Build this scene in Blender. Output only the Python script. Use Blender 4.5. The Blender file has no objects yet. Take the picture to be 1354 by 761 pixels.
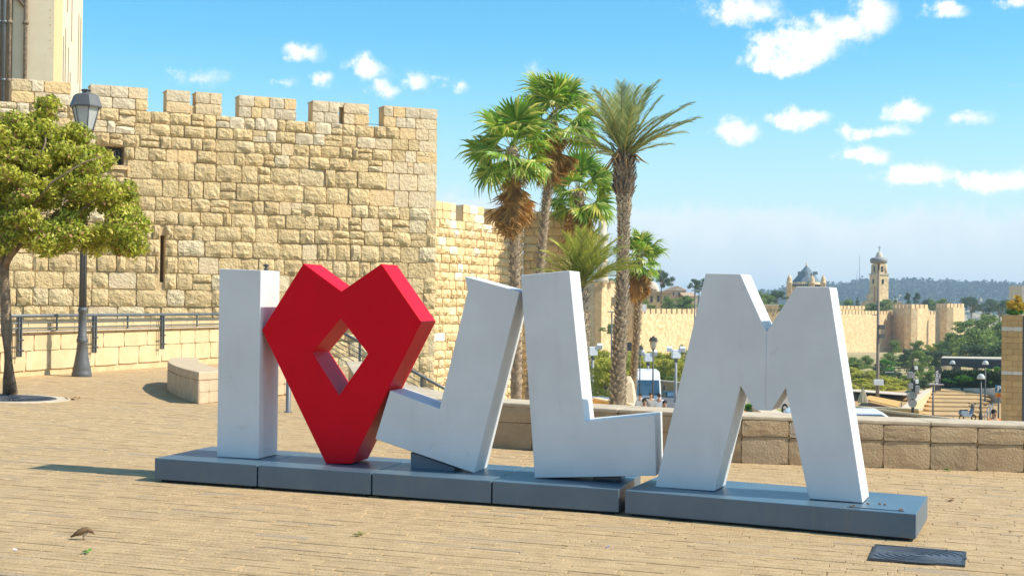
import bpy, math, random
import numpy as np
from mathutils import Vector, Matrix

S = bpy.context.scene
C = S.collection
rnd = random.Random(7)
PI = math.pi

# ------------------------------------------------------------------ camera
FPX, CX, CY = 1900.0, 677.0, 380.5
PITCH, ROLL = 19.5 / 1900, 0.0122
cam_d = bpy.data.cameras.new('camera'); cam = bpy.data.objects.new('camera', cam_d); C.objects.link(cam)
cam_d.sensor_width = 36; cam_d.lens = 36 * FPX / 1354
cam_d.clip_end = 20000; cam_d.clip_start = .1
CAMR = Matrix.Rotation(PI / 2 + PITCH, 3, 'X') @ Matrix.Rotation(ROLL, 3, 'Z')
CAMO = Vector((0, 0, 1.6))
cam.matrix_world = Matrix.Translation(CAMO) @ CAMR.to_4x4()
S.camera = cam
S.view_settings.view_transform = 'Standard'; S.view_settings.look = 'None'
S.view_settings.exposure = 0.56; S.view_settings.gamma = 1
S.render.resolution_x = 1024; S.render.resolution_y = 575

# ------------------------------------------------------------------ sun and sky
SUNEL = math.radians(45)
SH = Vector((0.985, -0.172, 0)).normalized()
SUN = Vector((SH.x * math.cos(SUNEL), SH.y * math.cos(SUNEL), math.sin(SUNEL)))
sd = bpy.data.lights.new('sun', 'SUN'); sd.energy = 4.15; sd.angle = math.radians(.5); sd.color = (1, .93, .80)
so = bpy.data.objects.new('sun', sd); C.objects.link(so)
so.rotation_euler = (-SUN).to_track_quat('-Z', 'Y').to_euler(); so.location = (20, -10, 60)


class NT:
    """tiny node-building helper"""
    def __init__(s, tree): s.t = tree; s.n = tree.nodes; s.l = tree.links
    def node(s, typ, ins=None, **kw):
        n = s.n.new(typ)
        for k, v in kw.items(): setattr(n, k, v)
        for k, v in (ins or {}).items(): s.put(n.inputs[k], v)
        return n
    def put(s, sock, v):
        if isinstance(v, bpy.types.NodeSocket): s.l.new(v, sock)
        elif isinstance(v, bpy.types.Node): s.l.new(v.outputs[0], sock)
        else:
            if hasattr(sock.default_value, '__len__') and not hasattr(v, '__len__'): v = (v,) * len(sock.default_value)
            if hasattr(v, '__len__') and len(v) == 3 and len(sock.default_value) == 4: v = (*v, 1)
            sock.default_value = v
    def m(s, op, a, b=0.0, c=None, clamp=False):
        n = s.n.new('ShaderNodeMath'); n.operation = op; n.use_clamp = clamp
        s.put(n.inputs[0], a); s.put(n.inputs[1], b)
        if c is not None: s.put(n.inputs[2], c)
        return n.outputs[0]
    def mix(s, f, a, b, typ='MIX'):
        n = s.n.new('ShaderNodeMixRGB'); n.blend_type = typ
        s.put(n.inputs[0], f); s.put(n.inputs[1], a); s.put(n.inputs[2], b); return n.outputs[0]
    def ramp(s, f, stops):
        n = s.n.new('ShaderNodeValToRGB'); s.put(n.inputs[0], f)
        e = n.color_ramp.elements
        while len(e) < len(stops): e.new(.5)
        for i, (p, c) in enumerate(stops):
            e[i].position = p; e[i].color = (*c, 1) if len(c) == 3 else c
        return n.outputs[0]
    def smooth(s, v, a, b):
        n = s.n.new('ShaderNodeMapRange'); n.interpolation_type = 'SMOOTHSTEP'
        s.put(n.inputs[0], v); n.inputs[1].default_value = a; n.inputs[2].default_value = b
        return n.outputs[0]


def ray(px, py):
    return CAMR @ Vector(((px - CX) / FPX, -(py - CY) / FPX, -1))


world = bpy.data.worlds.new('World'); S.world = world; world.use_nodes = True
w = NT(world.node_tree); w.n.clear()
sky = w.node('ShaderNodeTexSky', sky_type='NISHITA', sun_disc=False, sun_elevation=SUNEL,
             sun_rotation=math.atan2(SUN.x, SUN.y), air_density=1.0, dust_density=.6, ozone_density=2.5)
tc = w.node('ShaderNodeTexCoord')
sep = w.node('ShaderNodeSeparateXYZ', {0: tc.outputs['Generated']})
az0 = w.m('ARCTAN2', sep.outputs[0], sep.outputs[1])
el0 = w.m('ARCSINE', sep.outputs[2])
wn = w.node('ShaderNodeTexNoise', {'Vector': tc.outputs['Generated'], 'Scale': 30.0, 'Detail': 5.0, 'Roughness': .6})
wsep = w.node('ShaderNodeSeparateXYZ', {0: wn.outputs['Color']})
az = w.m('ADD', az0, w.m('MULTIPLY', w.m('SUBTRACT', wsep.outputs[0], .5), .045))
el = w.m('ADD', el0, w.m('MULTIPLY', w.m('SUBTRACT', wsep.outputs[1], .5), .022))
nz = w.node('ShaderNodeTexNoise', {'Vector': tc.outputs['Generated'], 'Scale': 22.0, 'Detail': 8.0, 'Roughness': .62}).outputs[0]
nz2 = w.node('ShaderNodeTexNoise', {'Vector': tc.outputs['Generated'], 'Scale': 60.0, 'Detail': 6.0, 'Roughness': .65}).outputs[0]
nzw = w.m('ADD', w.m('MULTIPLY', w.m('SUBTRACT', nz, .5), 1.3), w.m('MULTIPLY', w.m('SUBTRACT', nz2, .5), 1.6))
# cumulus: pixel-measured places turned into directions (x, y, half width, half height, strength)
clouds = [(985, 8, 62, 26, 1.15), (1065, 60, 70, 36, 1.25), (1045, 86, 40, 16, 1.1), (1150, 20, 36, 34, 1.25), (1110, 40, 60, 26, 1.0),
          (1250, 14, 30, 13, 1.0), (1345, 4, 30, 12, 1.1), (968, 173, 36, 19, 1.15), (1055, 158, 48, 17, 1.05), (1160, 172, 50, 12, .95),
          (1195, 148, 44, 17, 1.1), (1280, 158, 42, 11, 1.0), (1150, 205, 34, 13, 1.0), (1210, 228, 62, 17, 1.1), (1310, 238, 58, 17, 1.1),
          (262, 103, 34, 15, .62), (412, 70, 24, 14, .62), (431, 104, 14, 10, .62), (490, 90, 28, 15, .8), (553, 112, 22, 16, .72),
          (518, 120, 18, 11, .55), (385, 108, 12, 6, .45), (605, 118, 12, 9, .4), (700, 96, 26, 12, .5), (1335, 116, 30, 7, .4)]
cov = None
for (x, y, rx, ry, st) in clouds:
    d = ray(x, y).normalized(); a0 = math.atan2(d.x, d.y); e0 = math.asin(d.z)
    qa = w.m('DIVIDE', w.m('SUBTRACT', az, a0), rx / FPX); qe = w.m('DIVIDE', w.m('SUBTRACT', el, e0), ry / FPX)
    r2 = w.m('ADD', w.m('MULTIPLY', qa, qa), w.m('MULTIPLY', qe, qe))
    v = w.m('MULTIPLY', w.m('SUBTRACT', 1.0, w.m('POWER', r2, .5)), st)
    cov = v if cov is None else w.m('MAXIMUM', cov, v)
# the rest of the sky keeps the same scattered cumulus
nl = w.node('ShaderNodeTexNoise', {'Vector': tc.outputs['Generated'], 'Scale': 7.0, 'Detail': 4.0}).outputs[0]
side = w.smooth(w.m('ABSOLUTE', w.m('ADD', az, .0)), .42, .6)
wide = w.m('MULTIPLY', w.m('SUBTRACT', nl, .56), 5.0)
cov = w.m('MAXIMUM', cov, w.m('SUBTRACT', w.m('ADD', wide, w.m('MULTIPLY', side, 1.0)), 1.0))
dens = w.smooth(w.m('ADD', cov, w.m('MULTIPLY', nzw, 1.25)), -.06, .80)
# low bank of hazy cloud along the horizon
cirn = w.m('ADD', w.m('MULTIPLY', w.m('SUBTRACT', nz, .5), .05), w.m('MULTIPLY', w.m('SUBTRACT', nz2, .5), .022))
bank = w.smooth(w.m('SUBTRACT', w.m('ADD', w.m('SUBTRACT', .072, w.m('MULTIPLY', az0, .03)), cirn), el0), -.006, .010)
bankin = w.smooth(el, .085, -.01)
hs = w.node('ShaderNodeHueSaturation', {'Hue': .488, 'Saturation': 1.32, 'Value': 1.0, 'Color': sky.outputs[0]}).outputs[0]
blue = w.mix(1.0, hs, (.97, 1.30, 1.33), 'MULTIPLY')
blue = w.mix(w.m('MULTIPLY', w.smooth(el0, .19, -.02), .96), blue, (5.0, 6.2, 6.8))
bankc = w.ramp(w.m('ADD', bankin, w.m('MULTIPLY', w.m('SUBTRACT', nz, .5), 1.1)), [(0, (.96, .97, .99)), (.45, (.82, .86, .91)), (1, (.74, .80, .87))])
bankc = w.mix(1.0, bankc, (6.5, 7.2, 7.5), 'MULTIPLY')
c1 = w.mix(w.m('MULTIPLY', bank, .85), blue, bankc)
cshade = w.ramp(w.m('ADD', w.m('MULTIPLY', nz, .7), w.m('MULTIPLY', nz2, .4)), [(.3, (.78, .82, .90)), (.62, (1, .99, .985))])
cshade = w.mix(w.smooth(dens, .85, .1), cshade, (.80, .88, .96))
cshade = w.mix(1.0, cshade, (8.4, 8.5, 8.8), 'MULTIPLY')
c2 = w.mix(w.m('MULTIPLY', dens, .93), c1, cshade)
bg = w.node('ShaderNodeBackground', {'Color': c2, 'Strength': .1})
wo = w.node('ShaderNodeOutputWorld', {'Surface': bg.outputs[0]})

# ------------------------------------------------------------------ projection helpers
KSL = 0.0242                                     # the plaza falls gently to the right


def pz(x): return -KSL * x
def gp(px, py, h=0.0):                           # pixel -> point on the plaza (or h above it)
    d = ray(px, py); t = (h - CAMO.z - KSL * CAMO.x) / (d.z + KSL * d.x); return CAMO + d * t
def at(px, py, Y):                               # pixel -> point at distance Y
    d = ray(px, py); return CAMO + d * (Y / d.y)
def onplane(px, py, P, n):
    d = ray(px, py); t = (P - CAMO).dot(n) / d.dot(n); return CAMO + d * t
def hor(px): return 400 + ROLL * (px - CX)
def zt(x, Y):                                    # terrain height
    if x > 26 and 88 < Y < 182: return -9.0
    pts = [(-60, -1.0), (15, -1.5), (22, -2.3), (40, -3.1), (75, -4.9), (140, -8.2), (200, -9.2), (330, -9.6), (430, -11.6), (560, -5),
           (800, -12), (1500, -26), (2000, -8)]
    if Y <= 2000:
        return float(np.interp(Y, [p[0] for p in pts], [p[1] for p in pts]))
    u = CX + FPX * x / Y
    ry = float(np.interp(u, [700, 900, 1000, 1035, 1107, 1140, 1200, 1300, 1354, 1500, 1900], [408, 404, 396, 389, 384, 379, 379, 382, 384, 388, 405]))
    top = 1.6 + (hor(u) - ry) * 2600 / FPX
    if Y < 2600: return -8 + (top + 8) * (math.sin((Y - 2000) / 600 * PI / 2))
    return top * max(0, 1 - (Y - 2600) / 1500) - 30 * min(1, (Y - 2600) / 1500)


# ------------------------------------------------------------------ materials
MAT = {}


def mat(name, c1, c2, scale=4., rough=.8, bump=.0, bscale=20., var=0., tint=None, tintp=.0, metal=0., spec=.4, transl=0., stretch=(1, 1, 1), dirt=None, bdist=.01, detail=6., speck=None, streak=None):
    m = bpy.data.materials.new(name); m.use_nodes = True
    t = NT(m.node_tree); t.n.clear()
    g = t.node('ShaderNodeNewGeometry'); oi = t.node('ShaderNodeObjectInfo')
    pos = t.node('ShaderNodeVectorMath', {0: g.outputs['Position'], 1: stretch}, operation='MULTIPLY').outputs[0]
    n1 = t.node('ShaderNodeTexNoise', {'Vector': pos, 'Scale': scale, 'Detail': detail, 'Roughness': .6}).outputs[0]
    f = t.smooth(n1, .3, .7)
    col = t.mix(f, c1, c2)
    if var or tint:
        r = t.m('FRACT', t.m('ADD', oi.outputs['Random'], g.outputs['Random Per Island']))
        if var:
            br = t.m('ADD', 1 - var, t.m('MULTIPLY', r, 2 * var))
            col = t.mix(1.0, col, t.node('ShaderNodeCombineXYZ', {0: br, 1: br, 2: br}).outputs[0], 'MULTIPLY')
        if tint:
            r2 = t.m('FRACT', t.m('MULTIPLY', r, 7.31))
            col = t.mix(t.m('MULTIPLY', t.smooth(r2, 1 - tintp, 1.02), 1.0), col, tint)
    if dirt:
        dc, dscale, lo, hi, amt = dirt
        n3 = t.node('ShaderNodeTexNoise', {'Vector': pos, 'Scale': dscale, 'Detail': 9.0, 'Roughness': .7}).outputs[0]
        col = t.mix(t.m('MULTIPLY', t.smooth(n3, lo, hi), amt), col, dc)
    if speck:
        sc_, lo, hi, sc2, amt = speck
        n4 = t.node('ShaderNodeTexNoise', {'Vector': pos, 'Scale': sc2, 'Detail': 5.0, 'Roughness': .75}).outputs[0]
        col = t.mix(t.m('MULTIPLY', t.smooth(n4, lo, hi), amt), col, sc_)
    if streak:
        sc_, lo, hi, sc2, amt = streak
        p2 = t.node('ShaderNodeVectorMath', {0: g.outputs['Position'], 1: (1, 1, .07)}, operation='MULTIPLY').outputs[0]
        n5 = t.node('ShaderNodeTexNoise', {'Vector': p2, 'Scale': sc2, 'Detail': 6.0, 'Roughness': .6}).outputs[0]
        n6 = t.node('ShaderNodeTexNoise', {'Vector': pos, 'Scale': sc2 * .25, 'Detail': 3.0}).outputs[0]
        col = t.mix(t.m('MULTIPLY', t.m('MULTIPLY', t.smooth(n5, lo, hi), t.smooth(n6, .42, .62)), amt), col, sc_)
    b = t.node('ShaderNodeBsdfPrincipled', {'Base Color': col, 'Roughness': rough, 'Metallic': metal, 'Specular IOR Level': spec})
    if bump:
        n2 = t.node('ShaderNodeTexNoise', {'Vector': pos, 'Scale': bscale, 'Detail': 7.0, 'Roughness': .65}).outputs[0]
        bn = t.node('ShaderNodeBump', {'Height': n2, 'Strength': bump, 'Distance': bdist})
        t.l.new(bn.outputs[0], b.inputs['Normal'])
    out = t.node('ShaderNodeOutputMaterial')
    if transl:
        tr = t.node('ShaderNodeBsdfTranslucent', {'Color': col})
        mx = t.node('ShaderNodeMixShader', {0: transl, 1: b.outputs[0], 2: tr.outputs[0]})
        t.l.new(mx.outputs[0], out.inputs[0])
    else:
        t.l.new(b.outputs[0], out.inputs[0])
    MAT[name] = m
    return m


mat('white_paint', (.71, .705, .69), (.65, .645, .63), 2.2, rough=.45, bump=.06, bscale=9, dirt=((.36, .32, .25), 7.0, .60, .80, .5), spec=.3, speck=((.30, .27, .22), .69, .78, 34., .5), streak=((.50, .47, .41), .52, .80, 9., .28))
mat('red_paint', (.70, .0008, .012), (.63, .0008, .011), 2.0, rough=.38, bump=.05, bscale=7, spec=.10, dirt=((.36, .003, .010), 5.5, .58, .8, .45), streak=((.42, .004, .012), .50, .75, 7., .4))
mat('pedestal_paint', (.068, .12, .165), (.088, .145, .19), 2.5, rough=.36, bump=.05, bscale=14, dirt=((.22, .21, .19), 5., .58, .8, .4), spec=.7, speck=((.26, .20, .13), .66, .76, 22., .5), streak=((.12, .15, .16), .48, .7, 12., .5))
mat('black_gap', (.01, .01, .01), (.02, .02, .018), 8)
mat('paver', (.60, .415, .215), (.49, .33, .165), 7., rough=.88, bump=1.0, bscale=55, var=.05, tint=(.44, .33, .21), tintp=.10, dirt=((.25, .19, .13), 1.1, .53, .80, .55), bdist=.018, speck=((.33, .235, .14), .52, .68, 38., .5))
mat('paving_joint', (.44, .31, .17), (.30, .21, .115), 9, rough=.9, bump=.5, bscale=50)
mat('stone_gold', (.85, .635, .34), (.74, .52, .25), 2.2, rough=.9, bump=1.0, bscale=8, var=.10, tint=(.82, .66, .41), tintp=.16, dirt=((.46, .235, .065), 1.5, .58, .82, .6), bdist=.16, speck=((.50, .33, .15), .60, .72, 7., .4))
mat('stone_pale', (.82, .65, .42), (.74, .55, .32), 3.0, rough=.9, bump=.9, bscale=9, var=.07, tint=(.84, .57, .28), tintp=.5, dirt=((.46, .35, .22), 4, .57, .78, .45), bdist=.08)
mat('stone_grey', (.76, .62, .42), (.66, .52, .34), 3.2, rough=.92, bump=.9, bscale=8, var=.12, tint=(.80, .56, .27), tintp=.35, dirt=((.25, .21, .16), 4, .57, .76, .6), bdist=.07)
mat('mortar', (.72, .53, .29), (.60, .43, .22), 3, rough=.95, bump=.7, bscale=12, bdist=.04)
mat('stone_lit', (.80, .60, .33), (.66, .46, .22), 2.6, rough=.9, bump=.7, bscale=5, var=.08, tint=(.86, .78, .62), tintp=.25, dirt=((.45, .25, .08), 1.5, .62, .8, .5), bdist=.07)
mat('limestone_clad', (.72, .54, .31), (.63, .455, .24), 2.2, rough=.85, bump=.35, bscale=40, var=.06, dirt=((.76, .50, .10), 3, .60, .76, .5))
mat('cap_stone', (.66, .55, .40), (.56, .46, .33), 3, rough=.85, bump=.3, bscale=40, var=.05)
mat('seat_stone', (.55, .40, .235), (.46, .32, .18), 4, rough=.95, bump=1.0, bscale=40, var=.09, tint=(.50, .40, .29), tintp=.3, dirt=((.30, .20, .12), 5, .56, .75, .45), bdist=.03)
mat('seat_cap', (.58, .47, .33), (.45, .36, .25), 5, rough=.9, bump=.5, bscale=40, var=.06)
mat('bench_stone', (.62, .47, .30), (.52, .39, .25), 5, rough=.9, bump=.5, bscale=50, var=.05)
mat('dark_iron', (.055, .06, .062), (.075, .078, .078), 8, rough=.5, metal=.3, bump=.1, bscale=30)
mat('lamp_grey', (.115, .12, .12), (.14, .142, .14), 6, rough=.55, metal=.2)
mat('rail_grey', (.13, .145, .15), (.17, .18, .185), 5, rough=.45, metal=.25)
mat('lamp_glass', (.62, .64, .62), (.72, .74, .70), 4, rough=.25, spec=.5, transl=.35)
mat('iron_cover', (.085, .095, .11), (.13, .14, .155), 9, rough=.5, metal=.35, bump=.3, bscale=50, dirt=((.55, .56, .58), 5, .64, .74, .8))
mat('bark', (.32, .235, .155), (.18, .13, .085), 12, rough=.95, bump=.9, bscale=30, bdist=.02)
mat('palm_bark', (.36, .27, .18), (.17, .12, .08), 7, rough=.95, bump=.8, bscale=20, var=.25, bdist=.03)
mat('palm_stub', (.60, .50, .36), (.40, .30, .20), 5, rough=.95, var=.3)
mat('leaf_olive', (.50, .50, .05), (.30, .37, .035), 1.6, rough=.6, var=.5, tint=(.80, .70, .15), tintp=.4, transl=.4)
mat('leaf_pink', (.42, .20, .12), (.5, .27, .14), 3, rough=.6, var=.3, transl=.3)
mat('palm_green', (.19, .36, .035), (.30, .43, .05), 1.2, rough=.42, var=.45, tint=(.80, .72, .16), tintp=.42, transl=.4, spec=.5)
mat('palm_dead', (.58, .34, .11), (.42, .23, .07), 2., rough=.85, var=.35, transl=.25)
mat('petiole', (.50, .40, .12), (.36, .34, .08), 3, rough=.6)
mat('date_green', (.26, .32, .11), (.36, .41, .15), 1.5, rough=.5, var=.4, tint=(.62, .58, .24), tintp=.3, transl=.3)
mat('date_yellow', (.38, .45, .06), (.48, .50, .08), 1.5, rough=.5, var=.35, tint=(.75, .68, .18), tintp=.35, transl=.35)
mat('tree_green', (.15, .235, .05), (.24, .32, .06), .5, rough=.7, var=.45, tint=(.42, .45, .10), tintp=.25, transl=.3)
mat('tree_yellow', (.52, .50, .06), (.40, .42, .055), .5, rough=.7, var=.35, tint=(.68, .58, .09), tintp=.3, transl=.35)
mat('tree_dark', (.07, .115, .05), (.105, .155, .055), .4, rough=.75, var=.4, tint=(.24, .28, .08), tintp=.2, transl=.2)
mat('hedge_dark', (.035, .07, .014), (.022, .045, .01), 2, rough=.7, var=.5, tint=(.12, .24, .03), tintp=.10, transl=.1)
mat('hedge_bright', (.11, .30, .02), (.08, .22, .02), 2, rough=.7, var=.3, transl=.2)
mat('hill_green', (.025, .05, .03), (.055, .075, .045), .02, rough=.95, var=.4)
mat('terrain_mat', (.46, .335, .165), (.33, .27, .10), .09, rough=.95, bump=.5, bscale=1.0, bdist=.2, dirt=((.56, .43, .25), .03, .5, .62, .7))
mat('grass_mat', (.20, .27, .035), (.30, .30, .05), 1.0, rough=.9, var=.3, transl=.2)
mat('asphalt', (.10, .10, .105), (.13, .128, .125), 2, rough=.9)
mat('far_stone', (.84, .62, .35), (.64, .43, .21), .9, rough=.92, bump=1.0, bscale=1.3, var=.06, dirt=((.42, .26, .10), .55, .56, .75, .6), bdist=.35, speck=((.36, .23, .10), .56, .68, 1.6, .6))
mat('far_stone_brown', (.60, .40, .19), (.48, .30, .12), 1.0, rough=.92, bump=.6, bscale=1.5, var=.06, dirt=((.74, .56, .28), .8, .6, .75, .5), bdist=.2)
mat('tower_stone', (.76, .565, .335), (.66, .47, .25), 1.6, rough=.85, bump=.3, bscale=9, var=.10, tint=(.76, .54, .26), tintp=.25)
mat('tower_plaster', (.80, .67, .47), (.74, .60, .40), .8, rough=.85)
mat('window_dark', (.02, .022, .025), (.035, .038, .04), 3, rough=.3)
mat('window_slot', (.34, .25, .15), (.28, .20, .12), 3, rough=.5)
mat('roof_blue', (.13, .175, .20), (.17, .215, .24), .5, rough=.75)
mat('dome_pale', (.60, .52, .40), (.52, .45, .33), .6, rough=.8)
mat('roof_tan', (.55, .38, .24), (.47, .32, .20), .6, rough=.85)
mat('white_plastic', (.80, .81, .82), (.72, .73, .74), 4, rough=.45)
mat('box_grey', (.30, .30, .29), (.25, .25, .245), 5, rough=.55)
mat('car_white', (.80, .81, .83), (.77, .78, .80), 2, rough=.18, spec=.6)
mat('car_black', (.018, .022, .03), (.025, .03, .038), 2, rough=.15, spec=.6)
mat('car_blue', (.16, .21, .27), (.19, .24, .3), 2, rough=.2, spec=.6)
mat('car_glass', (.04, .09, .14), (.09, .17, .24), .8, rough=.08, spec=.7)
mat('tyre', (.02, .02, .02), (.03, .03, .03), 9, rough=.9)
mat('light_red', (.55, .01, .012), (.6, .02, .015), 5, rough=.25)
mat('plate_yellow', (.75, .48, .03), (.75, .5, .04), 5, rough=.5)
mat('skin', (.52, .30, .19), (.48, .27, .17), 9, rough=.6)
mat('hair_dark', (.025, .018, .014), (.035, .025, .02), 20, rough=.8)
mat('mast_brown', (.27, .21, .155), (.22, .17, .125), 2, rough=.7)
mat('seam_grey', (.58, .58, .57), (.52, .52, .51), 6, rough=.6)
mat('cloth_black', (.016, .018, .022), (.024, .026, .03), 9, rough=.9)
mat('cloth_white', (.78, .79, .82), (.70, .71, .74), 6, rough=.9)
mat('cloth_grey', (.42, .39, .36), (.34, .32, .30), 6, rough=.9)
mat('cloth_orange', (.72, .32, .04), (.65, .05, .03), 6, rough=.9)
mat('denim', (.08, .11, .17), (.06, .09, .14), 9, rough=.9)
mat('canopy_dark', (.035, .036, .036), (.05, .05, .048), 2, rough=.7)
mat('white_wall', (.70, .62, .50), (.62, .54, .43), 1, rough=.85)
mat('clad_brown', (.58, .375, .165), (.46, .29, .12), 1.2, rough=.9, bump=.5, bscale=30, var=.12, dirt=((.36, .22, .10), 3, .58, .78, .35))
mat('band_pale', (.66, .60, .50), (.60, .54, .45), 2, rough=.9)
mat('parasol_cloth', (.66, .57, .44), (.58, .49, .37), 3, rough=.9)
mat('shade_mesh', (.62, .38, .11), (.52, .30, .08), 3, rough=.9)
mat('sign_blue', (.06, .26, .50), (.07, .28, .52), 2, rough=.4)
mat('sign_orange', (.62, .27, .05), (.6, .27, .05), 2, rough=.5)
mat('sign_white', (.85, .85, .85), (.85, .85, .85), 2, rough=.5)
mat('flower_mix', (.62, .46, .04), (.50, .36, .04), 6, rough=.8, var=.2, tint=(.7, .04, .05), tintp=.12, transl=.2)
mat('bird_brown', (.26, .15, .07), (.12, .075, .04), 60, rough=.9)
mat('bird_pale', (.55, .50, .42), (.5, .45, .38), 30, rough=.9)
mat('paper_blue', (.05, .22, .6), (.05, .22, .6), 2)
mat('leaf_litter', (.16, .24, .03), (.30, .24, .05), 30, rough=.8, var=.3)
mat('rust_leaf', (.28, .12, .03), (.2, .09, .03), 30, rough=.9)

# ------------------------------------------------------------------ mesh helpers
WM = {}                                           # world matrices of parents


def mesh_of(verts, faces, mats, smooth=False, fm=None):
    me = bpy.data.meshes.new('mesh')
    me.from_pydata([tuple(v) for v in verts], [], [tuple(f) for f in faces])
    for m in (mats if isinstance(mats, (list, tuple)) else [mats]): me.materials.append(MAT[m])
    if fm is not None: me.polygons.foreach_set('material_index', fm)
    if smooth: me.polygons.foreach_set('use_smooth', [True] * len(me.polygons))
    me.update()
    return me


def link(name, data, parent=None, mw=None):
    o = bpy.data.objects.new(name, data); C.objects.link(o)
    mw = mw if mw is not None else Matrix.Identity(4)
    if parent is not None:
        o.parent = parent; o.matrix_basis = WM[parent.name].inverted() @ mw
    else: o.matrix_basis = mw
    WM[o.name] = mw
    return o


def tag(o, label=None, cat=None, group=None, kind=None):
    if label: o['label'] = label
    if cat: o['category'] = cat
    if group: o['group'] = group
    if kind: o['kind'] = kind
    return o


def thing(name, label, cat, loc=(0, 0, 0), rz=0., group=None):
    mw = Matrix.Translation(Vector(loc)) @ Matrix.Rotation(rz, 4, 'Z')
    o = link(name, None, None, mw); o.empty_display_size = .2
    return tag(o, label, cat, group)


class MB:
    """collects shapes into one mesh (verts in the parent's local space unless told otherwise)"""
    def __init__(s): s.v = []; s.f = []; s.m = []; s.sm = []
    def add(s, vs, fs, mi=0, sm=False):
        b = len(s.v); s.v += [Vector(v) for v in vs]; s.f += [tuple(b + i for i in f) for f in fs]
        s.m += [mi] * len(fs); s.sm += [sm] * len(fs); return s
    def box(s, c, d, M=None, mi=0, bev=0.):
        x, y, z = d[0] / 2, d[1] / 2, d[2] / 2; c = Vector(c)
        if bev > 0:
            b = min(bev, x * .9, y * .9, z * .9); vs = []
            for sx in (-1, 1):
                for sy in (-1, 1):
                    for sz in (-1, 1):
                        vs += [(sx * (x - b), sy * (y - b), sz * z), (sx * (x - b), sy * y, sz * (z - b)), (sx * x, sy * (y - b), sz * (z - b))]
            import bmesh
            bm = bmesh.new(); bvs = [bm.verts.new(v) for v in vs]
            r = bmesh.ops.convex_hull(bm, input=bvs); bm.verts.index_update()
            bmesh.ops.dissolve_limit(bm, angle_limit=.01, verts=bm.verts, edges=bm.edges); bm.verts.index_update()
            vs = [v.co.copy() for v in bm.verts]; fs = [[v.index for v in f.verts] for f in bm.faces]; bm.free()
        else:
            vs = [(-x, -y, -z), (x, -y, -z), (x, y, -z), (-x, y, -z), (-x, -y, z), (x, -y, z), (x, y, z), (-x, y, z)]
            fs = [(0, 3, 2, 1), (4, 5, 6, 7), (0, 1, 5, 4), (1, 2, 6, 5), (2, 3, 7, 6), (3, 0, 4, 7)]
        vs = [(M @ Vector(v) if M is not None else Vector(v)) + c for v in vs]
        return s.add(vs, fs, mi)
    def tube(s, pts, rad, n=8, mi=0, cap=True, sm=True):
        pts = [Vector(p) for p in pts]; rs = rad if hasattr(rad, '__len__') else [rad] * len(pts)
        vs = []; fs = []
        up = Vector((0, 0, 1))
        for i, p in enumerate(pts):
            t = (pts[min(i + 1, len(pts) - 1)] - pts[max(i - 1, 0)]).normalized()
            a = up.cross(t) if abs(t.z) < .95 else Vector((1, 0, 0)).cross(t)
            a.normalize(); b = t.cross(a)
            for k in range(n):
                th = 2 * PI * k / n; vs.append(p + (a * math.cos(th) + b * math.sin(th)) * rs[i])
        for i in range(len(pts) - 1):
            for k in range(n):
                k2 = (k + 1) % n; fs.append((i * n + k, i * n + k2, (i + 1) * n + k2, (i + 1) * n + k))
        s.add(vs, fs, mi, sm)
        if cap:
            b = len(s.v) - len(vs)
            s.f += [tuple(b + k for k in reversed(range(n))), tuple(b + (len(pts) - 1) * n + k for k in range(n))]
            s.m += [mi, mi]; s.sm += [False, False]
        return s
    def lathe(s, prof, c=(0, 0, 0), n=16, mi=0, sm=True, rot=0.):
        c = Vector(c); vs = []; fs = []
        for r, z in prof:
            for k in range(n):
                th = 2 * PI * k / n + rot; vs.append(c + Vector((r * math.cos(th), r * math.sin(th), z)))
        for i in range(len(prof) - 1):
            for k in range(n):
                k2 = (k + 1) % n; fs.append((i * n + k, i * n + k2, (i + 1) * n + k2, (i + 1) * n + k))
        fs.append(tuple(reversed(range(n)))); fs.append(tuple((len(prof) - 1) * n + k for k in range(n)))
        return s.add(vs, fs, mi, sm)
    def prism(s, poly, d, mi=0):                 # poly: 3-D points (planar), d: extrusion vector
        n = len(poly); d = Vector(d); vs = [Vector(p) for p in poly] + [Vector(p) + d for p in poly]
        nrm = Vector((0, 0, 0))
        for i in range(n): nrm += vs[i].cross(vs[(i + 1) % n])
        fl = nrm.dot(d) > 0
        f0 = tuple(range(n)); f1 = tuple(range(n, 2 * n))
        fs = [tuple(reversed(f0)) if fl else f0, f1 if fl else tuple(reversed(f1))]
        for i in range(n):
            j = (i + 1) % n; q = (i, j, j + n, i + n); fs.append(q if fl else tuple(reversed(q)))
        return s.add(vs, fs, mi)
    def mesh(s, mats):
        me = mesh_of(s.v, s.f, mats, False, s.m)
        me.polygons.foreach_set('use_smooth', s.sm); return me
    def put(s, name, mats, parent=None, mw=None, world=False):
        """local space by default; world=True: verts are world coordinates"""
        if parent is not None and mw is None and not world: mw = WM[parent.name].copy()
        return link(name, s.mesh(mats), parent, mw)


def bevel(o, w_=.01, seg=2):
    m = o.modifiers.new('bevel', 'BEVEL'); m.width = w_; m.segments = seg; m.limit_method = 'ANGLE'; m.angle_limit = .5
    return o


def frame(P, ex, up=Vector((0, 0, 1)), sc=(1, 1, 1)):
    ex = Vector(ex).normalized(); ey = up.cross(ex).normalized(); ez = ex.cross(ey)
    M = Matrix((ex * sc[0], ey * sc[1], ez * sc[2])).transposed().to_4x4(); M.translation = Vector(P); return M


def clone(o, mw, parent=None, name=None):
    """copy a thing with its parts and sub-parts, placed at mw"""
    c = o.copy(); C.objects.link(c)
    if parent is None:
        c.matrix_basis = mw
    else: c.parent = parent
    WM[c.name] = mw
    for ch in [k for k in o.children]: 
        g = ch.copy(); C.objects.link(g); g.parent = c
        for k2 in ch.children:
            h = k2.copy(); C.objects.link(h); h.parent = g
    return c

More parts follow.
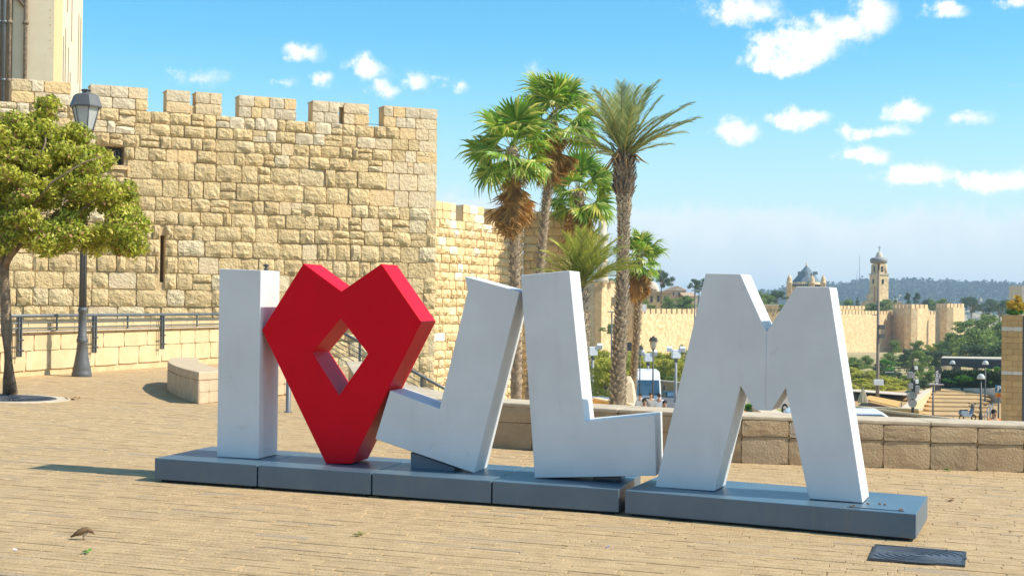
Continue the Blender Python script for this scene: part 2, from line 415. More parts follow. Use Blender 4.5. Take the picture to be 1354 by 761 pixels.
# ================================================================== SETTING: ground
def plaza_outline():
    return [(-16, -30), (22, -30), (22, 15.0), (5.45, 15.35), (2.44, 15.25), (-.16, 15.9), (-1.5, 17.1), (-2.4, 20.5), (-2.7, 25),
            (-3.2, 30), (-3.6, 33), (-6.0, 33.6), (-6.4, 36), (-16, 36)]


def inside(poly, x, y):
    c = False; n = len(poly)
    for i in range(n):
        x1, y1 = poly[i]; x2, y2 = poly[(i + 1) % n]
        if (y1 > y) != (y2 > y) and x < (x2 - x1) * (y - y1) / (y2 - y1) + x1: c = not c
    return c


PL = plaza_outline()
mb = MB(); mb.prism([(x, y, pz(x) - .012) for x, y in PL], (0, 0, -.9))
plaza = tag(mb.put('plaza_ground', ['paving_joint']), kind='structure')

# paving: long narrow stone strips laid parallel to the sculpture
PAX = Vector((math.cos(math.radians(-15)), math.sin(math.radians(-15)), 0)); PAY = Vector((-PAX.y, PAX.x, 0))
# low wall and bench footprints are kept free only of the parts that would poke through: strips run below them
pav = []
rr = random.Random(3)
v = -16.
while v < 42:
    wid = rr.choice([.065, .08, .08, .09, .10, .115]); u = -20 + rr.random()
    while u < 20:
        ln = rr.uniform(.14, .62)
        cpt = PAX * (u + ln / 2) + PAY * (v + wid / 2)
        if 7.2 < cpt.y < 35.5 and abs(cpt.x) < .40 * cpt.y + .9:
            ends = [PAX * (u) + PAY * (v + wid / 2), PAX * (u + ln) + PAY * (v + wid / 2)]
            if all(inside(PL, e.x, e.y) for e in ends):
                gap = rr.choice([.001, .002, .003, .004, .011]); gx = rr.uniform(.000, .005)
                pav.append((cpt, ln - gx, wid - gap, rr.uniform(-.0022, .0022), rr.uniform(-.010, .010)))
        u += ln
    v += wid


def paver_verts(l, wd, jit, r):
    """a worn strip: chipped outline, eased top edge"""
    vs = []
    for (sx, sy) in ((-1, -1), (-.35, -1), (.3, -1), (1, -1), (1, 1), (.35, 1), (-.3, 1), (-1, 1)):
        jx = r.uniform(-.005, .003); jy = r.uniform(-.0055, .001)
        vs.append((sx * l / 2 + jx, sy * (wd / 2 + jy), 0))
    n = len(vs)
    top = [(x * (1 - .008 / max(l, .1)), y * (1 - .008 / wd) , .0) for x, y, _ in vs]
    low = [(x, y, -.014) for x, y, _ in vs]; mid = [(x, y, -.003) for x, y, _ in vs]
    V = top + mid + low; Fc = [tuple(range(n))]
    for i in range(n):
        j = (i + 1) % n; Fc += [(i + n, j + n, j, i), (i + 2 * n, j + 2 * n, j + n, i + n)]
    return V, Fc


def px_area(p):
    return 1.0 / max(p[0].y, 1) ** 3 * p[1] * p[2]


def in_view(p, pad=30):
    q = CAMR.transposed() @ (p - CAMO)
    if q.z >= -.1: return False
    x = CX + FPX * q.x / -q.z; y = CY - FPX * q.y / -q.z
    return -pad < x < 1354 + pad and -pad < y < 761 + pad


vis = [p for p in pav if in_view(Vector((p[0].x, p[0].y, pz(p[0].x))), 0)]
vis.sort(key=px_area, reverse=True)
near = set(id(p) for p in vis[:290])
slope = Matrix(((1, 0, -KSL), (0, 1, 0), (KSL, 0, 1))).transposed()
tilt = Matrix.Rotation(math.atan(KSL), 3, 'Y')
paver_meshes = []
for L_ in (.2, .3, .4, .5, .6):
    for W_ in (.065, .08, .10, .115):
        V, Fc = paver_verts(L_, W_, 1, rr); paver_meshes.append((L_, W_, mesh_of(V, Fc, ['paver'])))
big = MB()
PR = tilt @ Matrix((PAX, PAY, Vector((0, 0, 1)))).transposed()
for p in pav:
    base = Vector((p[0].x, p[0].y, pz(p[0].x) + .0 + p[3]))
    R3 = PR @ Matrix.Rotation(p[4], 3, 'Z')
    if id(p) in near:
        L_, W_, me = min(paver_meshes, key=lambda q: abs(q[0] - p[1]) + 3 * abs(q[1] - p[2]))
        M4 = (R3 @ Matrix.Diagonal((p[1] / L_, p[2] / W_, 1))).to_4x4(); M4.translation = base
        link('paving_strip', me, plaza, M4)
    else:
        V, Fc = paver_verts(p[1], p[2], 1, rr)
        big.add([base + R3 @ Vector(v) for v in V], Fc)
tag(big.put('paving_strips', ['paver'], plaza, world=True), kind='stuff')

# terrain beyond the plaza down to the valley and up to the far ridge: one sheet to the horizon
ys = [15.9, 18, 22, 27, 33, 40, 50, 62, 75, 95, 115, 140, 165, 200, 240, 290, 330, 380, 430, 500, 560, 650, 800, 1100, 1500, 2000, 2100, 2200, 2300, 2400, 2500, 2600, 2800, 3200, 4100]
us = [-3.2 + i * .08 for i in range(81)]
mb = MB(); vs = []; fs = []
for Y in ys:
    for k, u in enumerate(us):
        x = u * min(max(Y, 60), 1000)
        n_ = .0 if Y < 60 else .25 * math.sin(x * .13 + Y * .07) + .2 * math.sin(x * .31 - Y * .05)
        vs.append((x, Y, zt(x, Y) + n_))
nu = len(us)
for i in range(len(ys) - 1):
    for k in range(nu - 1): fs.append((i * nu + k, i * nu + k + 1, (i + 1) * nu + k + 1, (i + 1) * nu + k))
mb.add(vs, fs, 0, True)
tag(mb.put('terrain', ['terrain_mat']), kind='structure')
mb = MB(); mb.box((0, -300, -2.2), (6400, 631, .4)); tag(mb.put('outer_ground', ['terrain_mat']), kind='structure')

# ================================================================== THE SCULPTURE
A = gp(204, 636.5); Cc = gp(819, 681); D5 = gp(826, 682); E5 = gp(1211, 716.3)
e1 = (Cc - A); e1.z = 0; e1.normalize(); b1 = Vector((-e1.y, e1.x, 0))
e5 = (E5 - D5); e5.z = 0; e5.normalize(); b5 = Vector((-e5.y, e5.x, 0))
PH, PDp = .20, 1.06
up_pl = Vector((KSL, 0, 1)).normalized()


def pedestal(P, Q, e, b, label, name='sculpture_plinth', depth=PDp):
    """a folded metal slab on a recessed dark foot, following the fall of the plaza"""
    Lh = (Q - P); Lh.z = 0; L = Lh.length
    t = thing(name, label, 'plinth', (P.x, P.y, pz(P.x)), 0, 'painted metal plinths under the letters')
    def pt(a, d, h):
        p = P + e * a + b * d; return Vector((p.x, p.y, pz(p.x) + h))
    mb = MB(); mb.prism([pt(.0, 0, .022), pt(L, 0, .022), pt(L, 0, PH - .002), pt(0, 0, PH - .002)], b * depth)
    o = mb.put('body', ['pedestal_paint'], t, world=True); bevel(o, .006, 2)
    mb = MB(); mb.prism([pt(.05, .035, -.005), pt(L - .05, .035, -.005), pt(L - .05, .035, .024), pt(.05, .035, .024)], b * (depth - .07))
    mb.put('foot', ['black_gap'], t, world=True)
    return t, pt


cuts = [(204, 636.5), (341.8, 645.8), (491.8, 657.0), (650.3, 668.6), (819, 681)]
names = ['blue grey metal plinth at the left end, carrying the upright letter I', 'blue grey metal plinth under the point of the red heart, with dark joints',
         'blue grey metal plinth under the tilted letter J and its wedge', 'blue grey metal plinth under the raised letter L, beside the wide gap']
peds = []
for i in range(4):
    P, Q = gp(*cuts[i]), gp(*cuts[i + 1])
    P = A + e1 * ((P - A).dot(e1)); Q = A + e1 * ((Q - A).dot(e1))
    peds.append(pedestal(P + e1 * (.006 if i else 0), Q - e1 * .006, e1, b1, names[i]))
p5 = pedestal(D5, E5, e5, b5, 'longest blue grey metal plinth, under both legs of the letter M')
# little rust marks and a rivet row on the right end of the long plinth
t5, pt5 = p5
mb = MB(); mb.prism([pt5(2.06, .10, .2005), pt5(1.66, .08, .2005), pt5(1.66, .17, .2005), pt5(2.06, .17, .2005)], (0, 0, .003))
mb.put('fixing_plate', ['pedestal_paint'], t5, world=True)
for k, (a_, d_) in enumerate([(1.69, .10), (1.70, .155), (2.03, .115), (2.04, .155), (1.78, .33), (1.86, .38), (1.90, .36), (1.60, .42)]):
    mb = MB(); q = pt5(a_, d_, .2035); mb.lathe([(.012, 0), (.010, .006), (.002, .008)], q, 8); mb.put('rivet', ['rust_leaf'], t5, world=True)

GS = 'giant metal characters on the plinths'
LD = .40


def letter(name, px_poly, foot, b, mname, label, cat='letter', hole=None, depth=LD, group=GS):
    """outline on the vertical front plane through the foot point, extruded back; hollow when hole is given"""
    P0 = gp(foot[0], foot[1], PH + .001); n = b
    poly = [onplane(x, y, P0, n) for x, y in px_poly]
    t = thing(name, label, cat, (P0.x, P0.y, P0.z), 0, group)
    mb = MB()
    if hole is None:
        mb.prism(poly, b * depth)
        o = mb.put('body', [mname], t, world=True)
    else:
        hp = [onplane(x, y, P0, n) for x, y in hole]
        import bmesh
        bm = bmesh.new()
        vo = [bm.verts.new(p) for p in poly]; vh = [bm.verts.new(p) for p in hp]
        eo = [bm.edges.new((vo[i], vo[(i + 1) % len(vo)])) for i in range(len(vo))]
        eh = [bm.edges.new((vh[i], vh[(i + 1) % len(vh)])) for i in range(len(vh))]
        bmesh.ops.triangle_fill(bm, use_beauty=True, use_dissolve=False, edges=eo + eh)
        r = bmesh.ops.extrude_face_region(bm, geom=bm.faces[:])
        for v_ in [g for g in r['geom'] if isinstance(g, bmesh.types.BMVert)]: v_.co += b * depth
        bmesh.ops.recalc_face_normals(bm, faces=bm.faces[:])
        me = bpy.data.meshes.new('mesh'); bm.to_mesh(me); bm.free(); me.materials.append(MAT[mname])
        o = link('body', me, t)
    bevel(o, .005, 2)
    return t, poly


tI, pI = letter('letter_i', [(290, 355), (345, 357), (341.6, 606.4), (286.7, 603.2)], (287, 603.2), b1, 'white_paint',
                'white painted upright slab letter I, leftmost of the giant characters')
mb = MB(); q = (pI[0] + pI[1]) / 2 + b1 * .2 + e1 * .15
mb.lathe([(.020, -.004), (.020, .012), (.012, .016), (.012, .03), (.026, .036), (.026, .046), (.008, .052)], q, 12)
mb.put('lifting_bolt', ['dark_iron'], tI, world=True)
letter('heart', [(346.2, 436), (401, 348), (451.5, 385), (504.4, 348.4), (557.5, 425.2), (512.6, 515), (465, 612.5), (430.6, 612.2)], (431, 612.2), b1,
       'red_paint', 'large angular red heart with a diamond opening, between the letters I and J', 'heart',
       hole=[(450.3, 420.8), (486.6, 467.3), (448.3, 522.5), (412.8, 466)], group=GS)
tJ, pJ = letter('letter_j', [(614.8, 365.2), (618.2, 385.4), (581, 540), (515.8, 515.8), (496, 580), (627, 625), (687, 385)], (627, 625), b1,
                'white_paint', 'white letter J leaning to the right, its top against the letter L')
tL, pL = letter('letter_l', [(688.6, 363.7), (753.3, 357.5), (773.2, 556.7), (866, 548), (867.6, 628.4), (707, 631.4)], (707, 631.4), b1,
                'white_paint', 'white letter L with its foot raised off the plinth, right of the J')
tM, pM = letter('letter_m', [(866.3, 643.2), (933, 361), (979.3, 362), (1013.5, 438.8), (1052.9, 378.4), (1097, 379.4), (1140.9, 664.3), (1069.7, 659.0),
                             (1038.8, 512.5), (1019.6, 542.5), (997.6, 541.6), (979.2, 509.6), (945, 648.8)], (866.3, 643.2), b5,
                'white_paint', 'white letter M straddling its own plinth, rightmost of the giant characters')
# welded seams on the fronts of M and L
for (tt, line, foot_, bk) in ((tM, [(1013.4, 442), (1012.6, 541)], (866.3, 643.2), b5),):
    P0_ = gp(foot_[0], foot_[1], PH + .001) - bk * .0002
    q0, q1 = [onplane(x, y, P0_, bk) for x, y in line]
    mb = MB(); mb.tube([q0, q1], .0017, 5); mb.put('weld_seam', ['seam_grey'], tt, world=True)
# supports under J and L
Pj = gp(627, 625, PH)


def wedge(t, px_poly, back, dep):
    P = Pj + b1 * back
    mb = MB(); mb.prism([onplane(x, y, P, b1) for x, y in px_poly], b1 * dep)
    bevel(mb.put('support_wedge', ['pedestal_paint'], t, world=True), .004, 1)


wedge(tJ, [(543, 597), (601, 617.5), (601, 623.0), (543, 619.5)], .05, .28)
wedge(tL, [(784, 630.5), (821.5, 629), (821.5, 637), (784, 634)], .13, .2)
mb = MB()
for (a0_, a1_) in ((-2.56, -2.05), ):
    pass

# rectangular iron cover let into the paving
P = [gp(1149, 740, .004), gp(1276, 749, .004), gp(1278, 731, .004), gp(1157, 721, .004)]
t = thing('manhole_cover', 'dark rectangular iron cover with ring pattern let into the paving', 'manhole cover', tuple(P[0]))
mb = MB(); mb.prism([P[0], P[1], P[2], P[3]], (0, 0, .010))
mb.put('plate', ['iron_cover'], t, world=True)
cc = (P[0] + P[2]) / 2 + Vector((0, 0, .010)); ex = (P[1] - P[0]).normalized(); ey = (P[3] - P[0]).normalized()
mb = MB()
for r_ in (.06, .11, .16, .21, .26, .31):
    pts = []
    for k in range(29):
        a_ = k / 28 * 2 * PI; q = cc + ex * math.cos(a_) * r_ + ey * math.sin(a_) * min(r_, 1.)
        pts.append(q)
    for k in range(28):
        mb.prism([pts[k], pts[k + 1], pts[k + 1] + (cc - pts[k + 1]).normalized() * .02, pts[k] + (cc - pts[k]).normalized() * .02], (0, 0, .004))
mb.put('ring_pattern', ['iron_cover'], t, world=True)
mb = MB(); cx4 = sum(P, Vector()) / 4
for i in range(4):
    a_, b_ = P[i], P[(i + 1) % 4]; a2 = a_ + (cx4 - a_) * .06; b2 = b_ + (cx4 - b_) * .06
    mb.prism([a_ + Vector((0, 0, .011)), b_ + Vector((0, 0, .011)), b2 + Vector((0, 0, .011)), a2 + Vector((0, 0, .011))], (0, 0, .003))
mb.put('rim', ['dark_iron'], t, world=True)

# small things lying on the paving
def litter(name, px, py, label, cat, m, sz, n=5, seed=1):
    c = gp(px, py, .006); r = random.Random(seed); mb = MB()
    for k in range(n):
        a_ = r.random() * 6.28; L = sz * r.uniform(.5, 1); o_ = Vector((r.uniform(-1, 1), r.uniform(-1, 1), r.uniform(0, .4))) * sz * .6
        d = Vector((math.cos(a_), math.sin(a_), r.uniform(-.1, .5))); s_ = Vector((-d.y, d.x, r.uniform(-.2, .6))) * .35
        mb.prism([c + o_, c + o_ + d * L * .5 + s_ * L, c + o_ + d * L, c + o_ + d * L * .5 - s_ * L], (0, 0, .0015))
    tag(mb.put(name, [m]), label, cat)


litter('leaf_sprig', 113, 730, 'small green sprig lying on the paving just below the sparrow', 'leaf', 'hedge_bright', .035, 6, 2)
litter('leaf_sprig', 475, 707, 'green and brown leaf cluster on the paving before the heart plinth', 'leaf', 'leaf_litter', .045, 8, 4)
litter('dry_leaf', 97, 528, 'brown dry leaf on the paving between tree and lamp post', 'leaf', 'rust_leaf', .09, 6, 5)
litter('dry_leaf', 748, 722, 'tiny green brown leaf on the paving left of the blue scrap', 'leaf', 'leaf_litter', .025, 4, 6)
litter('dry_leaf', 1256, 661, 'rusty brown leaf on the paving right of the long plinth', 'leaf', 'rust_leaf', .07, 3, 11)
litter('paper_scrap', 803, 723, 'small bright blue scrap on the paving below the letter L', 'litter', 'paper_blue', .025, 3, 7)
litter('paper_scrap', 20, 727, 'small white scrap of paper on the paving, far left foreground', 'litter', 'white_plastic', .028, 2, 8)
litter('paper_scrap', 1012, 626, 'tiny white scrap on the paving between the legs of the M', 'litter', 'white_plastic', .03, 1, 9)
litter('weed', 1252, 622, 'little green weed growing at the foot of the seat wall', 'weed', 'hedge_bright', .05, 9, 10)

# sparrow pecking
c = gp(108, 713.0, .0)
t = thing('sparrow', 'small brown sparrow bending to peck at the paving, lower left', 'bird', tuple(c))
mb = MB()
def blob(mb, c, r, ax=(1, 1, 1), n=10, mi=0, M=None):
    vs = []; fs = []; h = n // 2 + 1
    for i in range(h + 1):
        ph = PI * i / h
        for k in range(n):
            th = 2 * PI * k / n
            v_ = Vector((r * ax[0] * math.sin(ph) * math.cos(th), r * ax[1] * math.sin(ph) * math.sin(th), r * ax[2] * math.cos(ph)))
            vs.append((M @ v_ if M is not None else v_) + Vector(c))
    for i in range(h):
        for k in range(n): k2 = (k + 1) % n; fs.append((i * n + k, (i + 1) * n + k, (i + 1) * n + k2, i * n + k2))
    mb.add(vs, fs, mi, True)
sk = [((-.070, 0, .018), .006), ((-.045, 0, .030), .010), ((-.018, 0, .046), .020), ((.010, 0, .056), .025), ((.030, 0, .062), .021), ((.046, 0, .062), .015), ((.058, 0, .055), .013), ((.068, 0, .048), .009), ((.076, 0, .040), .003)]
mb.tube([p for p, r_ in sk], [r_ for p, r_ in sk], 10); mb.put('body', ['bird_brown'], t)
mb = MB(); blob(mb, (.014, 0, .044), .020, (1.3, .85, .8)); mb.put('belly', ['bird_pale'], t)
for sy in (-1, 1):
    mb = MB(); blob(mb, (-.012, sy * .020, .048), .022, (1.7, .25, .75), M=Matrix.Rotation(-.35, 3, 'Y')); mb.put('wing', ['bird_brown'], t)
    mb = MB(); mb.tube([(.008, sy * .008, .032), (.012, sy * .010, .016), (.006, sy * .010, .002), (.018, sy * .012, .001)], .0018, 5); mb.put('leg', ['bird_brown'], t)
mb = MB(); mb.tube([(.070, 0, .046), (.084, 0, .034)], [.004, .0008], 6); mb.put('beak', ['dark_iron'], t)

# ================================================================== MASONRY
def rough_stone(seed, nx=5, nz=4, amp=.5, rag=.05):
    """unit block: local x width, z height, front at -y; rock-faced with a recessed uneven margin"""
    r = random.Random(seed); vs = []; fs = []
    cxx, czz = r.uniform(-.2, .2), r.uniform(-.2, .2)
    ridge = r.uniform(-.8, .8)
    for j in range(nz + 1):
        for i in range(nx + 1):
            u = -1 + 2 * i / nx; v = -1 + 2 * j / nz
            edge = i in (0, nx) or j in (0, nz); corner = i in (0, nx) and j in (0, nz)
            x = u * .5; z = v * .5
            if edge:
                if corner: x *= .955; z *= .945
                x += r.uniform(-rag, .01) * .5 * (1 if u > 0 else -1) if i in (0, nx) else r.uniform(-.03, .03)
                z += r.uniform(-rag, .01) * .6 * (1 if v > 0 else -1) if j in (0, nz) else r.uniform(-.03, .03)
                y = -r.uniform(.0, .22) * amp
            else:
                x += r.uniform(-.05, .05); z += r.uniform(-.05, .05)
                y = -amp * (.55 + .55 * r.random() - .25 * abs(u - cxx) - .2 * abs(v - czz) + .12 * ridge * u)
            vs.append((x, y, z))
    n0 = len(vs); W_ = nx + 1
    ring = [i for i in range(W_)] + [W_ * j + nx for j in range(1, nz + 1)] + [W_ * nz + i for i in range(nx - 1, -1, -1)] + [W_ * j for j in range(nz - 1, 0, -1)]
    for j in range(nz):
        for i in range(nx):
            a, b, c, d = j * W_ + i, j * W_ + i + 1, (j + 1) * W_ + i + 1, (j + 1) * W_ + i
            if r.random() < .5: fs += [(a, b, c), (a, c, d)]
            else: fs += [(a, b, d), (b, c, d)]
    for k in ring: x, y, z = vs[k]; vs.append((x * 1.0, .6, z * 1.0))
    m = len(ring)
    for k in range(m):
        k2 = (k + 1) % m; fs.append((ring[k2], ring[k], n0 + k, n0 + k2))
    return vs, fs


def flat_stone(seed, amp=.08):
    return rough_stone(seed, 3, 3, amp, .02)


def make_set(mname, n, fn, seed0, **k):
    out = []
    for i in range(n):
        V, Fc = fn(seed0 + i, **k); out.append((V, Fc, mesh_of(V, Fc, [mname])))
    return out


ROUGH = make_set('stone_gold', 16, rough_stone, 100)
FLATP = make_set('stone_pale', 6, flat_stone, 200)
FLATG = make_set('stone_gold', 5, flat_stone, 230)
GREY = make_set('stone_grey', 8, lambda s, **k: rough_stone(s, 4, 4, .25, .03), 260)
LROUGH = make_set('stone_lit', 12, lambda s, **k: rough_stone(s, 3, 3, .55, .05), 300)
LFLAT = make_set('stone_lit', 4, flat_stone, 320)
CLAD = make_set('limestone_clad', 4, lambda s, **k: rough_stone(s, 2, 2, .03, .004), 340)
SEAT = make_set('seat_stone', 5, lambda s, **k: rough_stone(s, 6, 5, .13, .006), 360)
BENCH = make_set('bench_stone', 4, lambda s, **k: rough_stone(s, 3, 3, .08, .006), 380)
BROWN = make_set('clad_brown', 4, lambda s, **k: rough_stone(s, 3, 3, .12, .01), 400)
TSET = make_set('tower_stone', 4, lambda s, **k: rough_stone(s, 2, 2, .05, .004), 420)
FSET = make_set('far_stone', 4, lambda s, **k: rough_stone(s, 2, 2, .1, .03), 440)


def wall_frame(P, e):
    e = Vector(e).normalized(); y = Vector((0, 0, 1)).cross(e); return Matrix((e, y, Vector((0, 0, 1)))).transposed(), e, y


def lay(parent, P, e, stones, score=None, limit=285, name='stone', stuff='small_stones'):
    """stones: (t0, t1, z0, z1, depth, (V,F,mesh), proud); the best `limit` by score are parts, the rest is one stuff part"""
    R3, e, y = wall_frame(P, e); P = Vector(P)
    order = list(range(len(stones)))
    if score: order.sort(key=lambda i: -score(stones[i], P, e))
    single = set(order[:limit]); rest = {}
    for i in order:
        t0, t1, z0, z1, dep, (V, Fc, me), pr = stones[i]
        c = P + e * ((t0 + t1) / 2) + Vector((0, 0, (z0 + z1) / 2)) - y * pr
        M3 = R3 @ Matrix.Diagonal((t1 - t0, dep, z1 - z0))
        if i in single:
            M4 = M3.to_4x4(); M4.translation = c; link(name, me, parent, M4)
        else:
            key = me.materials[0].name
            rest.setdefault(key, MB()).add([M3 @ Vector(v) + c for v in V], Fc)
    for k_, mb in rest.items():
        tag(mb.put(stuff, [k_], parent, world=True), kind='stuff')


def courses(zs, tr, wmin, wmax, r, pick, gap=.02, skip=None, pre=None):
    out = []
    for ci in range(len(zs) - 1):
        z1, z0 = zs[ci], zs[ci + 1]
        t = tr(ci, (z0 + z1) / 2)[0]; tend = tr(ci, (z0 + z1) / 2)[1]
        while t < tend - .05:
            wd = r.uniform(wmin, wmax) * (1 if r.random() > .15 else .62) * min(1.35, max(.8, (z1 - z0) / .42))
            if tend - (t + wd) < wmin * .6: wd = tend - t
            jz = r.uniform(-.012, .012)
            s = (t + gap / 2, t + wd - gap / 2, z0 + gap / 2 + jz, z1 - gap / 2 + jz)
            if not skip or not skip(s):
                if gap < .02 and r.random() < .16 and s[1] - s[0] < .62 and z1 - z0 > .3:    # two thinner stones in one course
                    zm = s[2] + (s[3] - s[2]) * r.uniform(.38, .62)
                    out.append((s[0], s[1], s[2], zm - gap / 2, *pick(s, ci, r))); out.append((s[0], s[1], zm + gap / 2, s[3], *pick(s, ci, r)))
                else: out.append((*s, *pick(s, ci, r)))
            t += wd
    return out


# ---- the great wall on the left ------------------------------------------------
DW = 48.0
PW = at(577.5, 250, DW); PW.z = 0
eW = Vector((-.906, -.423, 0))                     # from the corner towards the left and the camera
eR = -eW                                          # reading direction (left to right)
LW = 22.0
P0W = PW + eW * LW                                 # far left end; t runs from 0 to LW along eR


def zW(ypx, px=577.5): return at(px, ypx, DW).z


def tW(px):
    """distance along the wall for a picture column"""
    d = ray(px, 300); a = Matrix(((d.x, -eR.x), (d.y, -eR.y)))
    s = a.inverted() @ Vector((P0W.x, P0W.y)); return s.y


rows_px = [145, 158.5, 172, 187, 201.5, 216.5, 232, 254, 275.5, 292, 309, 327, 347.5, 368, 388, 409, 430, 450, 471, 491, 511, 532, 553]
zrow = [zW(y) for y in rows_px]
gw = thing('city_wall', 'tall rough golden stone city wall with battlements behind the left railing', 'wall', tuple(P0W + Vector((0, 0, -3))))
R3W, _, yW = wall_frame(P0W, eR)
TH = 1.1


def slab(parent, P, e, t0, t1, z0, z1, th, m, name='wall_core', off=0.0):
    R3, e_, y_ = wall_frame(P, e); mb = MB(); P = Vector(P)
    a = P + e_ * t0 + y_ * off; b = P + e_ * t1 + y_ * off
    mb.prism([Vector((a.x, a.y, z0)), Vector((b.x, b.y, z0)), Vector((b.x, b.y, z1)), Vector((a.x, a.y, z1))], y_ * th)
    return mb.put(name, [m], parent, world=True)


WO = (tW(119), tW(163), zW(201) + .05, 0)          # barred window
wz1 = at(145, 193, (P0W + eR * tW(145)).y).z; wz0 = at(145, 217.5, (P0W + eR * tW(145)).y).z
wt0, wt1 = tW(121), tW(163)
lt0, lt1 = tW(212.6), tW(218.4); lz1 = at(215, 311, (P0W + eR * lt0).y).z; lz0 = at(215, 373, (P0W + eR * lt0).y).z
# core in pieces round the window and the loophole
slab(gw, P0W, eR, 0, wt0, -4, zrow[2] - .02, TH, 'mortar', off=.05)
slab(gw, P0W, eR, wt0 + .001, wt1, -4, wz0, TH, 'mortar', off=.05); slab(gw, P0W, eR, wt0 + .001, wt1, wz1, zrow[2] - .021, TH, 'mortar', off=.05)
slab(gw, P0W, eR, wt1 + .001, lt0, -4, zrow[2] - .022, TH, 'mortar', off=.05)
slab(gw, P0W, eR, lt0 + .001, lt1, -4, lz0, TH, 'mortar', off=.05); slab(gw, P0W, eR, lt0 + .001, lt1, lz1, zrow[2] - .023, TH, 'mortar', off=.05)
slab(gw, P0W, eR, lt1 + .001, LW - .06, -4, zrow[2] - .024, TH, 'mortar', off=.05)
slab(gw, P0W, eR, wt0 - .2, wt1 + .2, wz0 - .3, wz1 + .3, .1, 'window_dark', 'window_back', off=.55)
slab(gw, P0W, eR, lt0 - .1, lt1 + .1, lz0, lz1, .1, 'mortar', 'loophole_back', off=.65)
mb = MB()
o = slab(gw, P0W, eR, wt0 - .15, wt1 + .12, wz0 - .14, wz0 - .03, .5, 'stone_pale', 'window_sill', off=-.10)
for k in range(9):
    t_ = wt0 + .06 + k * (wt1 - wt0 - .1) / 8; q = P0W + eR * t_ + yW * .12
    mb = MB(); mb.tube([(q.x, q.y, wz0 - .02), (q.x, q.y, wz1 + .02)], .012, 6); mb.put('window_bar', ['dark_iron'], gw, world=True)
q0 = P0W + eR * wt0 + yW * .12; q1 = P0W + eR * wt1 + yW * .12
for z in (wz0 + .12, (wz0 + wz1) / 2, wz1 - .12):
    mb = MB(); mb.tube([(q0.x, q0.y, z), (q1.x, q1.y, z)], .011, 6); mb.put('window_bar', ['dark_iron'], gw, world=True)

# merlons: picture columns of their edges, read at the merlon height
mer_px = [(-84, -12), (12, 91.5), (116.5, 193.5), (217, 291.5), (313.5, 390), (411, 486.5), (505.5, 579)]
slots = {3: (250, 256, 129, 139), 5: (446.5, 452.5, 141, 163)}
r = random.Random(11)
sts = []
for mi_, (a, b) in enumerate(mer_px):
    t0, t1 = tW(a), tW(b); t1 = min(t1, LW)
    cuts_ = [(t0, t1)]
    if mi_ in slots:
        s0, s1 = tW(slots[mi_][0]), tW(slots[mi_][1]); cuts_ = [(t0, s0), (s1, t1)]
    for c0, c1 in cuts_:
        slab(gw, P0W, eR, c0 + .04, c1 - .04, zrow[2] - .02, zrow[0] - .03, .55, 'mortar', 'merlon', off=.06)
        top = slab(gw, P0W, eR, c0 + .02, c1 - .02, zrow[0] - .028, zrow[0] + .01, .62, 'stone_grey', 'merlon_cap', off=.02)
    for ci in range(2):
        for c0, c1 in cuts_:
            t = c0
            while t < c1 - .02:
                wd = r.uniform(.32, .72)
                if c1 - t - wd < .28: wd = c1 - t
                st = GREY if r.random() < .62 else (FLATP if r.random() < .7 else FLATG)
                sts.append((t + .008, t + wd - .008, zrow[ci + 1] + .008, zrow[ci] - .006, .10, r.choice(st), .0))
                t += wd
    if mi_ == 3:      # closed above and below the little hole
        s0, s1 = tW(250), tW(256); zt_ = at(253, 129, (P0W + eR * s0).y).z; zb_ = at(253, 139, (P0W + eR * s0).y).z
        slab(gw, P0W, eR, s0, s1, zrow[2] - .02, zb_, .5, 'mortar', 'merlon', off=.06)
    if mi_ == 5:
        s0, s1 = tW(446), tW(453); zt_ = at(449, 141, (P0W + eR * s0).y).z
        slab(gw, P0W, eR, s0 - .05, s1 + .05, zt_, zrow[0] + .008, .5, 'stone_grey', 'lintel', off=.03)


def pickW(s, ci, r):
    t0, t1, z0, z1 = s
    quoin = t1 > LW - 1.4 - .5 * (ci % 2)
    if quoin:
        pale = ci < 6
        st = r.choice(FLATP if (pale and r.random() < .85) else (FLATG if r.random() < .6 else ROUGH))
        return (.14 if st in FLATP else .18, st, .0)
    x = r.random()
    if x < .06 or (ci < 3 and x < .14): return (.12, r.choice(FLATP), r.uniform(0, .02))
    if x < .17: return (.16, r.choice(FLATG), r.uniform(-.01, .02))
    if ci < 2 and x < .4: return (.22, r.choice(GREY), .01)
    return (r.uniform(.11, .20), r.choice(ROUGH), r.uniform(-.03, .03))


def skipW(s):
    t0, t1, z0, z1 = s
    if t1 > wt0 + .03 and t0 < wt1 - .03 and z1 > wz0 - .1 and z0 < wz1 - .02: return True
    if t1 > lt0 and t0 < lt1 and z1 > lz0 + .05 and z0 < lz1 - .05: return True
    return False


r = random.Random(21)
zs = zrow[2:]
body = courses(zs, lambda ci, z: (.0, LW), .34, .76, r, pickW, gap=.014, skip=skipW)
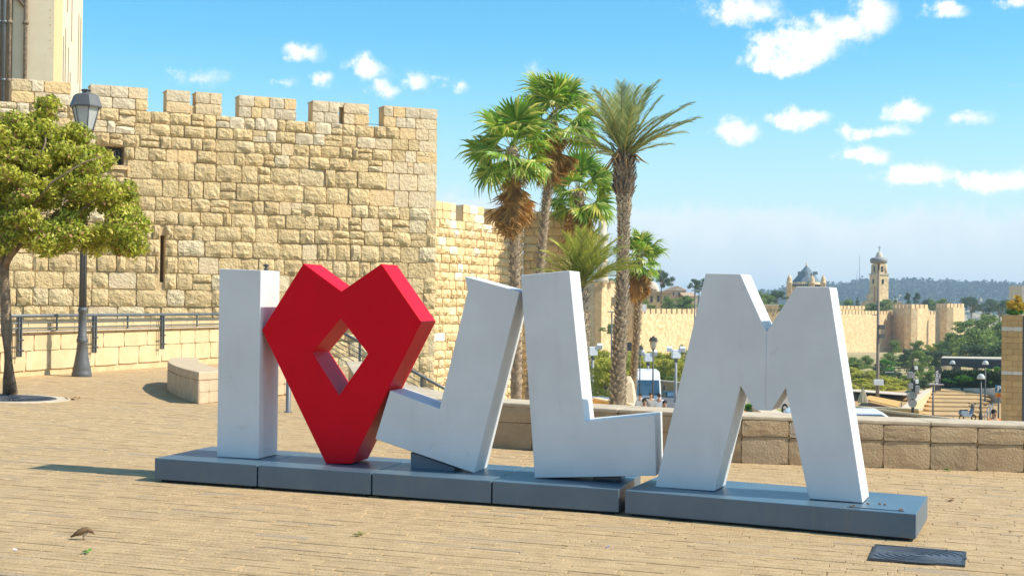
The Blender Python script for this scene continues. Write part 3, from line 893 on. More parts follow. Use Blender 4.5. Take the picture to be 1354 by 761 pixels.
# small pieces fill round the openings
def fill(t0, t1, z0, z1):
    z = z0
    while z < z1 - .1:
        h = min(r.uniform(.3, .42), z1 - z)
        sts.append((t0 + .01, t1 - .01, z + .01, z + h - .01, .16, r.choice(FLATG + ROUGH), 0)); z += h
zc = [z for z in zs if wz0 - .5 < z < wz1 + .5]
for i_ in range(len(zs) - 1):
    za_, zb_ = zs[i_ + 1], zs[i_]
    if zb_ > wz0 - .1 and za_ < wz1:                     # courses beside and round the window
        fillers = [(wt0 - .9, wt0 - .02), (wt1 + .02, wt1 + .5)]
        if za_ < wz0 - .12: body.append((wt0, (wt0 + wt1) / 2 - .01, za_ + .01, wz0 - .15, .12, ROUGH[3], 0)); body.append(((wt0 + wt1) / 2 + .01, wt1, za_ + .01, wz0 - .15, .12, ROUGH[5], 0))
        if zb_ > wz1 + .08: body.append((wt0, (wt0 + wt1) / 2 - .01, wz1 + .01, zb_ - .01, .12, FLATG[1], 0)); body.append(((wt0 + wt1) / 2 + .01, wt1, wz1 + .01, zb_ - .01, .12, FLATG[2], 0))


def snug(s):
    # trim a stone that would overlap an opening instead of dropping it
    t0, t1, z0, z1 = s[:4]
    for (o0, o1, p0, p1) in ((wt0, wt1, wz0 - .1, wz1), (lt0, lt1, lz0, lz1)):
        if z1 > p0 + .03 and z0 < p1 - .03 and t1 > o0 and t0 < o1: return None
    return s


for (o0, o1, p0, p1) in ((wt0, wt1, wz0, wz1), (lt0, lt1, lz0, lz1)):
    for i_ in range(len(zs) - 1):
        za_, zb_ = zs[i_ + 1], zs[i_]
        if zb_ > p0 - .05 and za_ < p1 + .02 and not (zb_ - .05 < p0 or za_ + .05 > p1):
            same = [s for s in body if abs(s[2] - za_) < .06]
            lefts = [s[1] for s in same if s[1] <= o0 + .01]; rights = [s[0] for s in same if s[0] >= o1 - .01]
            if lefts and o0 - max(lefts) > .12: body.append((max(lefts) + .02, o0 - .01, za_ + .01, zb_ - .01, .2, r.choice(ROUGH), 0))
            if rights and min(rights) - o1 > .12: body.append((o1 + .01, min(rights) - .02, za_ + .01, zb_ - .01, .2, r.choice(ROUGH), 0))
body_rest = sts + body


def px_of(p):
    q = CAMR.transposed() @ (Vector(p) - CAMO)
    return CX + FPX * q.x / -q.z, CY - FPX * q.y / -q.z


def scoreW(s, P, e):
    c = P + e * ((s[0] + s[1]) / 2); x, y = px_of((c.x, c.y, (s[2] + s[3]) / 2))
    if x < 0 or x > 583 or y > 437 and x < 440 or y > 505: return -1
    if x < 182 and 150 < y < 335: return .01
    if 288 < x < 372 and y > 358: return 0
    if 350 < x < 575 and y > 352 + abs(((x - 350) % 105) - 52): return .0
    return (s[1] - s[0]) * (s[3] - s[2])


lay(gw, P0W, eR, body_rest, scoreW, 290)
# the wall's end face (seen edge-on) and back
for ci in range(len(zs) - 1):
    pass
mb = MB(); Pe = P0W + eR * (LW - .02)
mb.prism([Vector((Pe.x, Pe.y, -4)), Vector((Pe.x, Pe.y, zrow[2])), Vector((Pe.x, Pe.y, zrow[2])) + yW * 6, Vector((Pe.x, Pe.y, -4)) + yW * 6], -eR * .3)
mb.put('wall_core', ['mortar'], gw, world=True)
# pale parapet of the walk behind the crenels
slab(gw, P0W, eR, 0, tW(292), zrow[2], zrow[2] + .20, .3, 'tower_plaster', 'walk_parapet', off=2.2)
# two thin cables and a little plant in the loophole
mb = MB()
ca = at(486, 159, 45.4); cb = at(506, 160, 45.6)
for dz in (0, -.11): mb2 = MB(); mb2.tube([ca + Vector((0, 1, dz)) - eR * .2, cb + Vector((0, 1, dz)) + eR * .2], .008, 5); mb2.put('safety_cable', ['dark_iron'], gw, world=True)

# ---- second wall, turned to the sun --------------------------------------------
P2 = at(576, 300, 70.0); P2.z = 0
e2 = Vector((.454, .891, 0)).normalized()
L2 = 9.6
w2 = thing('city_wall', 'sunlit lower stretch of golden city wall between the tall corner and the palm trunks', 'wall', tuple(P2 + Vector((0, 0, -6))))
z2top = at(578, 265, 70).z
rows2 = [z2top - .43 * i for i in range(25)]
slab(w2, P2, e2, -2, L2, -7, rows2[2] - .02, 1.0, 'mortar', off=.06)
r = random.Random(31); st2 = []
mer2 = [(-.6, 2.0), (2.75, 5.0), (5.8, 8.0), (8.6, 9.6)]
for a, b in mer2:
    slab(w2, P2, e2, a + .05, b - .05, rows2[2] - .03, rows2[0] - .03, .9, 'stone_lit', 'merlon', off=.06)
    for ci in range(2):
        t = a
        while t < b - .02:
            wd = r.uniform(.45, .9)
            if b - t - wd < .4: wd = b - t
            st2.append((t + .01, t + wd - .01, rows2[ci + 1] + .01, rows2[ci] - .01, .12, r.choice(LFLAT), 0)); t += wd
st2 += courses(rows2[2:], lambda ci, z: (-1.2, L2), .42, .95, r, lambda s, ci, r: ((.12, r.choice(LFLAT), 0) if r.random() < .22 else (r.uniform(.2, .3), r.choice(LROUGH), r.uniform(-.02, .02))), gap=.03)


def score2(s, P, e):
    c = P + e * ((s[0] + s[1]) / 2); x, y = px_of((c.x, c.y, (s[2] + s[3]) / 2))
    return (s[1] - s[0]) * (s[3] - s[2]) * (1 if 576 < x < 700 and y < 540 else 0)


lay(w2, P2, e2, st2, score2, 240)
# the tower face beyond it, in its own shade
P3 = P2 + e2 * L2; P3.z = 0
e3 = Vector((1, -.12, 0)).normalized()
w3 = thing('wall_tower', 'shaded square wall tower seen between the two palm trunks', 'tower', tuple(P3 + Vector((0, 0, -6))))
L3 = 2.35
z3top = at(700, 279, P3.y).z
rows3 = [z3top - .45 * i for i in range(24)]
slab(w3, P3, e3, 0, L3, -7, rows3[0] - .03, 4.0, 'mortar', off=.06)
r = random.Random(41)
st3 = courses(rows3, lambda ci, z: (0, L3), .5, 1.0, r, lambda s, ci, r: ((.12, r.choice(FLATG), 0) if r.random() < .4 else (.22, r.choice(ROUGH), 0)), gap=.03)
lay(w3, P3, e3, st3, None, 200)
# and the wall that runs on behind the palms towards the citadel
P4 = P3 + e3 * L3 + Vector((0, 1.5, 0)); e4 = Vector((.10, .995, 0)).normalized()
w4 = thing('city_wall', 'golden stepped city wall running from the palm trunks to the citadel', 'wall', tuple(P4 + Vector((0, 0, -6))))
r = random.Random(51)
zt4 = at(738, 322, P4.y).z
st4 = []
for k in range(5):
    t0, t1 = k * 3.6, (k + 1) * 3.6; ztop = zt4 - k * .35
    slab(w4, P4, e4, t0, t1 - .002, -8, ztop, 1.0, 'stone_lit', off=.06)
    for ci in range(9):
        t = t0
        while t < t1 - .02:
            wd = r.uniform(.5, 1.0)
            if t1 - t - wd < .4: wd = t1 - t
            st4.append((t + .015, t + wd - .015, ztop - .45 * (ci + 1) + .015, ztop - .45 * ci - .015, .2, r.choice(LROUGH), 0)); t += wd
lay(w4, P4, e4, st4, None, 180)

# ---- tower building behind the great wall ---------------------------------------
YT = 72.0
ta = at(37 + 34, 60, YT); ta.z = 0                 # corner between the two faces (picture x = 71)
tb = thing('stone_building', 'tall pale stone building with drain pipes rising behind the wall, top left', 'building', (ta.x, ta.y, -1))
eF = Vector((-.985, -.17, 0)).normalized(); eS = Vector((-.19, .98, 0)).normalized()
ztop = 30
yF = Vector((-eF.y, eF.x, 0));
# pier at the corner, recessed bays further left
def tface(t0, t1, off, m, name):
    a = ta + eF * t0; b = ta + eF * t1; back = Vector((.17, -.985, 0)) * -1
    mb = MB(); mb.prism([a + back * off + Vector((0, 0, -1)), b + back * off + Vector((0, 0, -1)), b + back * off + Vector((0, 0, ztop)), a + back * off + Vector((0, 0, ztop))], back * 3)
    return mb.put(name, [m], tb, world=True)
wpx = YT / FPX
tface(0, 22 * wpx, .06, 'tower_stone', 'pier')
tface(22 * wpx + .002, 32 * wpx, .56, 'tower_stone', 'recess'); tface(32 * wpx + .002, 36 * wpx, .30, 'tower_stone', 'pier')
tface(36 * wpx + .002, 55 * wpx, .62, 'tower_stone', 'recess'); tface(55 * wpx + .002, 60 * wpx, .25, 'tower_stone', 'pier')
tface(60 * wpx + .002, 72 * wpx, .66, 'tower_stone', 'recess'); tface(72 * wpx + .002, 75 * wpx, .15, 'tower_stone', 'pier')
tface(75 * wpx + .002, 140 * wpx, .6, 'tower_stone', 'recess')
mb = MB(); back = Vector((-.17, .985, 0))
a = ta + back * .05; bS = a + eS * 13.5
mb.prism([a + Vector((0, 0, -1)), bS + Vector((0, 0, -1)), bS + Vector((0, 0, ztop)), a + Vector((0, 0, ztop))], Vector((-.98, -.19, 0)) * 2)
mb.put('side_wall', ['tower_plaster'], tb, world=True)
nS = Vector((.98, .19, 0))
r = random.Random(5)
for k, (t_, z0, z1) in enumerate([(1.6, 10.5, 14.2), (3.1, 11.6, 16.6), (3.9, 11.2, 15.4), (4.8, 10.4, 16), (6.2, 9.5, 15.2), (7.2, 8.8, 14.0), (8.6, 9.0, 12.6), (9.9, 8.6, 13.0), (11.2, 14, 18), (12.3, 13.5, 18), (7.6, 15.8, 19), (5.5, 17, 20)]):
    q = ta + back * .05 + eS * t_
    mb = MB(); mb.prism([q + Vector((0, 0, z0)), q + eS * .3 + Vector((0, 0, z0)), q + eS * .3 + Vector((0, 0, z1)), q + Vector((0, 0, z1))], nS * .02)
    mb.put('window_slit', ['window_slot'], tb, world=True)
# ashlar blocks of the corner pier and first bays
stt = []
Pt = ta + eF * (24 * wpx); Pt.z = 0
R3t = None
z = 8.5
while z < 17.5:
    t = 0; n_ = 24 * wpx
    k = int(z * 10) % 2
    for (c0, c1) in ([(0, .34), (.34, .72), (.72, 1)] if k else [(0, .5), (.5, 1)]):
        stt.append((c0 * (22 * wpx) + .004 + 2 * wpx, c1 * (22 * wpx) - .004 + 2 * wpx, z + .004, z + .37, .5, TSET[(k * 2 + int(c0 * 3)) % 4], .0))
    z += .385
lay(tb, Pt + back * .06, -eF, stt, None, 290, 'ashlar_block')
for (px_, rad, mt) in ((8.5, .10, 'rail_grey'), (15.5, .085, 'palm_bark'), (35.5, .10, 'palm_bark'), (2.5, .07, 'rail_grey')):
    q = ta + eF * ((71 - px_) * wpx) - back * .12
    mb = MB(); mb.tube([q + Vector((0, 0, 6)), q + Vector((0, 0, ztop - 1))], rad, 10)
    for zz in (9.5, 12.3, 15.2): mb.tube([q + Vector((0, 0, zz)), q + Vector((0, 0, zz + .14))], rad * 1.5, 10)
    mb.put('drain_pipe', [mt], tb, world=True)
q = ta + eF * ((71 - 35.5) * wpx) - back * .12
mb = MB(); mb.tube([q + Vector((0, 0, 16.0)), q + eF * .5 + Vector((0, 0, 16.6)), q + eF * 1.0 + Vector((0, 0, 17.6))], .09, 8); mb.put('drain_pipe', ['palm_bark'], tb, world=True)

# ---- low clad wall with railing, lamp post ---------------------------------------
La = gp(18, 498.5); Lb = gp(221, 485)
eL = (Lb - La); eL.z = 0; eL.normalize()
PLo = La - eL * 4.0; PLo.z = pz(PLo.x)
LL = 4.0 + (gp(290, 480.2) - La).length + 3.2
lw = thing('low_wall', 'smooth cream stone clad low wall with coping under the railing, left', 'wall', tuple(PLo))
zb = .17; ztop_ = zb + .80
slab(lw, PLo, eL, 0, LL, -.2, ztop_, .42, 'mortar', off=.03)
stl = []
r = random.Random(8)
hts = [zb - .10, zb + .245, zb + .53, ztop_]
for ci in range(3):
    t = -r.uniform(0, .5)
    while t < LL:
        wd = r.uniform(.55, .95); t0 = max(0, t); t1 = min(LL, t + wd)
        if t1 - t0 > .05: stl.append((t0 + .003, t1 - .003, hts[ci] + .003, hts[ci + 1] - .003, .06, r.choice(CLAD), 0))
        t += wd
lay(lw, PLo, eL, stl, None, 200, 'facing_stone')
t = 0
while t < LL - .01:
    t1 = min(LL, t + 1.15)
    o = slab(lw, PLo, eL, t + .003, t1 - .003, ztop_ + .001, ztop_ + .05, .54, 'cap_stone', 'coping_stone', off=-.06); bevel(o, .008, 1); t = t1

rl = thing('railing', 'grey metal tube railing with side-fixed posts along the low wall, left', 'railing', tuple(PLo))
RL3, _, yL = wall_frame(PLo, eL)
zr = ztop_ + .30
def lpt(t, o_, z): q = PLo + eL * t + yL * o_; return Vector((q.x, q.y, z))
mb = MB(); mb.tube([lpt(0, -.10, zr), lpt(LL, -.10, zr)], .030, 10); mb.put('top_rail', ['rail_grey'], rl, world=True)
for z in (ztop_ + .175, ztop_ + .085):
    mb = MB(); mb.tube([lpt(0, -.10, z), lpt(LL, -.10, z)], .011, 8); mb.put('mid_rail', ['rail_grey'], rl, world=True)
def t_of(px): 
    best = min((abs(px_of(lpt(k * .02, -.1, zr))[0] - px), k * .02) for k in range(int(LL / .02))); return best[1]
for px_ in (24.5, 123.5, 213.5):
    t_ = t_of(px_)
    for k in (0, 1):
        mb = MB(); R_ = RL3; mb.box(lpt(t_ + k * .075, -.10, zr - .36), (.022, .06, .70), R_)
        mb.put('post', ['rail_grey'], rl, world=True)
    for dz in (-.42, -.60):
        mb = MB(); mb.tube([lpt(t_ - .04, -.13, zr + dz), lpt(t_ + .115, -.13, zr + dz)], .014, 8); mb.put('bolt', ['dark_iron'], rl, world=True)
for px_ in (77, 170, 262):
    t_ = t_of(px_); mb = MB(); mb.box(lpt(t_, -.08, zr - .14), (.022, .03, .26), RL3); mb.put('post', ['rail_grey'], rl, world=True)

# descending stair rail seen through the heart
sr = thing('stair_railing', 'grey metal stair railing with five thin bars descending behind the heart', 'railing', tuple(at(455, 500, 36)))
ra = at(400, 410.6, 36.6); rb = at(640, 542, 33.6)
dR = (rb - ra)
def rline(off): return [ra + Vector((0, 0, off)), rb + Vector((0, 0, off))]
mb = MB(); mb.tube(rline(0), .036, 10); mb.put('top_rail', ['rail_grey'], sr, world=True)
for k in range(5):
    mb = MB(); mb.tube(rline(-.17 - .125 * k), .010, 6); mb.put('bar', ['rail_grey'], sr, world=True)
for fx in (.08, .335, .50, .675, .86):
    q = ra + dR * fx; mb = MB(); mb.box(q + Vector((0, 0, -.65)), (.06, .03, 1.3)); mb.put('post', ['rail_grey'], sr, world=True)
st = thing('stair_parapet', 'pale stone parapet under the descending stair railing', 'wall', tuple(at(455, 520, 36)))
mb = MB(); mb.prism([ra + Vector((0, .1, -1.20)), rb + Vector((0, .1, -1.20)), rb + Vector((0, .1, -3.5)), ra + Vector((0, .1, -3.5))], (0, .4, 0))
mb.put('body', ['limestone_clad'], st, world=True)
mb = MB(); mb.prism([ra + Vector((0, .0, -1.12)), rb + Vector((0, .0, -1.12)), rb + Vector((0, .0, -1.199)), ra + Vector((0, .0, -1.199))], (0, .6, 0))
mb.put('coping', ['cap_stone'], st, world=True)
q = gp(381, 545)
bo = thing('bollard', 'slim dark metal post on the paving between letter I and heart', 'bollard', tuple(q))
mb = MB(); mb.lathe([(.055, 0), (.055, .015), (.034, .02), (.034, .98), (.028, 1.0)], (0, 0, 0), 12); mb.put('post', ['rail_grey'], bo)

# ---- curved stone bench ------------------------------------------------------------
bb = gp(262.8, 533.9); HB = 0.0
best = min((abs(px_of(gp(262.8, 491.9, h) * 1.0)[0]) * 0 + (gp(262.8, 491.9, h) - (bb + Vector((0, 0, h)))).length, h) for h in [k * .01 for k in range(30, 60)])
HB = best[1]
outer = [gp(x, y, HB) for x, y in [(225, 473.5), (221.5, 477.6), (226, 481), (234, 484.3), (245, 487.6), (262.8, 491.9)]]
front = [gp(x, y, HB) for x, y in [(262.8, 491.9), (388, 484.5)]]
inner = [gp(x, y, HB) for x, y in [(388, 480.5), (345, 484.2), (310, 486.9), (290, 486.4), (275, 482.5), (263.6, 477.9), (263, 472.6), (240, 471.8)]]
outl = outer + front[1:] + inner
bn = thing('stone_bench', 'curved stone seat block with a smooth top left of the letter I', 'bench', (bb.x, bb.y, pz(bb.x)))
mb = MB(); mb.prism([p - Vector((0, 0, HB + .02)) + (sum(outl, Vector()) / len(outl) - p).normalized() * .03 * 1.0 for p in outl], (0, 0, HB - .10)); mb.put('core', ['mortar'], bn, world=True)
mb = MB(); mb.prism([p - Vector((0, 0, .12)) for p in outl], (0, 0, .12)); bevel(mb.put('seat_slab', ['bench_stone'], bn, world=True), .015, 2)
def bench_face(a, b):
    e_ = b - a; e_.z = 0; L_ = e_.length; e_.normalize(); k = max(1, round(L_ / .28)); out = []
    for i in range(k):
        for (z0, z1) in (((0, 1),) if L_ < 1.9 else ((0, .5), (.5, 1))):
            H0 = HB - .125
            out.append((i * L_ / k + .002, (i + 1) * L_ / k - .002, z0 * H0 + .002, z1 * H0 - .002, .03, r.choice(BENCH), 0))
    base = Vector((a.x, a.y, a.z - HB)); lay(bn, base, e_, out, None, 60, 'facing_stone')
pts_ = outer + front[1:]
for i in range(1, len(pts_) - 1): bench_face(pts_[i], pts_[i + 1])

# ---- seat wall on the right ----------------------------------------------------------
sw = thing('seat_wall', 'low wall of rough brown stone blocks closing the plaza behind the letters', 'wall', tuple(gp(980, 612)))
bp = [gp(648, 591), gp(817, 602.5), gp(980, 612), gp(1354, 624.5)]
bp.append(bp[-1] + (bp[-1] - bp[-2]).normalized() * 5)
dirn = (bp[0] - bp[1]); bp.insert(0, bp[0] + dirn.normalized() * .9); bp.insert(0, Vector((-1.9, 18.2, pz(-1.9)))); bp.insert(0, Vector((-2.8, 24.5, pz(-2.8))))
HS = .49; r = random.Random(77)
for i in range(len(bp) - 1):
    a, b = bp[i].copy(), bp[i + 1].copy(); a.z = pz(a.x); b.z = pz(b.x)
    e_ = (b - a); L_ = Vector((e_.x, e_.y, 0)).length; eh = Vector((e_.x, e_.y, 0)).normalized(); yb = Vector((-eh.y, eh.x, 0))
    a0 = a + eh * .001 * i
    mb = MB(); mb.prism([a0 + yb * .03 - Vector((0, 0, .3)), b + yb * .03 - Vector((0, 0, .3)), b + yb * .03 + Vector((0, 0, HS - .02)), a0 + yb * .03 + Vector((0, 0, HS - .02))], yb * .5)
    mb.put('wall_core', ['mortar'], sw, world=True)
    k = max(1, round(L_ / .49)); W1 = L_ / k
    sl = (b.z - a.z) / L_
    for j in range(k):
        za = a.z + sl * (j + .5) * W1
        if i >= 2:
            o_ = [(j * W1 + .004, (j + 1) * W1 - .004, za + .0, za + .285, .07, r.choice(SEAT), 0), (j * W1 + .004, (j + 1) * W1 - .004, za + .292, za + HS - .03, .07, r.choice(SEAT), .01)]
            a1 = a.copy(); a1.z = 0; lay(sw, a1, eh, o_, None, 60, 'stone_block')
    kc = max(1, round(L_ / .95)); Wc = L_ / kc
    for j in range(kc):
        p0 = a + e_ * (j / kc) + eh * .003; p1 = a + e_ * ((j + 1) / kc) - eh * .003
        mb = MB(); mb.prism([p0 - yb * .015 + Vector((0, 0, HS - .028)), p1 - yb * .015 + Vector((0, 0, HS - .028)), p1 - yb * .015 + Vector((0, 0, HS + .012)), p0 - yb * .015 + Vector((0, 0, HS + .012))], yb * .62)
        bevel(mb.put('coping_stone', ['seat_cap'], sw, world=True), .010, 2)
# two raised coping blocks seen between L and M
for (x0, y0, x1, y1, Yb, lab) in ((789, 541.5, 816, 552, 18.0, 'pale stone block just behind the seat wall, under the date palm'), (838, 545.5, 889, 560, 17.6, 'pale sloping stone slab behind the seat wall, between L and M')):
    a = at(x0, y0, Yb); b = at(x1, y1, Yb)
    mb = MB(); mb.box(((a.x + b.x) / 2, Yb + .3, (a.z + b.z) / 2 - .25), (b.x - a.x, .6, abs(a.z - b.z) + .5), bev=.02)
    bl = thing('stone_block', lab, 'stone block', ((a.x + b.x) / 2, Yb, b.z - .5)); mb.put('block', ['seat_cap'], bl, world=True)

# ================================================================== PALMS
def fan_leaf(seed, dead=False, R=1.0, pet=.9):
    """costapalmate leaf: stalk along +y, pleated blades radiating, tips drooping"""
    r = random.Random(seed); mb = MB()
    sag = .25 if dead else .10
    mb.tube([(0, 0, 0), (0, pet * .5, .03), (0, pet, -sag * .3)], [.022, .017, .012], 4, 1)
    n = 15 if dead else 26; sp = 1.0 if dead else 2.05
    hub = Vector((0, pet, -sag * .3))
    for k in range(n):
        a = -sp + 2 * sp * (k + .5) / n; a += r.uniform(-.02, .02)
        Rk = R * (1 - .16 * (abs(a) / sp) ** 2) * r.uniform(.88, 1.05)
        d = Vector((math.sin(a), math.cos(a), 0)); s_ = Vector((d.y, -d.x, 0))
        hw = R * sp / n * (.62 if not dead else .5)
        fold = .03 * R
        z1 = -.04 * R; drop = (r.uniform(.3, .8) if r.random() < .4 else r.uniform(.12, .25)) * R * (1.3 if dead else 1)
        p0 = hub; m = hub + d * Rk * .55 + Vector((0, 0, z1)); tp = hub + d * Rk * (.97 if not dead else .8) + Vector((0, 0, z1 - drop))
        q = hub + d * Rk * .80 + Vector((0, 0, z1 - drop * .30))
        mb.add([p0, m - s_ * hw - Vector((0, 0, fold)), m + Vector((0, 0, fold)), m + s_ * hw - Vector((0, 0, fold)), q - s_ * hw * .6, q + s_ * hw * .6, tp],
               [(0, 2, 1), (0, 3, 2), (1, 2, 4), (2, 3, 5), (2, 5, 4), (4, 5, 6)])
    return mb


FANG = [fan_leaf(500 + k).mesh(['palm_green', 'petiole']) for k in range(5)]
FAND = [fan_leaf(520 + k, True, .95, .8).mesh(['palm_dead', 'palm_dead']) for k in range(4)]


def orient(P, d, roll=0., s=1.):
    """local +y along d, local +z as near to up as it goes"""
    d = Vector(d).normalized(); x = d.cross(Vector((0, 0, 1)))
    if x.length < 1e-3: x = Vector((1, 0, 0))
    x.normalize(); z = x.cross(d)
    M3 = Matrix((x, d, z)).transposed() @ Matrix.Rotation(roll, 3, 'Y')
    M4 = (M3 * s).to_4x4(); M4.translation = Vector(P); return M4


def stub_trunk(t, pts, rads, density, ln, world_pts=True, m='palm_stub', r=None, zfrac=(0, 1), up=.8, wid=.05):
    """cut leaf bases standing off the trunk in spirals"""
    r = r or random.Random(1); mb = MB(); ga = 2.39996; k = 0
    tot = sum((Vector(pts[i + 1]) - Vector(pts[i])).length for i in range(len(pts) - 1)); n = int(tot * density); acc = 0
    for k in range(n):
        f = (k + .5) / n
        if not zfrac[0] <= f <= zfrac[1]: continue
        x = f * (len(pts) - 1); i = min(int(x), len(pts) - 2); g = x - i
        c = Vector(pts[i]).lerp(Vector(pts[i + 1]), g); R = rads[i] * (1 - g) + rads[i + 1] * g
        a = k * ga + r.uniform(-.2, .2); d = Vector((math.cos(a), math.sin(a), 0)); s_ = Vector((-d.y, d.x, 0))
        L = ln * r.uniform(.6, 1.3); h = L * up
        b = c + d * R * .92
        w_ = wid * r.uniform(.8, 1.2)
        tp = b + d * L * .8 + Vector((0, 0, h))
        mb.add([b - s_ * w_ - Vector((0, 0, w_ * .7)), b + s_ * w_ - Vector((0, 0, w_ * .7)), b + Vector((0, 0, w_ * .5)), tp - s_ * w_ * .55, tp + s_ * w_ * .55, tp + Vector((0, 0, w_ * .3)) - d * .02],
               [(0, 1, 4, 3), (1, 2, 5, 4), (2, 0, 3, 5), (3, 4, 5)])
    return mb


def fan_palm(label, foot_px, Y, line, rtr, cs, ngreen, ndead, seed, bare=None):
    """line: [(px,py)...] of the trunk from low to crown at distance Y"""
    r = random.Random(seed)
    pts = [at(x, y, Y) for x, y in line]; base = pts[0].copy(); base.z = zt(base.x, Y) - .2
    pts = [base] + pts; t = thing('fan_palm', label, 'palm tree', tuple(base), 0, 'palm trees beyond the plaza')
    rad = [rtr * 1.15] + [rtr * (1 - .15 * i / len(line)) for i in range(len(line))]
    mb = MB(); mb.tube(pts, rad, 14); mb.put('trunk', ['palm_bark'], t, world=True)
    mbs = stub_trunk(t, pts[1:] if Y < 90 else pts, rad[1:] if Y < 90 else rad, 34, rtr * .75, r=r, wid=rtr * .22, zfrac=bare or (0, 1)); tag(mbs.put('leaf_bases', ['palm_stub'], t, world=True), kind='stuff')
    top = pts[-1]
    for k in range(ngreen):
        f = k / ngreen; a = k * 2.39996 + r.uniform(-.25, .25)
        e_ = math.radians(84 - 128 * f ** .85 + r.uniform(-12, 12))
        d = Vector((math.cos(a) * math.cos(e_), math.sin(a) * math.cos(e_), math.sin(e_)))
        link('frond', r.choice(FANG), t, orient(top + Vector((0, 0, -.25 + .5 * math.sin(e_) * .4)), d, r.uniform(-.9, .9), cs * r.uniform(.78, 1.12)))
    for k in range(ndead):
        a = k * 2.39996 + r.uniform(-.4, .4); e_ = math.radians(r.uniform(-58, -87)); zz = -r.uniform(.1, 1.2 + (.6 if seed in (1, 3) else 0)) * cs
        d = Vector((math.cos(a) * math.cos(e_), math.sin(a) * math.cos(e_), math.sin(e_)))
        link('dead_frond', r.choice(FAND), t, orient(top + Vector((0, 0, zz)), d, r.uniform(-1, 1), cs * r.uniform(.75, 1.1)))
    return t


fan_palm('stout fan palm with brown skirt of dead leaves, nearest the wall corner', None, 62, [(683, 500), (681, 360), (680, 270), (678, 194)], .24, 1.24, 26, 46, 1, (0, .98))
fan_palm('tallest fan palm rising behind the stout one, with a bare pale upper trunk', None, 66, [(700, 520), (712, 380), (722, 270), (728, 215), (734, 150)], .20, 1.28, 23, 24, 2, (0, .72))
fan_palm('shorter fan palm with a thick brown skirt, right of the tallest palm', None, 77, [(757, 500), (760, 400), (764, 320), (766, 250)], .27, 1.22, 25, 58, 3)
fan_palm('small distant fan palm with drooping brown leaves just behind the date palm', None, 92, [(836, 520), (842, 440), (843, 400), (845, 338)], .23, 1.15, 26, 34, 4)


def date_frond(seed, L=1.0, arch=.35, np_=38, leaf=.26, twist=.5):
    r = random.Random(seed); mb = MB(); pts = []
    for i in range(9):
        f = i / 8; pts.append(Vector((0, L * (f - .12 * arch * f * f), L * arch * (.35 * f - 1.0 * f * f * .62) * 1.0)))
    mb.tube(pts, [.020 * (1 - .8 * i / 8) * L for i in range(9)], 4, 1)
    for k in range(np_):
        f = .14 + .86 * k / np_; x = f * 8; i = min(int(x), 7); p = pts[i].lerp(pts[i + 1], x - i); tg = (pts[i + 1] - pts[i]).normalized()
        ll = leaf * L * math.sin(min(1, f * 1.25 + .12) * PI * .62 + .35) * (1.0 if f < .8 else 1 - (f - .8) * 1.9)
        ll = max(ll, .05 * L)
        for s_ in (-1, 1):
            upv = r.uniform(.1, .75); d = (Vector((s_ * .85, 0, 0)) + tg * (.75 + f * .5) + Vector((0, 0, upv * .6))).normalized()
            q = p + d * ll * r.uniform(.85, 1.1) - Vector((0, 0, .04 * L * r.random())); w_ = tg * .0068 * L + Vector((0, 0, .003 * L))
            m = p + d * ll * .5
            mb.add([p - w_, p + w_, m + w_ * 1.2, q, m - w_ * 1.2], [(0, 1, 2, 4), (4, 2, 3)])
    return mb


DATE = [date_frond(600 + k, 1, .25 + .12 * k).mesh(['date_green', 'petiole']) for k in range(5)]
DATEY = [date_frond(620 + k, 1, .45 + .12 * k, 40, .30).mesh(['date_yellow', 'petiole']) for k in range(4)]

YD = 58
r = random.Random(9)
dl = [(815, 560), (819, 470), (822, 400), (824, 340), (825, 288), (825, 245), (824.5, 209)]
pts = [at(x, y, YD) for x, y in dl]; b0 = pts[0].copy(); b0.z = zt(b0.x, YD) - .2; pts = [b0] + pts
t = thing('date_palm', 'tall date palm with feathery grey green crown and swollen upper trunk', 'palm tree', tuple(b0), 0, 'palm trees beyond the plaza')
rd = [.36, .33, .28, .235, .195, .215, .32, .29]
mb = MB(); mb.tube(pts, rd, 16); mb.put('trunk', ['palm_bark'], t, world=True)
tag(stub_trunk(t, pts, rd, 70, .12, r=r, wid=.065, up=.9).put('leaf_bases', ['palm_stub'], t, world=True), kind='stuff')
top = pts[-1]
mb = stub_trunk(t, [pts[-2] - Vector((0, 0, .4)), pts[-1] + Vector((0, 0, .1))], [.36, .30], 110, .26, r=r, wid=.07, up=1.2)
tag(mb.put('leaf_bases', ['palm_bark'], t, world=True), kind='stuff')
# fronds by the picture: (tip px, tip py, side-depth)
tips = [(919, 157), (907, 132), (902, 168), (893, 144), (877, 141), (868, 128), (858, 104), (848, 112), (842, 118), (834, 107), (827, 112), (822, 108), (814, 116),
        (806, 111), (797, 110), (793, 116), (782, 116), (776, 122), (770, 141), (764, 160), (752, 176), (748, 183), (767, 192), (778, 168), (790, 150), (800, 140), (812, 132),
        (836, 135), (846, 140), (858, 150), (872, 175), (886, 190), (855, 215), (848, 219), (781, 200), (790, 205), (820, 125), (829, 128), (880, 160), (905, 150)]
for k, (x, y) in enumerate([q_ for i_, q_ in enumerate(tips) if i_ % 5 != 3]):
    dd = ((k * 37) % 11 - 5) / 5 * 1.5
    q = at(x, y, YD + dd); d = q - top; L = d.length * 1.04
    d2 = d + Vector((0, 0, .12 * L * (1 - abs(d.z) / L)))
    link('frond', DATE[k % 4], t, orient(top + d.normalized() * .1, d2, r.uniform(-.25, .25), L * .97))
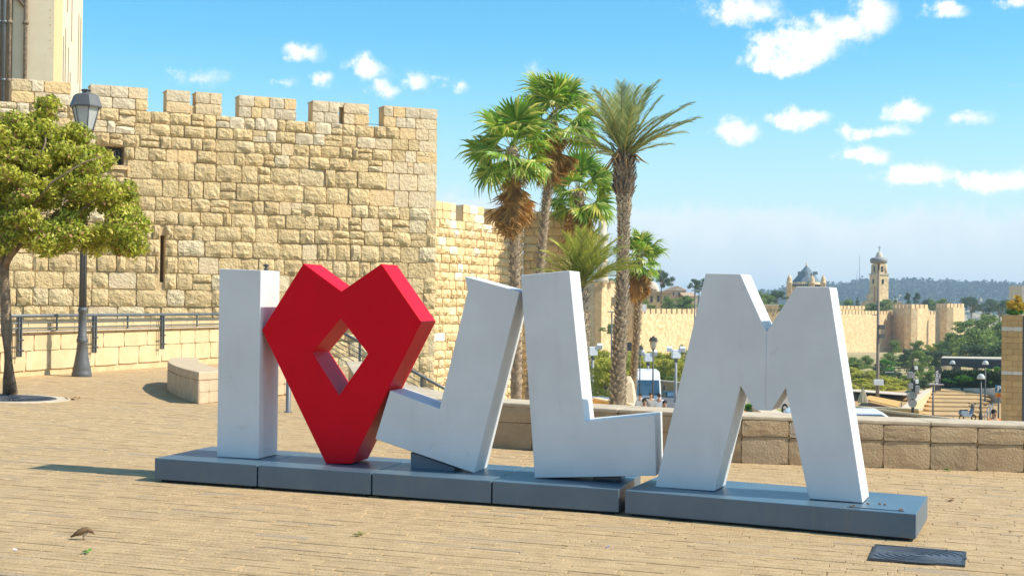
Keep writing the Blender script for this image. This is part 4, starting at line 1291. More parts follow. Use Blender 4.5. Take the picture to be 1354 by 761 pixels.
for k in range(14):
    a = k * 2.4; d = Vector((math.cos(a), math.sin(a), r.uniform(-.5, .35)))
    mb = MB(); q = top + d * r.uniform(.5, .95) + Vector((0, 0, -.05)); mb.tube([top - Vector((0, 0, .12)), top.lerp(q, .6) + Vector((0, 0, .10)), q - Vector((0, 0, .22))], [.05, .04, .015], 5)
    mb.put('dry_stalk', ['palm_dead'], t, world=True)

YB = 50
t = thing('date_palm', 'low bushy young date palm with yellow green fronds above the letter L', 'palm tree', tuple(at(768, 378, YB)), 0, 'palm trees beyond the plaza')
q0 = at(768, 382, YB); b0 = Vector((q0.x, YB, zt(q0.x, YB) - .2))
mb = MB(); mb.tube([b0, q0], [.30, .26], 14); mb.put('trunk', ['palm_bark'], t, world=True)
tag(stub_trunk(t, [b0, q0], [.3, .26], 60, .16, r=r, wid=.07).put('leaf_bases', ['palm_stub'], t, world=True), kind='stuff')
tips = [(770, 303), (757, 308), (744, 315), (731, 325), (722, 342), (722, 360), (730, 372), (738, 335), (781, 305), (793, 310), (806, 309), (812, 318), (810, 332), (800, 325), (785, 318), (775, 315),
        (830, 341), (840, 346), (826, 352), (812, 362), (762, 316), (750, 322), (772, 330), (787, 334), (756, 340), (745, 350), (840, 351), (716, 352)]
for k, (x, y) in enumerate(tips):
    dd = ((k * 29) % 9 - 4) / 4 * 1.0
    q = at(x, y, YB - abs(dd) * .6); d = q - q0; L = d.length * 1.1
    d2 = d + Vector((0, 0, .28 * L * (1 - abs(d.z) / L)))
    link('frond', DATEY[k % 4], t, orient(q0, d2, r.uniform(-.6, .6), L))

# ================================================================== TREES
def leaf_cloud(n, lumps, size, seed, mats, flat=.0, shell=.55, aspect=.5):
    """lumps: (x,y,z,rx,ry,rz) ; n small two-triangle leaves spread near the surfaces of the lumps"""
    g = np.random.default_rng(seed); L = np.array(lumps, float)
    wt = (L[:, 3] * L[:, 4] * L[:, 5]) ** .67; wt /= wt.sum()
    k = g.choice(len(L), n, p=wt); u = g.normal(size=(n, 3)); u /= np.linalg.norm(u, axis=1)[:, None]
    rad = shell + (1 - shell) * g.random(n) ** .6; rad *= 1 + .10 * g.normal(size=n)
    c = L[k, :3] + u * L[k, 3:] * rad[:, None]
    nrm = u + .9 * g.normal(size=(n, 3)); nrm /= np.linalg.norm(nrm, axis=1)[:, None]
    a = np.cross(nrm, g.normal(size=(n, 3))); a /= np.linalg.norm(a, axis=1)[:, None]; b = np.cross(nrm, a)
    s = size * g.uniform(.6, 1.35, n)[:, None]
    a *= s; b *= s * aspect
    V = np.stack([c - a, c - b + .0 * a, c + a, c + b], 1).reshape(-1, 3)
    me = bpy.data.meshes.new('mesh'); nf = n
    me.vertices.add(4 * nf); me.vertices.foreach_set('co', V.ravel())
    me.loops.add(4 * nf); me.loops.foreach_set('vertex_index', np.arange(4 * nf))
    me.polygons.add(nf); me.polygons.foreach_set('loop_start', np.arange(0, 4 * nf, 4)); me.polygons.foreach_set('loop_total', np.full(nf, 4))
    for m in mats: me.materials.append(MAT[m])
    if len(mats) > 1: me.polygons.foreach_set('material_index', (g.random(nf) < .07).astype(int))
    me.update(calc_edges=True); return me


# --- the street tree on the left
YT_ = gp(14, 525).y
tr = thing('street_tree', 'small olive green street tree in a round grate at the far left', 'tree', tuple(gp(14, 525)))
b = gp(14, 525, -.05)
def A_(x, y, dy=0.): return at(x, y, YT_ + dy)
mb = MB(); mb.tube([b, A_(12, 500), A_(9, 440), A_(7, 395), A_(5, 362), A_(6, 348)], [.115, .085, .078, .072, .07, .07], 12)
for ln, rs in (([(6, 352, 0), (14, 338, .1), (26, 325, .1), (45, 308, .2), (70, 285, .3), (100, 262, .4)], [.055, .045, .035, .028, .02, .01]),
               ([(6, 352, 0), (-4, 330, -.1), (-14, 300, -.2), (-30, 260, 0)], [.055, .04, .03, .012]),
               ([(5, 356, 0), (20, 322, -.3), (32, 285, -.5), (40, 240, -.4), (60, 190, -.3), (62, 150, 0)], [.05, .038, .03, .022, .014, .006]),
               ([(5, 350, 0), (10, 310, .4), (12, 250, .6), (20, 190, .5), (10, 150, .5)], [.05, .038, .028, .016, .008]),
               ([(30, 322, .1), (60, 318, .4), (95, 312, .7), (140, 300, .6), (170, 290, .5)], [.03, .024, .018, .012, .006]),
               ([(45, 308, .2), (90, 290, .0), (130, 262, -.2), (165, 240, -.2)], [.025, .018, .012, .006]),
               ([(32, 285, -.5), (70, 240, -.7), (110, 215, -.6), (140, 205, -.4)], [.022, .016, .010, .005])):
    mb.tube([A_(*q) for q in ln], rs, 7)
mb.put('trunk', ['bark'], tr, world=True)
cr = [(20, 250, 0, 70, 70), (75, 250, 0, 62, 62), (40, 190, .1, 55, 48), (-20, 230, .2, 60, 70), (115, 250, .1, 46, 52), (145, 285, .1, 34, 34), (60, 300, -.2, 55, 30), (110, 305, .1, 50, 25), (8, 176, .1, 38, 24), (62, 176, 0, 28, 22), (64, 142, 0, 7, 16), (5, 310, .1, 50, 28),
      (158, 254, .1, 16, 16), (165, 318, .1, 20, 14), (-10, 180, .1, 40, 40), (120, 204, .2, 20, 14), (105, 210, .1, 32, 28), (172, 292, 0, 12, 14), (90, 190, .2, 26, 22)]
rr2 = random.Random(4); lumps = []; s_ = YT_ / FPX
for (x, y, dy, rx, ry) in cr:
    nsub = max(4, int(rx * ry / 150))
    for k in range(nsub):
        a_ = rr2.random() * 6.28; f = rr2.random() ** .5 * .86
        px_, py_ = x + math.cos(a_) * f * rx, y + math.sin(a_) * f * ry
        p = at(px_, py_, YT_ + dy + rr2.uniform(-.8, .8) * min(1, rx / 50)); q = rr2.uniform(11, 20) * s_
        lumps.append((p.x, p.y, p.z, q * 1.15, q * 1.15, q * .85))
me = leaf_cloud(100000, lumps, .031, 5, ['leaf_olive', 'leaf_pink'], shell=.25)
link('crown', me, tr)
# tree grate: ring of stone and iron slats
gc = gp(14, 527); gr = thing('tree_grate', 'round iron tree grate ringed by pale stone at the foot of the street tree', 'tree grate', tuple(gc))
def disc(r0, r1, h, n=48, th=.012):
    mb = MB()
    for k in range(n):
        a0, a1 = 2 * PI * k / n, 2 * PI * (k + 1) / n
        P_ = [gc + Vector((math.cos(a) * R_, math.sin(a) * R_, 0)) for a, R_ in ((a0, r0), (a0, r1), (a1, r1), (a1, r0))]
        for p in P_: p.z = pz(p.x) + h
        mb.prism(P_, (0, 0, th))
    return mb
disc(.62, .80, .0, th=.010).put('stone_ring', ['cap_stone'], gr, world=True)
disc(.0001, .615, .0, th=.005).put('soil', ['black_gap'], gr, world=True)
disc(.56, .61, .005, th=.012).put('rim', ['iron_cover'], gr, world=True); disc(.14, .18, .005, th=.012).put('rim', ['iron_cover'], gr, world=True)
mb = MB(); mb.box((0, 0, 0), (.40, .022, .012)); slat = mb.mesh(['iron_cover'])
for k in range(36):
    a_ = 2 * PI * k / 36; c_ = gc + Vector((math.cos(a_) * .37, math.sin(a_) * .37, 0)); c_.z = pz(c_.x) + .012
    M4 = Matrix.Rotation(a_, 4, 'Z'); M4.translation = c_; link('grate_bar', slat, gr, M4)


# --- lamp posts
def lamp_post(label, P, H, glass='lamp_glass', base=True, m='lamp_grey', box=False):
    t = thing('street_lamp', label, 'street lamp', tuple(P), 0, 'lantern street lamps'); k = H / 5.2
    mb = MB()
    if base:
        mb.lathe([(.175, -.05), (.175, .07), (.16, .09), (.165, .12), (.14, .22), (.105, .42), (.085, .60), (.10, .62), (.10, .67), (.085, .69), (.09, .72), (.075, .74), (.07, 1.15), (.085, 1.17), (.085, 1.21), (.062, 1.24)], n=20)
        mb.put('base', [m], t)
        mb = MB(); mb.lathe([(.058, 1.2), (.050, 2.6), (.042, H - .95)], n=16)
        for a_ in range(8): th = a_ * PI / 4; mb.tube([(math.cos(th) * .060, math.sin(th) * .060, 1.22), (math.cos(th) * .042, math.sin(th) * .042, H - 1.0)], .010, 5)
    else: mb.lathe([(.11, -.05), (.11, .3), (.06, .5), (.055, 1.5), (.042, H - .95)], n=14)
    mb.put('pole', [m], t)
    z0 = H - .95
    mb = MB(); mb.lathe([(.05, z0), (.07, z0 + .02), (.05, z0 + .06), (.10, z0 + .10), (.11, z0 + .13)], n=12); mb.put('collar', [m], t)
    mb = MB(); mb.lathe([(.105, z0 + .13), (.235, z0 + .62)], n=6, sm=False); mb.put('lantern_glass', [glass], t)
    for a_ in range(6):
        th = a_ * PI / 3; mb = MB()
        mb.tube([(math.cos(th) * .115, math.sin(th) * .115, z0 + .12), (math.cos(th) * .245, math.sin(th) * .245, z0 + .63)], .011, 5); mb.put('frame_bar', [m], t)
    mb = MB(); mb.lathe([(.290, z0 + .62), (.295, z0 + .645), (.225, z0 + .83), (.20, z0 + .85), (.10, z0 + .87), (.07, z0 + .88), (.07, z0 + .91), (.10, z0 + .93), (.08, z0 + .945), (.02, z0 + .95)], n=6, sm=False)
    mb.put('hood', [m], t)
    return t


lp = gp(108, 497.5)
Hl = at(117, 118, lp.y).z - lp.z
lamp_post('grey lantern lamp post in front of the low wall, beside the street tree', lp, Hl)
for (x, y, Y, lab) in ((823, 418, 72, 'dark lantern lamp post before the date palm trunk, with black box speakers'), (864, 444, 92, 'dark lantern lamp post in front of the white bus, right one'),
                       (846.5, 456, 122, 'slimmer distant lantern lamp post in front of the bus, left one')):
    tp = at(x, y, Y); zb_ = zt(tp.x, Y); t = lamp_post(lab, (tp.x, Y, zb_), tp.z - zb_, base=False, m='dark_iron')
    if Y == 72:
        for s_ in (-1, 1):
            mb = MB(); mb.box((s_ * .27, 0, tp.z - zb_ - 1.5), (.42, .3, .42), bev=.02); mb.put('speaker_box', ['dark_iron'], t)
        mb = MB(); mb.box((0, -.17, tp.z - zb_ - 1.5), (.12, .02, .35)); mb.put('label_plate', ['white_plastic'], t)

# floodlight posts with pale box heads
def flood(label, px_, py_, Y):
    tp = at(px_, py_, Y); z0 = zt(tp.x, Y); h = tp.z - z0
    t = thing('floodlight_post', label, 'floodlight', (tp.x, Y, z0), 0, 'floodlight posts in the park')
    mb = MB(); mb.lathe([(.16, 0), (.14, 1), (.12, h - 1.2)], n=12); mb.put('pole', ['box_grey'], t)
    mb = MB(); mb.lathe([(.18, h - 1.5), (.2, h - 1.3), (.14, h - 1.2)], n=12); mb.put('bracket', ['lamp_grey'], t)
    mb = MB(); mb.box((0, 0, h - .75), (.75, .5, .8), Matrix.Rotation(.2, 3, 'Z'), bev=.03); mb.put('head', ['white_plastic'], t)
    mb = MB(); mb.box((-.62, 0, h - .3), (.5, .45, .42), Matrix.Rotation(.4, 3, 'X'), bev=.03); mb.put('spot', ['white_plastic'], t)
    mb = MB(); mb.box((.62, 0, h - .3), (.5, .45, .42), Matrix.Rotation(.4, 3, 'X'), bev=.03); mb.put('spot', ['white_plastic'], t)
flood('white boxed floodlight post right of the bus, against the orchard', 894, 457, 135)
flood('white boxed floodlight post standing over the bus roof', 857, 462, 140)
flood('white boxed floodlight post peeping out beside the upright of the L', 784, 453, 130)


def mast(label, px_, py_, Y, kind, by=None):
    tp = at(px_, py_, Y); z0 = zt(tp.x, Y); h = tp.z - z0
    t = thing('light_mast', label, 'lamp mast', (tp.x, Y, z0)); mb = MB()
    if kind == 'ring':
        mb.lathe([(.20, 0), (.18, 3), (.11, h - .6)], n=14); mb.put('pole', ['mast_brown'], t)
        mb = MB(); mb.lathe([(.5, h - 1.0), (.85, h - .9), (.9, h - .55), (.75, h - .4), (.3, h - .3)], n=24); mb.put('ring_head', ['box_grey'], t)
        f = Y / FPX
        for (dx, yy) in ((.35, 432), (.35, 444)):
            zz = at(px_, yy, Y).z - z0; mb = MB(); mb.box((dx, -.1, zz), (.6, .4, .45)); mb.put('box', ['lamp_grey'], t)
        zz = at(px_, 505, Y).z - z0; mb = MB(); mb.box((0, -.35, zz), (1.0, .25, .6), bev=.03); mb.put('sign_box', ['white_plastic'], t)
        zz = at(px_, 416, Y).z - z0; mb = MB(); mb.box((-.3, 0, zz), (.6, .08, .08)); mb.put('arm', ['lamp_grey'], t)
    else:
        mb.lathe([(.10, 0), (.07, h)], n=10); mb.put('pole', ['lamp_grey'], t)
        mb = MB(); mb.box((.2, 0, h), (1.3, .35, .12), bev=.04); mb.put('head', ['box_grey'], t)
    return t
mast('tall grey mast with ring light head in front of the bell tower', 1162, 336, 150, 'ring')
mast('slim pole with flat lamp head left of the date palm trunk', 809, 412, 150, 'flat')
mast('pole with flat lamp head behind the left top of the M', 919, 384, 170, 'flat')
mast('short pole with flat lamp in the trees left of the black sign', 1174, 492, 190, 'flat')

# ================================================================== FAR WALLS AND BUILDINGS
def far_wall(label, segs, name='city_wall', group=None, m='far_stone', mb_='far_stone', merl=1.9, mh=1.1, th=2.0, slit=True, cat='wall'):
    """segs: [(P0, P1, ztop0, ztop1, zbase)]; battlements are parts with a slit each"""
    P = segs[0][0]; t = thing(name, label, cat, (P[0], P[1], segs[0][4]), 0, group)
    for (p0, p1, z0, z1, zb_) in segs:
        p0 = Vector((p0[0], p0[1], 0)); p1 = Vector((p1[0], p1[1], 0)); e_ = (p1 - p0); L_ = e_.length; e_.normalize(); y_ = Vector((-e_.y, e_.x, 0))
        if y_.dot(p0) < 0: y_ = -y_
        mb = MB(); mb.prism([p0 + Vector((0, 0, zb_ - 4)), p1 + Vector((0, 0, zb_ - 4)), p1 + Vector((0, 0, z1 - mh)), p0 + Vector((0, 0, z0 - mh))], y_ * th)
        mb.put('wall_body', [m], t, world=True)
        n = max(1, int(L_ / (merl * 1.25)))
        for k in range(n):
            a = p0 + e_ * (L_ * (k + .1) / n); b_ = p0 + e_ * (L_ * (k + .80) / n); za = z0 + (z1 - z0) * (k + .5) / n
            mb = MB(); mb.prism([a + Vector((0, 0, za - mh - .02)), b_ + Vector((0, 0, za - mh - .02)), b_ + Vector((0, 0, za)), a + Vector((0, 0, za))], y_ * .6)
            mb.put('merlon', [mb_], t, world=True)
    return t


def pxw(px, Y): d = ray(px, 400); return (d.x / d.y * Y, Y)
def zpx(py, px, Y): return at(px, py, Y).z


# long wall to the right of the citadel
PA = pxw(846, 305); PB = pxw(1180, 430)
segA = [(PA, pxw(1015, 360), zpx(408, 846, 305), zpx(408.5, 1015, 360), -10), (pxw(1015, 360), PB, zpx(408.5, 1015, 360), zpx(411, 1180, 430), -11)]
wA = far_wall('long sunlit battlemented city wall running behind the letter M', segA)
# towers of the right end
def tower(label, L0, L1, R1, Y0, ytop, zb_, yr, name='wall_tower', mL='far_stone_brown'):
    """shade face from column L0 to L1, lit face L1 to R1"""
    a, b_, c_ = pxw(L0, Y0 + yr[0]), pxw(L1, Y0), pxw(R1, Y0 + yr[1]); zt_ = zpx(ytop, L1, Y0)
    return far_wall(label, [(a, b_, zt_, zt_, zb_), (b_, c_, zt_, zt_, zb_)], name, 'towers of the city wall', cat='tower')
tower('square wall tower with a shaded left face, first from the letter M', 1180, 1205, 1228, 418, 402, -12, (12, 9))
wB = far_wall('short battlemented wall between the two square towers', [(pxw(1226, 440), pxw(1240, 446), zpx(411, 1230, 440), zpx(411, 1230, 440), -12)])
tower('square wall tower farthest right, beside the pine trees', 1237, 1252, 1275.5, 425, 401, -12, (10, 10))
far_wall('second higher line of grey brown battlements behind the long wall', [(pxw(1100, 470), pxw(1182, 500), zpx(403.5, 1100, 470), zpx(405, 1182, 500), -8)], m='far_stone_brown')
# darker faces of the towers get small weathering stones: two pale shoulders
# citadel cluster
t = thing('citadel', 'golden citadel walls with stepped bastion left of the date palm', 'fortress', (*pxw(800, 300), -9))
def block(x0, x1, ytop, ybot, Y, dep, m='far_stone', name='bastion', skew=0):
    a = pxw(x0, Y); b_ = pxw(x1, Y + skew); z1 = zpx(ytop, x0, Y); z0 = zpx(ybot, x0, Y) if ybot else -14
    p = Vector((a[0], a[1], 0)); q = Vector((b_[0], b_[1], 0)); e_ = (q - p).normalized(); y_ = Vector((-e_.y, e_.x, 0))
    mb = MB(); mb.prism([p + Vector((0, 0, z0)), q + Vector((0, 0, z0)), q + Vector((0, 0, z1)), p + Vector((0, 0, z1))], y_ * dep)
    return mb.put(name, [m], t, world=True), p, e_, y_, z1
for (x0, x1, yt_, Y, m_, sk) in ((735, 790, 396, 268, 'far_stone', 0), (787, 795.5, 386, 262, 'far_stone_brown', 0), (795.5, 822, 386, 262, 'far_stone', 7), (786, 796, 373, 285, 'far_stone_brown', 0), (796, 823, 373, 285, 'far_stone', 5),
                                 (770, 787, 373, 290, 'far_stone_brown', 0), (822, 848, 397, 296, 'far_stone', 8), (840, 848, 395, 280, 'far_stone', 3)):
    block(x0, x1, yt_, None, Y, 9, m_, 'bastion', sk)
for (x0, x1, yt_, yb_, Y) in ((772, 778, 371, 375, 289), (781, 786, 371, 375, 289), (797, 803, 370, 375, 284.5), (806, 812, 370, 375, 286), (815, 822, 370, 375, 288.5)):
    block(x0, x1, yt_, yb_, Y, 1, 'far_stone', 'merlon')
for (x0, x1, yt_, yb_, Y) in ((809, 813.5, 392.5, 404, 265.3), (803, 805.5, 385.5, 390, 284), (813, 815.5, 385.5, 390, 286)):
    o, p, e_, y_, z1 = block(x0, x1, yt_, yb_, Y, .3, 'window_slot', 'window')
mn = thing('minaret', 'round stone minaret shaft with ring bands rising over the citadel', 'minaret', (*pxw(795.5, 292), zpx(373, 795, 292)))
f = 292 / FPX; h_ = (373 - 318) * f
mb = MB(); mb.lathe([(9.5 * f, -.5), (8.6 * f, .5), (8.0 * f, 1.2), (7.2 * f, 1.4), (7.0 * f, h_ * .5), (6.8 * f, h_)], n=20); mb.put('shaft', ['dome_pale'], mn)
for z in (1.3, 2.6, 4.2): mb = MB(); mb.lathe([(7.6 * f, z), (7.9 * f, z + .15), (7.6 * f, z + .3)], n=20); mb.put('ring', ['far_stone'], mn)
mb = MB(); mb.lathe([(6.9 * f, h_), (9 * f, h_ + .6), (9 * f, h_ + 1.4), (6 * f, h_ + 1.4), (5.5 * f, h_ + 4), (4.5 * f, h_ + 5), (1, h_ + 6.4), (.1, h_ + 7)], n=20); mb.put('gallery', ['dome_pale'], mn)

def house(label, x0, x1, yt_, yb_, Y, dep, m='far_stone', roof=None, wins=(), name='stone_house', cat='house', wm='window_dark', skew=0.):
    a = Vector((*pxw(x0, Y), 0)); b_ = Vector((*pxw(x1, Y + skew), 0)); e_ = (b_ - a).normalized(); y_ = Vector((-e_.y, e_.x, 0))
    z1 = zpx(yt_, x0, Y); z0 = zpx(yb_, x0, Y); t = thing(name, label, cat, (a.x, a.y, z0)); L_ = (b_ - a).length
    mb = MB(); mb.prism([a + Vector((0, 0, z0)), b_ + Vector((0, 0, z0)), b_ + Vector((0, 0, z1)), a + Vector((0, 0, z1))], y_ * dep); mb.put('wall', [m], t, world=True)
    if roof and roof[0] == 'gable':
        zr_ = zpx(roof[1], x0, Y); mid = (a + b_) / 2; o_ = .5
        mb = MB(); mb.prism([a - e_ * o_ - y_ * .4 + Vector((0, 0, z1)), b_ + e_ * o_ - y_ * .4 + Vector((0, 0, z1)), mid - y_ * .4 + Vector((0, 0, zr_))], y_ * (dep + .8)); mb.put('roof', [roof[2]], t, world=True)
        mb = MB(); mb.prism([a - y_ * .45 + Vector((0, 0, z1 + .1)) + e_ * .4, b_ - y_ * .45 + Vector((0, 0, z1 + .1)) - e_ * .4, mid - y_ * .45 + Vector((0, 0, zr_ - .5))], y_ * .05); mb.put('pediment', [m], t, world=True)
    elif roof and roof[0] == 'flat':
        mb = MB(); mb.prism([a - e_ * .3 - y_ * .3 + Vector((0, 0, z1)), b_ + e_ * .3 - y_ * .3 + Vector((0, 0, z1)), b_ + e_ * .3 - y_ * .3 + Vector((0, 0, z1 + .35)), a - e_ * .3 - y_ * .3 + Vector((0, 0, z1 + .35))], y_ * (dep + .6)); mb.put('roof', [roof[2]], t, world=True)
    elif roof and roof[0] == 'slope':
        zr_ = zpx(roof[1], x0, Y); c0 = a + Vector((0, 0, z1)) - y_ * .4; c1 = b_ + Vector((0, 0, z1)) - y_ * .4
        mb = MB(); mb.add([c0, c1, c1 + y_ * (dep + .4) + Vector((0, 0, zr_ - z1)), c0 + y_ * (dep + .4) + Vector((0, 0, zr_ - z1)), c0 - Vector((0, 0, .3)), c1 - Vector((0, 0, .3)), c1 + y_ * (dep + .4) - Vector((0, 0, .3)), c0 + y_ * (dep + .4) - Vector((0, 0, .3))],
               [(0, 1, 2, 3), (4, 5, 1, 0), (7, 6, 5, 4), (1, 5, 6, 2), (3, 7, 4, 0), (2, 6, 7, 3)]); mb.put('roof', [roof[2]], t, world=True)
    for (wx0, wx1, wy0, wy1) in wins:
        f0 = (wx0 - x0) / (x1 - x0); f1 = (wx1 - x0) / (x1 - x0); za, zb2 = zpx(wy0, x0, Y), zpx(wy1, x0, Y)
        p, q = a + e_ * L_ * f0 - y_ * .06, a + e_ * L_ * f1 - y_ * .06
        mb = MB(); mb.prism([p + Vector((0, 0, zb2)), q + Vector((0, 0, zb2)), q + Vector((0, 0, za)), p + Vector((0, 0, za))], y_ * .05); mb.put('window', [wm], t, world=True)
    return t


YH = 400
house('tan house with arched dark windows under the pale dome', 838, 888, 386, 410, YH, 12, 'far_stone_brown', ('flat', 0, 'roof_tan'), [(853, 855.5, 392, 398), (860, 863, 391, 399), (869, 872, 390, 398), (878, 881, 391, 398)])
house('stone house with a triangular pediment right of the dark pine', 884, 907, 384, 400, YH + 5, 14, 'dome_pale', ('gable', 377.5, 'roof_tan'), [(897, 900, 386, 391), (889.5, 891, 386, 390)])
house('low stone annex stepping down right of the pedimented house', 903, 922, 391, 412, YH - 3, 8, 'far_stone', ('slope', 386, 'roof_tan'))
house('small cream house with a sloping tan roof left of the dark pine', 840, 868, 382, 388, YH + 20, 9, 'dome_pale', ('slope', 376, 'roof_tan'))
house('low block of pale wall and glass shed standing on the city wall', 848, 855, 402, 412, 303, 3, 'white_plastic', None)
dm = thing('dome', 'large pale shallow dome behind the tan houses', 'dome', (*pxw(860, YH + 35), zpx(386, 860, YH + 35)))
f = (YH + 35) / FPX
mb = MB(); mb.lathe([(12.5 * f, -2), (12.5 * f, 0), (11.8 * f, .3)] + [(11.8 * f * math.cos(a_ * PI / 16), .3 + 13.5 * f * math.sin(a_ * PI / 16)) for a_ in range(1, 8)], n=28); mb.put('shell', ['dome_pale'], dm)
dm = thing('dome', 'small pale dome to the left of the large one', 'dome', (*pxw(846, YH + 12), zpx(393, 846, YH + 12)))
mb = MB(); mb.lathe([(12 * f, -1), (12 * f, 0)] + [(12 * f * math.cos(a_ * PI / 16), 12 * f * math.sin(a_ * PI / 16)) for a_ in range(1, 8)], n=24); mb.put('shell', ['dome_pale'], dm)
# building with loopholes in the notch of the M
house('cream building with arched slots seen in the notch of the letter M', 985, 1031, 403.5, 440, 350, 10, 'far_stone', ('flat', 0, 'dome_pale'), [(1000 + k * 4.6, 1001.4 + k * 4.6, 408.5, 412.5) for k in range(7)] + [(1004 + k * 9, 1005.5 + k * 9, 414, 417) for k in range(3)], name='stone_building', cat='building', wm='window_slot')

# abbey with blue grey cone roof
YA = 560; f = YA / FPX; ab = thing('abbey', 'round abbey church with a blue grey conical roof and four turrets', 'church', (*pxw(1066, YA), zpx(410, 1066, YA)))
H = lambda y: zpx(y, 1066, YA) - zpx(410, 1066, YA)
mb = MB(); mb.lathe([(20 * f, 0), (20 * f, H(380)), (21 * f, H(379)), (21 * f, H(376)), (19.5 * f, H(375)), (19.5 * f, H(373))], n=24); mb.put('drum', ['far_stone'], ab)
for k in range(24):
    a_ = -PI / 2 + (k - 12) * .13; mb = MB(); q = Vector((math.cos(a_) * 21.05 * f, math.sin(a_) * 21.05 * f, 0))
    mb.box(q + Vector((0, 0, H(377.3))), (.25, .55, .8), Matrix.Rotation(a_, 3, 'Z')); mb.put('arch_window', ['window_dark'], ab)
mb = MB(); mb.lathe([(19.5 * f, H(373.4)), (18.6 * f, H(372)), (2.2 * f, H(352.5)), (.8 * f, H(351))], n=12, sm=False); mb.put('roof', ['roof_blue'], ab)
mb = MB(); mb.lathe([(1.3 * f, H(352.5)), (1.3 * f, H(350)), (.3 * f, H(348)), (.2 * f, H(346))], n=8); mb.put('finial', ['far_stone'], ab)
for a_ in (-.9, -1.9, -2.6, -.45):
    mb = MB(); q = Vector((math.cos(a_) * 13 * f, math.sin(a_) * 13 * f, H(361))); mb.box(q, (3 * f, 3 * f, 4 * f)); mb.put('dormer', ['roof_blue'], ab)
for (x, yb_) in ((1043.5, 364), (1073.5, 365), (1088.3, 365), (1056, 360)):
    Yt = YA - (6.5 if x != 1056 else -7); q = pxw(x, Yt); fx = Yt / FPX; loc = Vector((q[0] - pxw(1066, YA)[0], Yt - YA, 0))
    mb = MB(); mb.lathe([(3.8 * fx, 0), (3.8 * fx, H(375)), (4.3 * fx, H(374.5)), (4.3 * fx, H(373.5)), (3.4 * fx, H(373)), (3.4 * fx, H(370)), (3.0 * fx, H(368.5)), (1.8 * fx, H(366)), (.6 * fx, H(364.5)), (.2 * fx, H(362.5))], c=loc, n=12); mb.put('turret', ['far_stone'], ab)
# bell tower
YBt = 540; f = YBt / FPX; bt = thing('bell_tower', 'tall stepped bell tower with domed cap and balcony, behind the mast', 'tower', (*pxw(1162, YBt), zpx(408, 1162, YBt)))
H = lambda y: zpx(y, 1162, YBt) - zpx(408, 1162, YBt)
rot = Matrix.Rotation(.35, 3, 'Z')
def bx(name, w_, y0, y1, m='far_stone', dx=0, dy=0): 
    mb = MB(); mb.box((dx * f, dy * f, (H(y0) + H(y1)) / 2), (w_ * f, w_ * f, abs(H(y1) - H(y0))), rot); return mb.put(name, [m], bt)
bx('shaft', 17.5, 412, 363); bx('cornice', 19.5, 363.2, 361.6, 'dome_pale'); bx('belfry', 14, 361.8, 349)
for sx in (-1, 1):
    for sy in (-1, 1):
        mb = MB(); q = rot @ Vector((sx * 5.9 * f, sy * 5.9 * f, 0)); mb.lathe([(2.3 * f, H(361.8)), (2.0 * f, H(350))], c=q, n=10); mb.put('corner_shaft', ['far_stone'], bt)
for (dx_, y0, y1, w_) in ((0, 375, 369, 2.8), (0, 359, 352, 3.0)):
    for rz in (0, PI / 2):
        R_ = rot @ Matrix.Rotation(-rz, 3, 'Z'); hw = 8.8 if y0 == 375 else 7.05
        mb = MB(); mb.box(R_ @ Vector((0, -hw * f, 0)) * 1.0 + Vector((0, 0, (H(y0) + H(y1)) / 2)), (w_ * f, .3, abs(H(y1) - H(y0))), R_); mb.put('window', ['window_dark'], bt)
mb = MB(); mb.lathe([(6.5 * f, H(349)), (7.2 * f, H(348)), (7.2 * f, H(345.5)), (6 * f, H(345))], n=20); mb.put('gallery', ['dome_pale'], bt)
mb = MB(); mb.lathe([(5.6 * f, H(345)), (5.5 * f, H(342)), (4.8 * f, H(338.5)), (3.4 * f, H(335)), (1.6 * f, H(332.8)), (.5 * f, H(332.2))], n=20); mb.put('cap', ['dome_pale'], bt)
mb = MB(); mb.tube([(0, 0, H(333)), (0, 0, H(325))], .12, 6); mb.box((0, 0, H(327)), (1.2, .2, .2)); mb.put('cross', ['lamp_grey'], bt)
mb = MB(); mb.prism([(-22 * f, -2, 0), (-8 * f, -2, 0), (-8 * f, -2, H(378)), (-10 * f, -2, H(384)), (-14 * f, -2, H(388)), (-15 * f, -2, H(396)), (-22 * f, -2, H(399))], (0, 4, 0)); mb.put('buttress', ['far_stone'], bt)
house('low cream house at the foot of the bell tower', 1170, 1192, 399, 412, 530, 8, 'far_stone', ('flat', 0, 'dome_pale'), [(1175, 1176.5, 402, 405), (1182, 1183.5, 402, 405)])
# faint radio masts on the far hill
for (x, y, lab) in ((1136.5, 337, 'tallest thin radio mast on the far hill left of the bell tower'), (1133, 358, 'shorter radio mast on the far hill beside the tall one')):
    t = thing('radio_mast', lab, 'radio mast', tuple(at(x, 385, 2400))); mb = MB(); a = at(x, 383, 2400); b_ = at(x, y, 2400)
    mb.tube([a, b_], [.8, .35], 5); mb.put('lattice', ['box_grey'], t, world=True)
for (x0, x1, y0, lab) in ((1192, 1199, 375, 'pale block on the ridge just right of the bell tower'), (1205, 1217, 379, 'wider pale block on the ridge right of the bell tower'), (1248, 1262, 382, 'low white block lying on the blue ridge')):
    house(lab, x0, x1, y0, y0 + 8, 2480, 25, 'white_wall', None, name='distant_building', cat='building')
for k, (x0, x1, y0) in enumerate([(1294, 1302, 408), (1302, 1311, 412), (1310, 1322, 417), (1296, 1307, 420), (1284, 1290, 416)]):
    house(['white house of the far suburb in the gap beside the pines, topmost', 'second white house of the far suburb, just right of the topmost', 'wide white house of the far suburb, lowest right', 'white house of the far suburb, lowest in the middle', 'white house of the far suburb, nearest the left pine'][k], x0, x1, y0, y0 + 6, 1500, 14, 'white_wall', None, name='distant_house', cat='house')

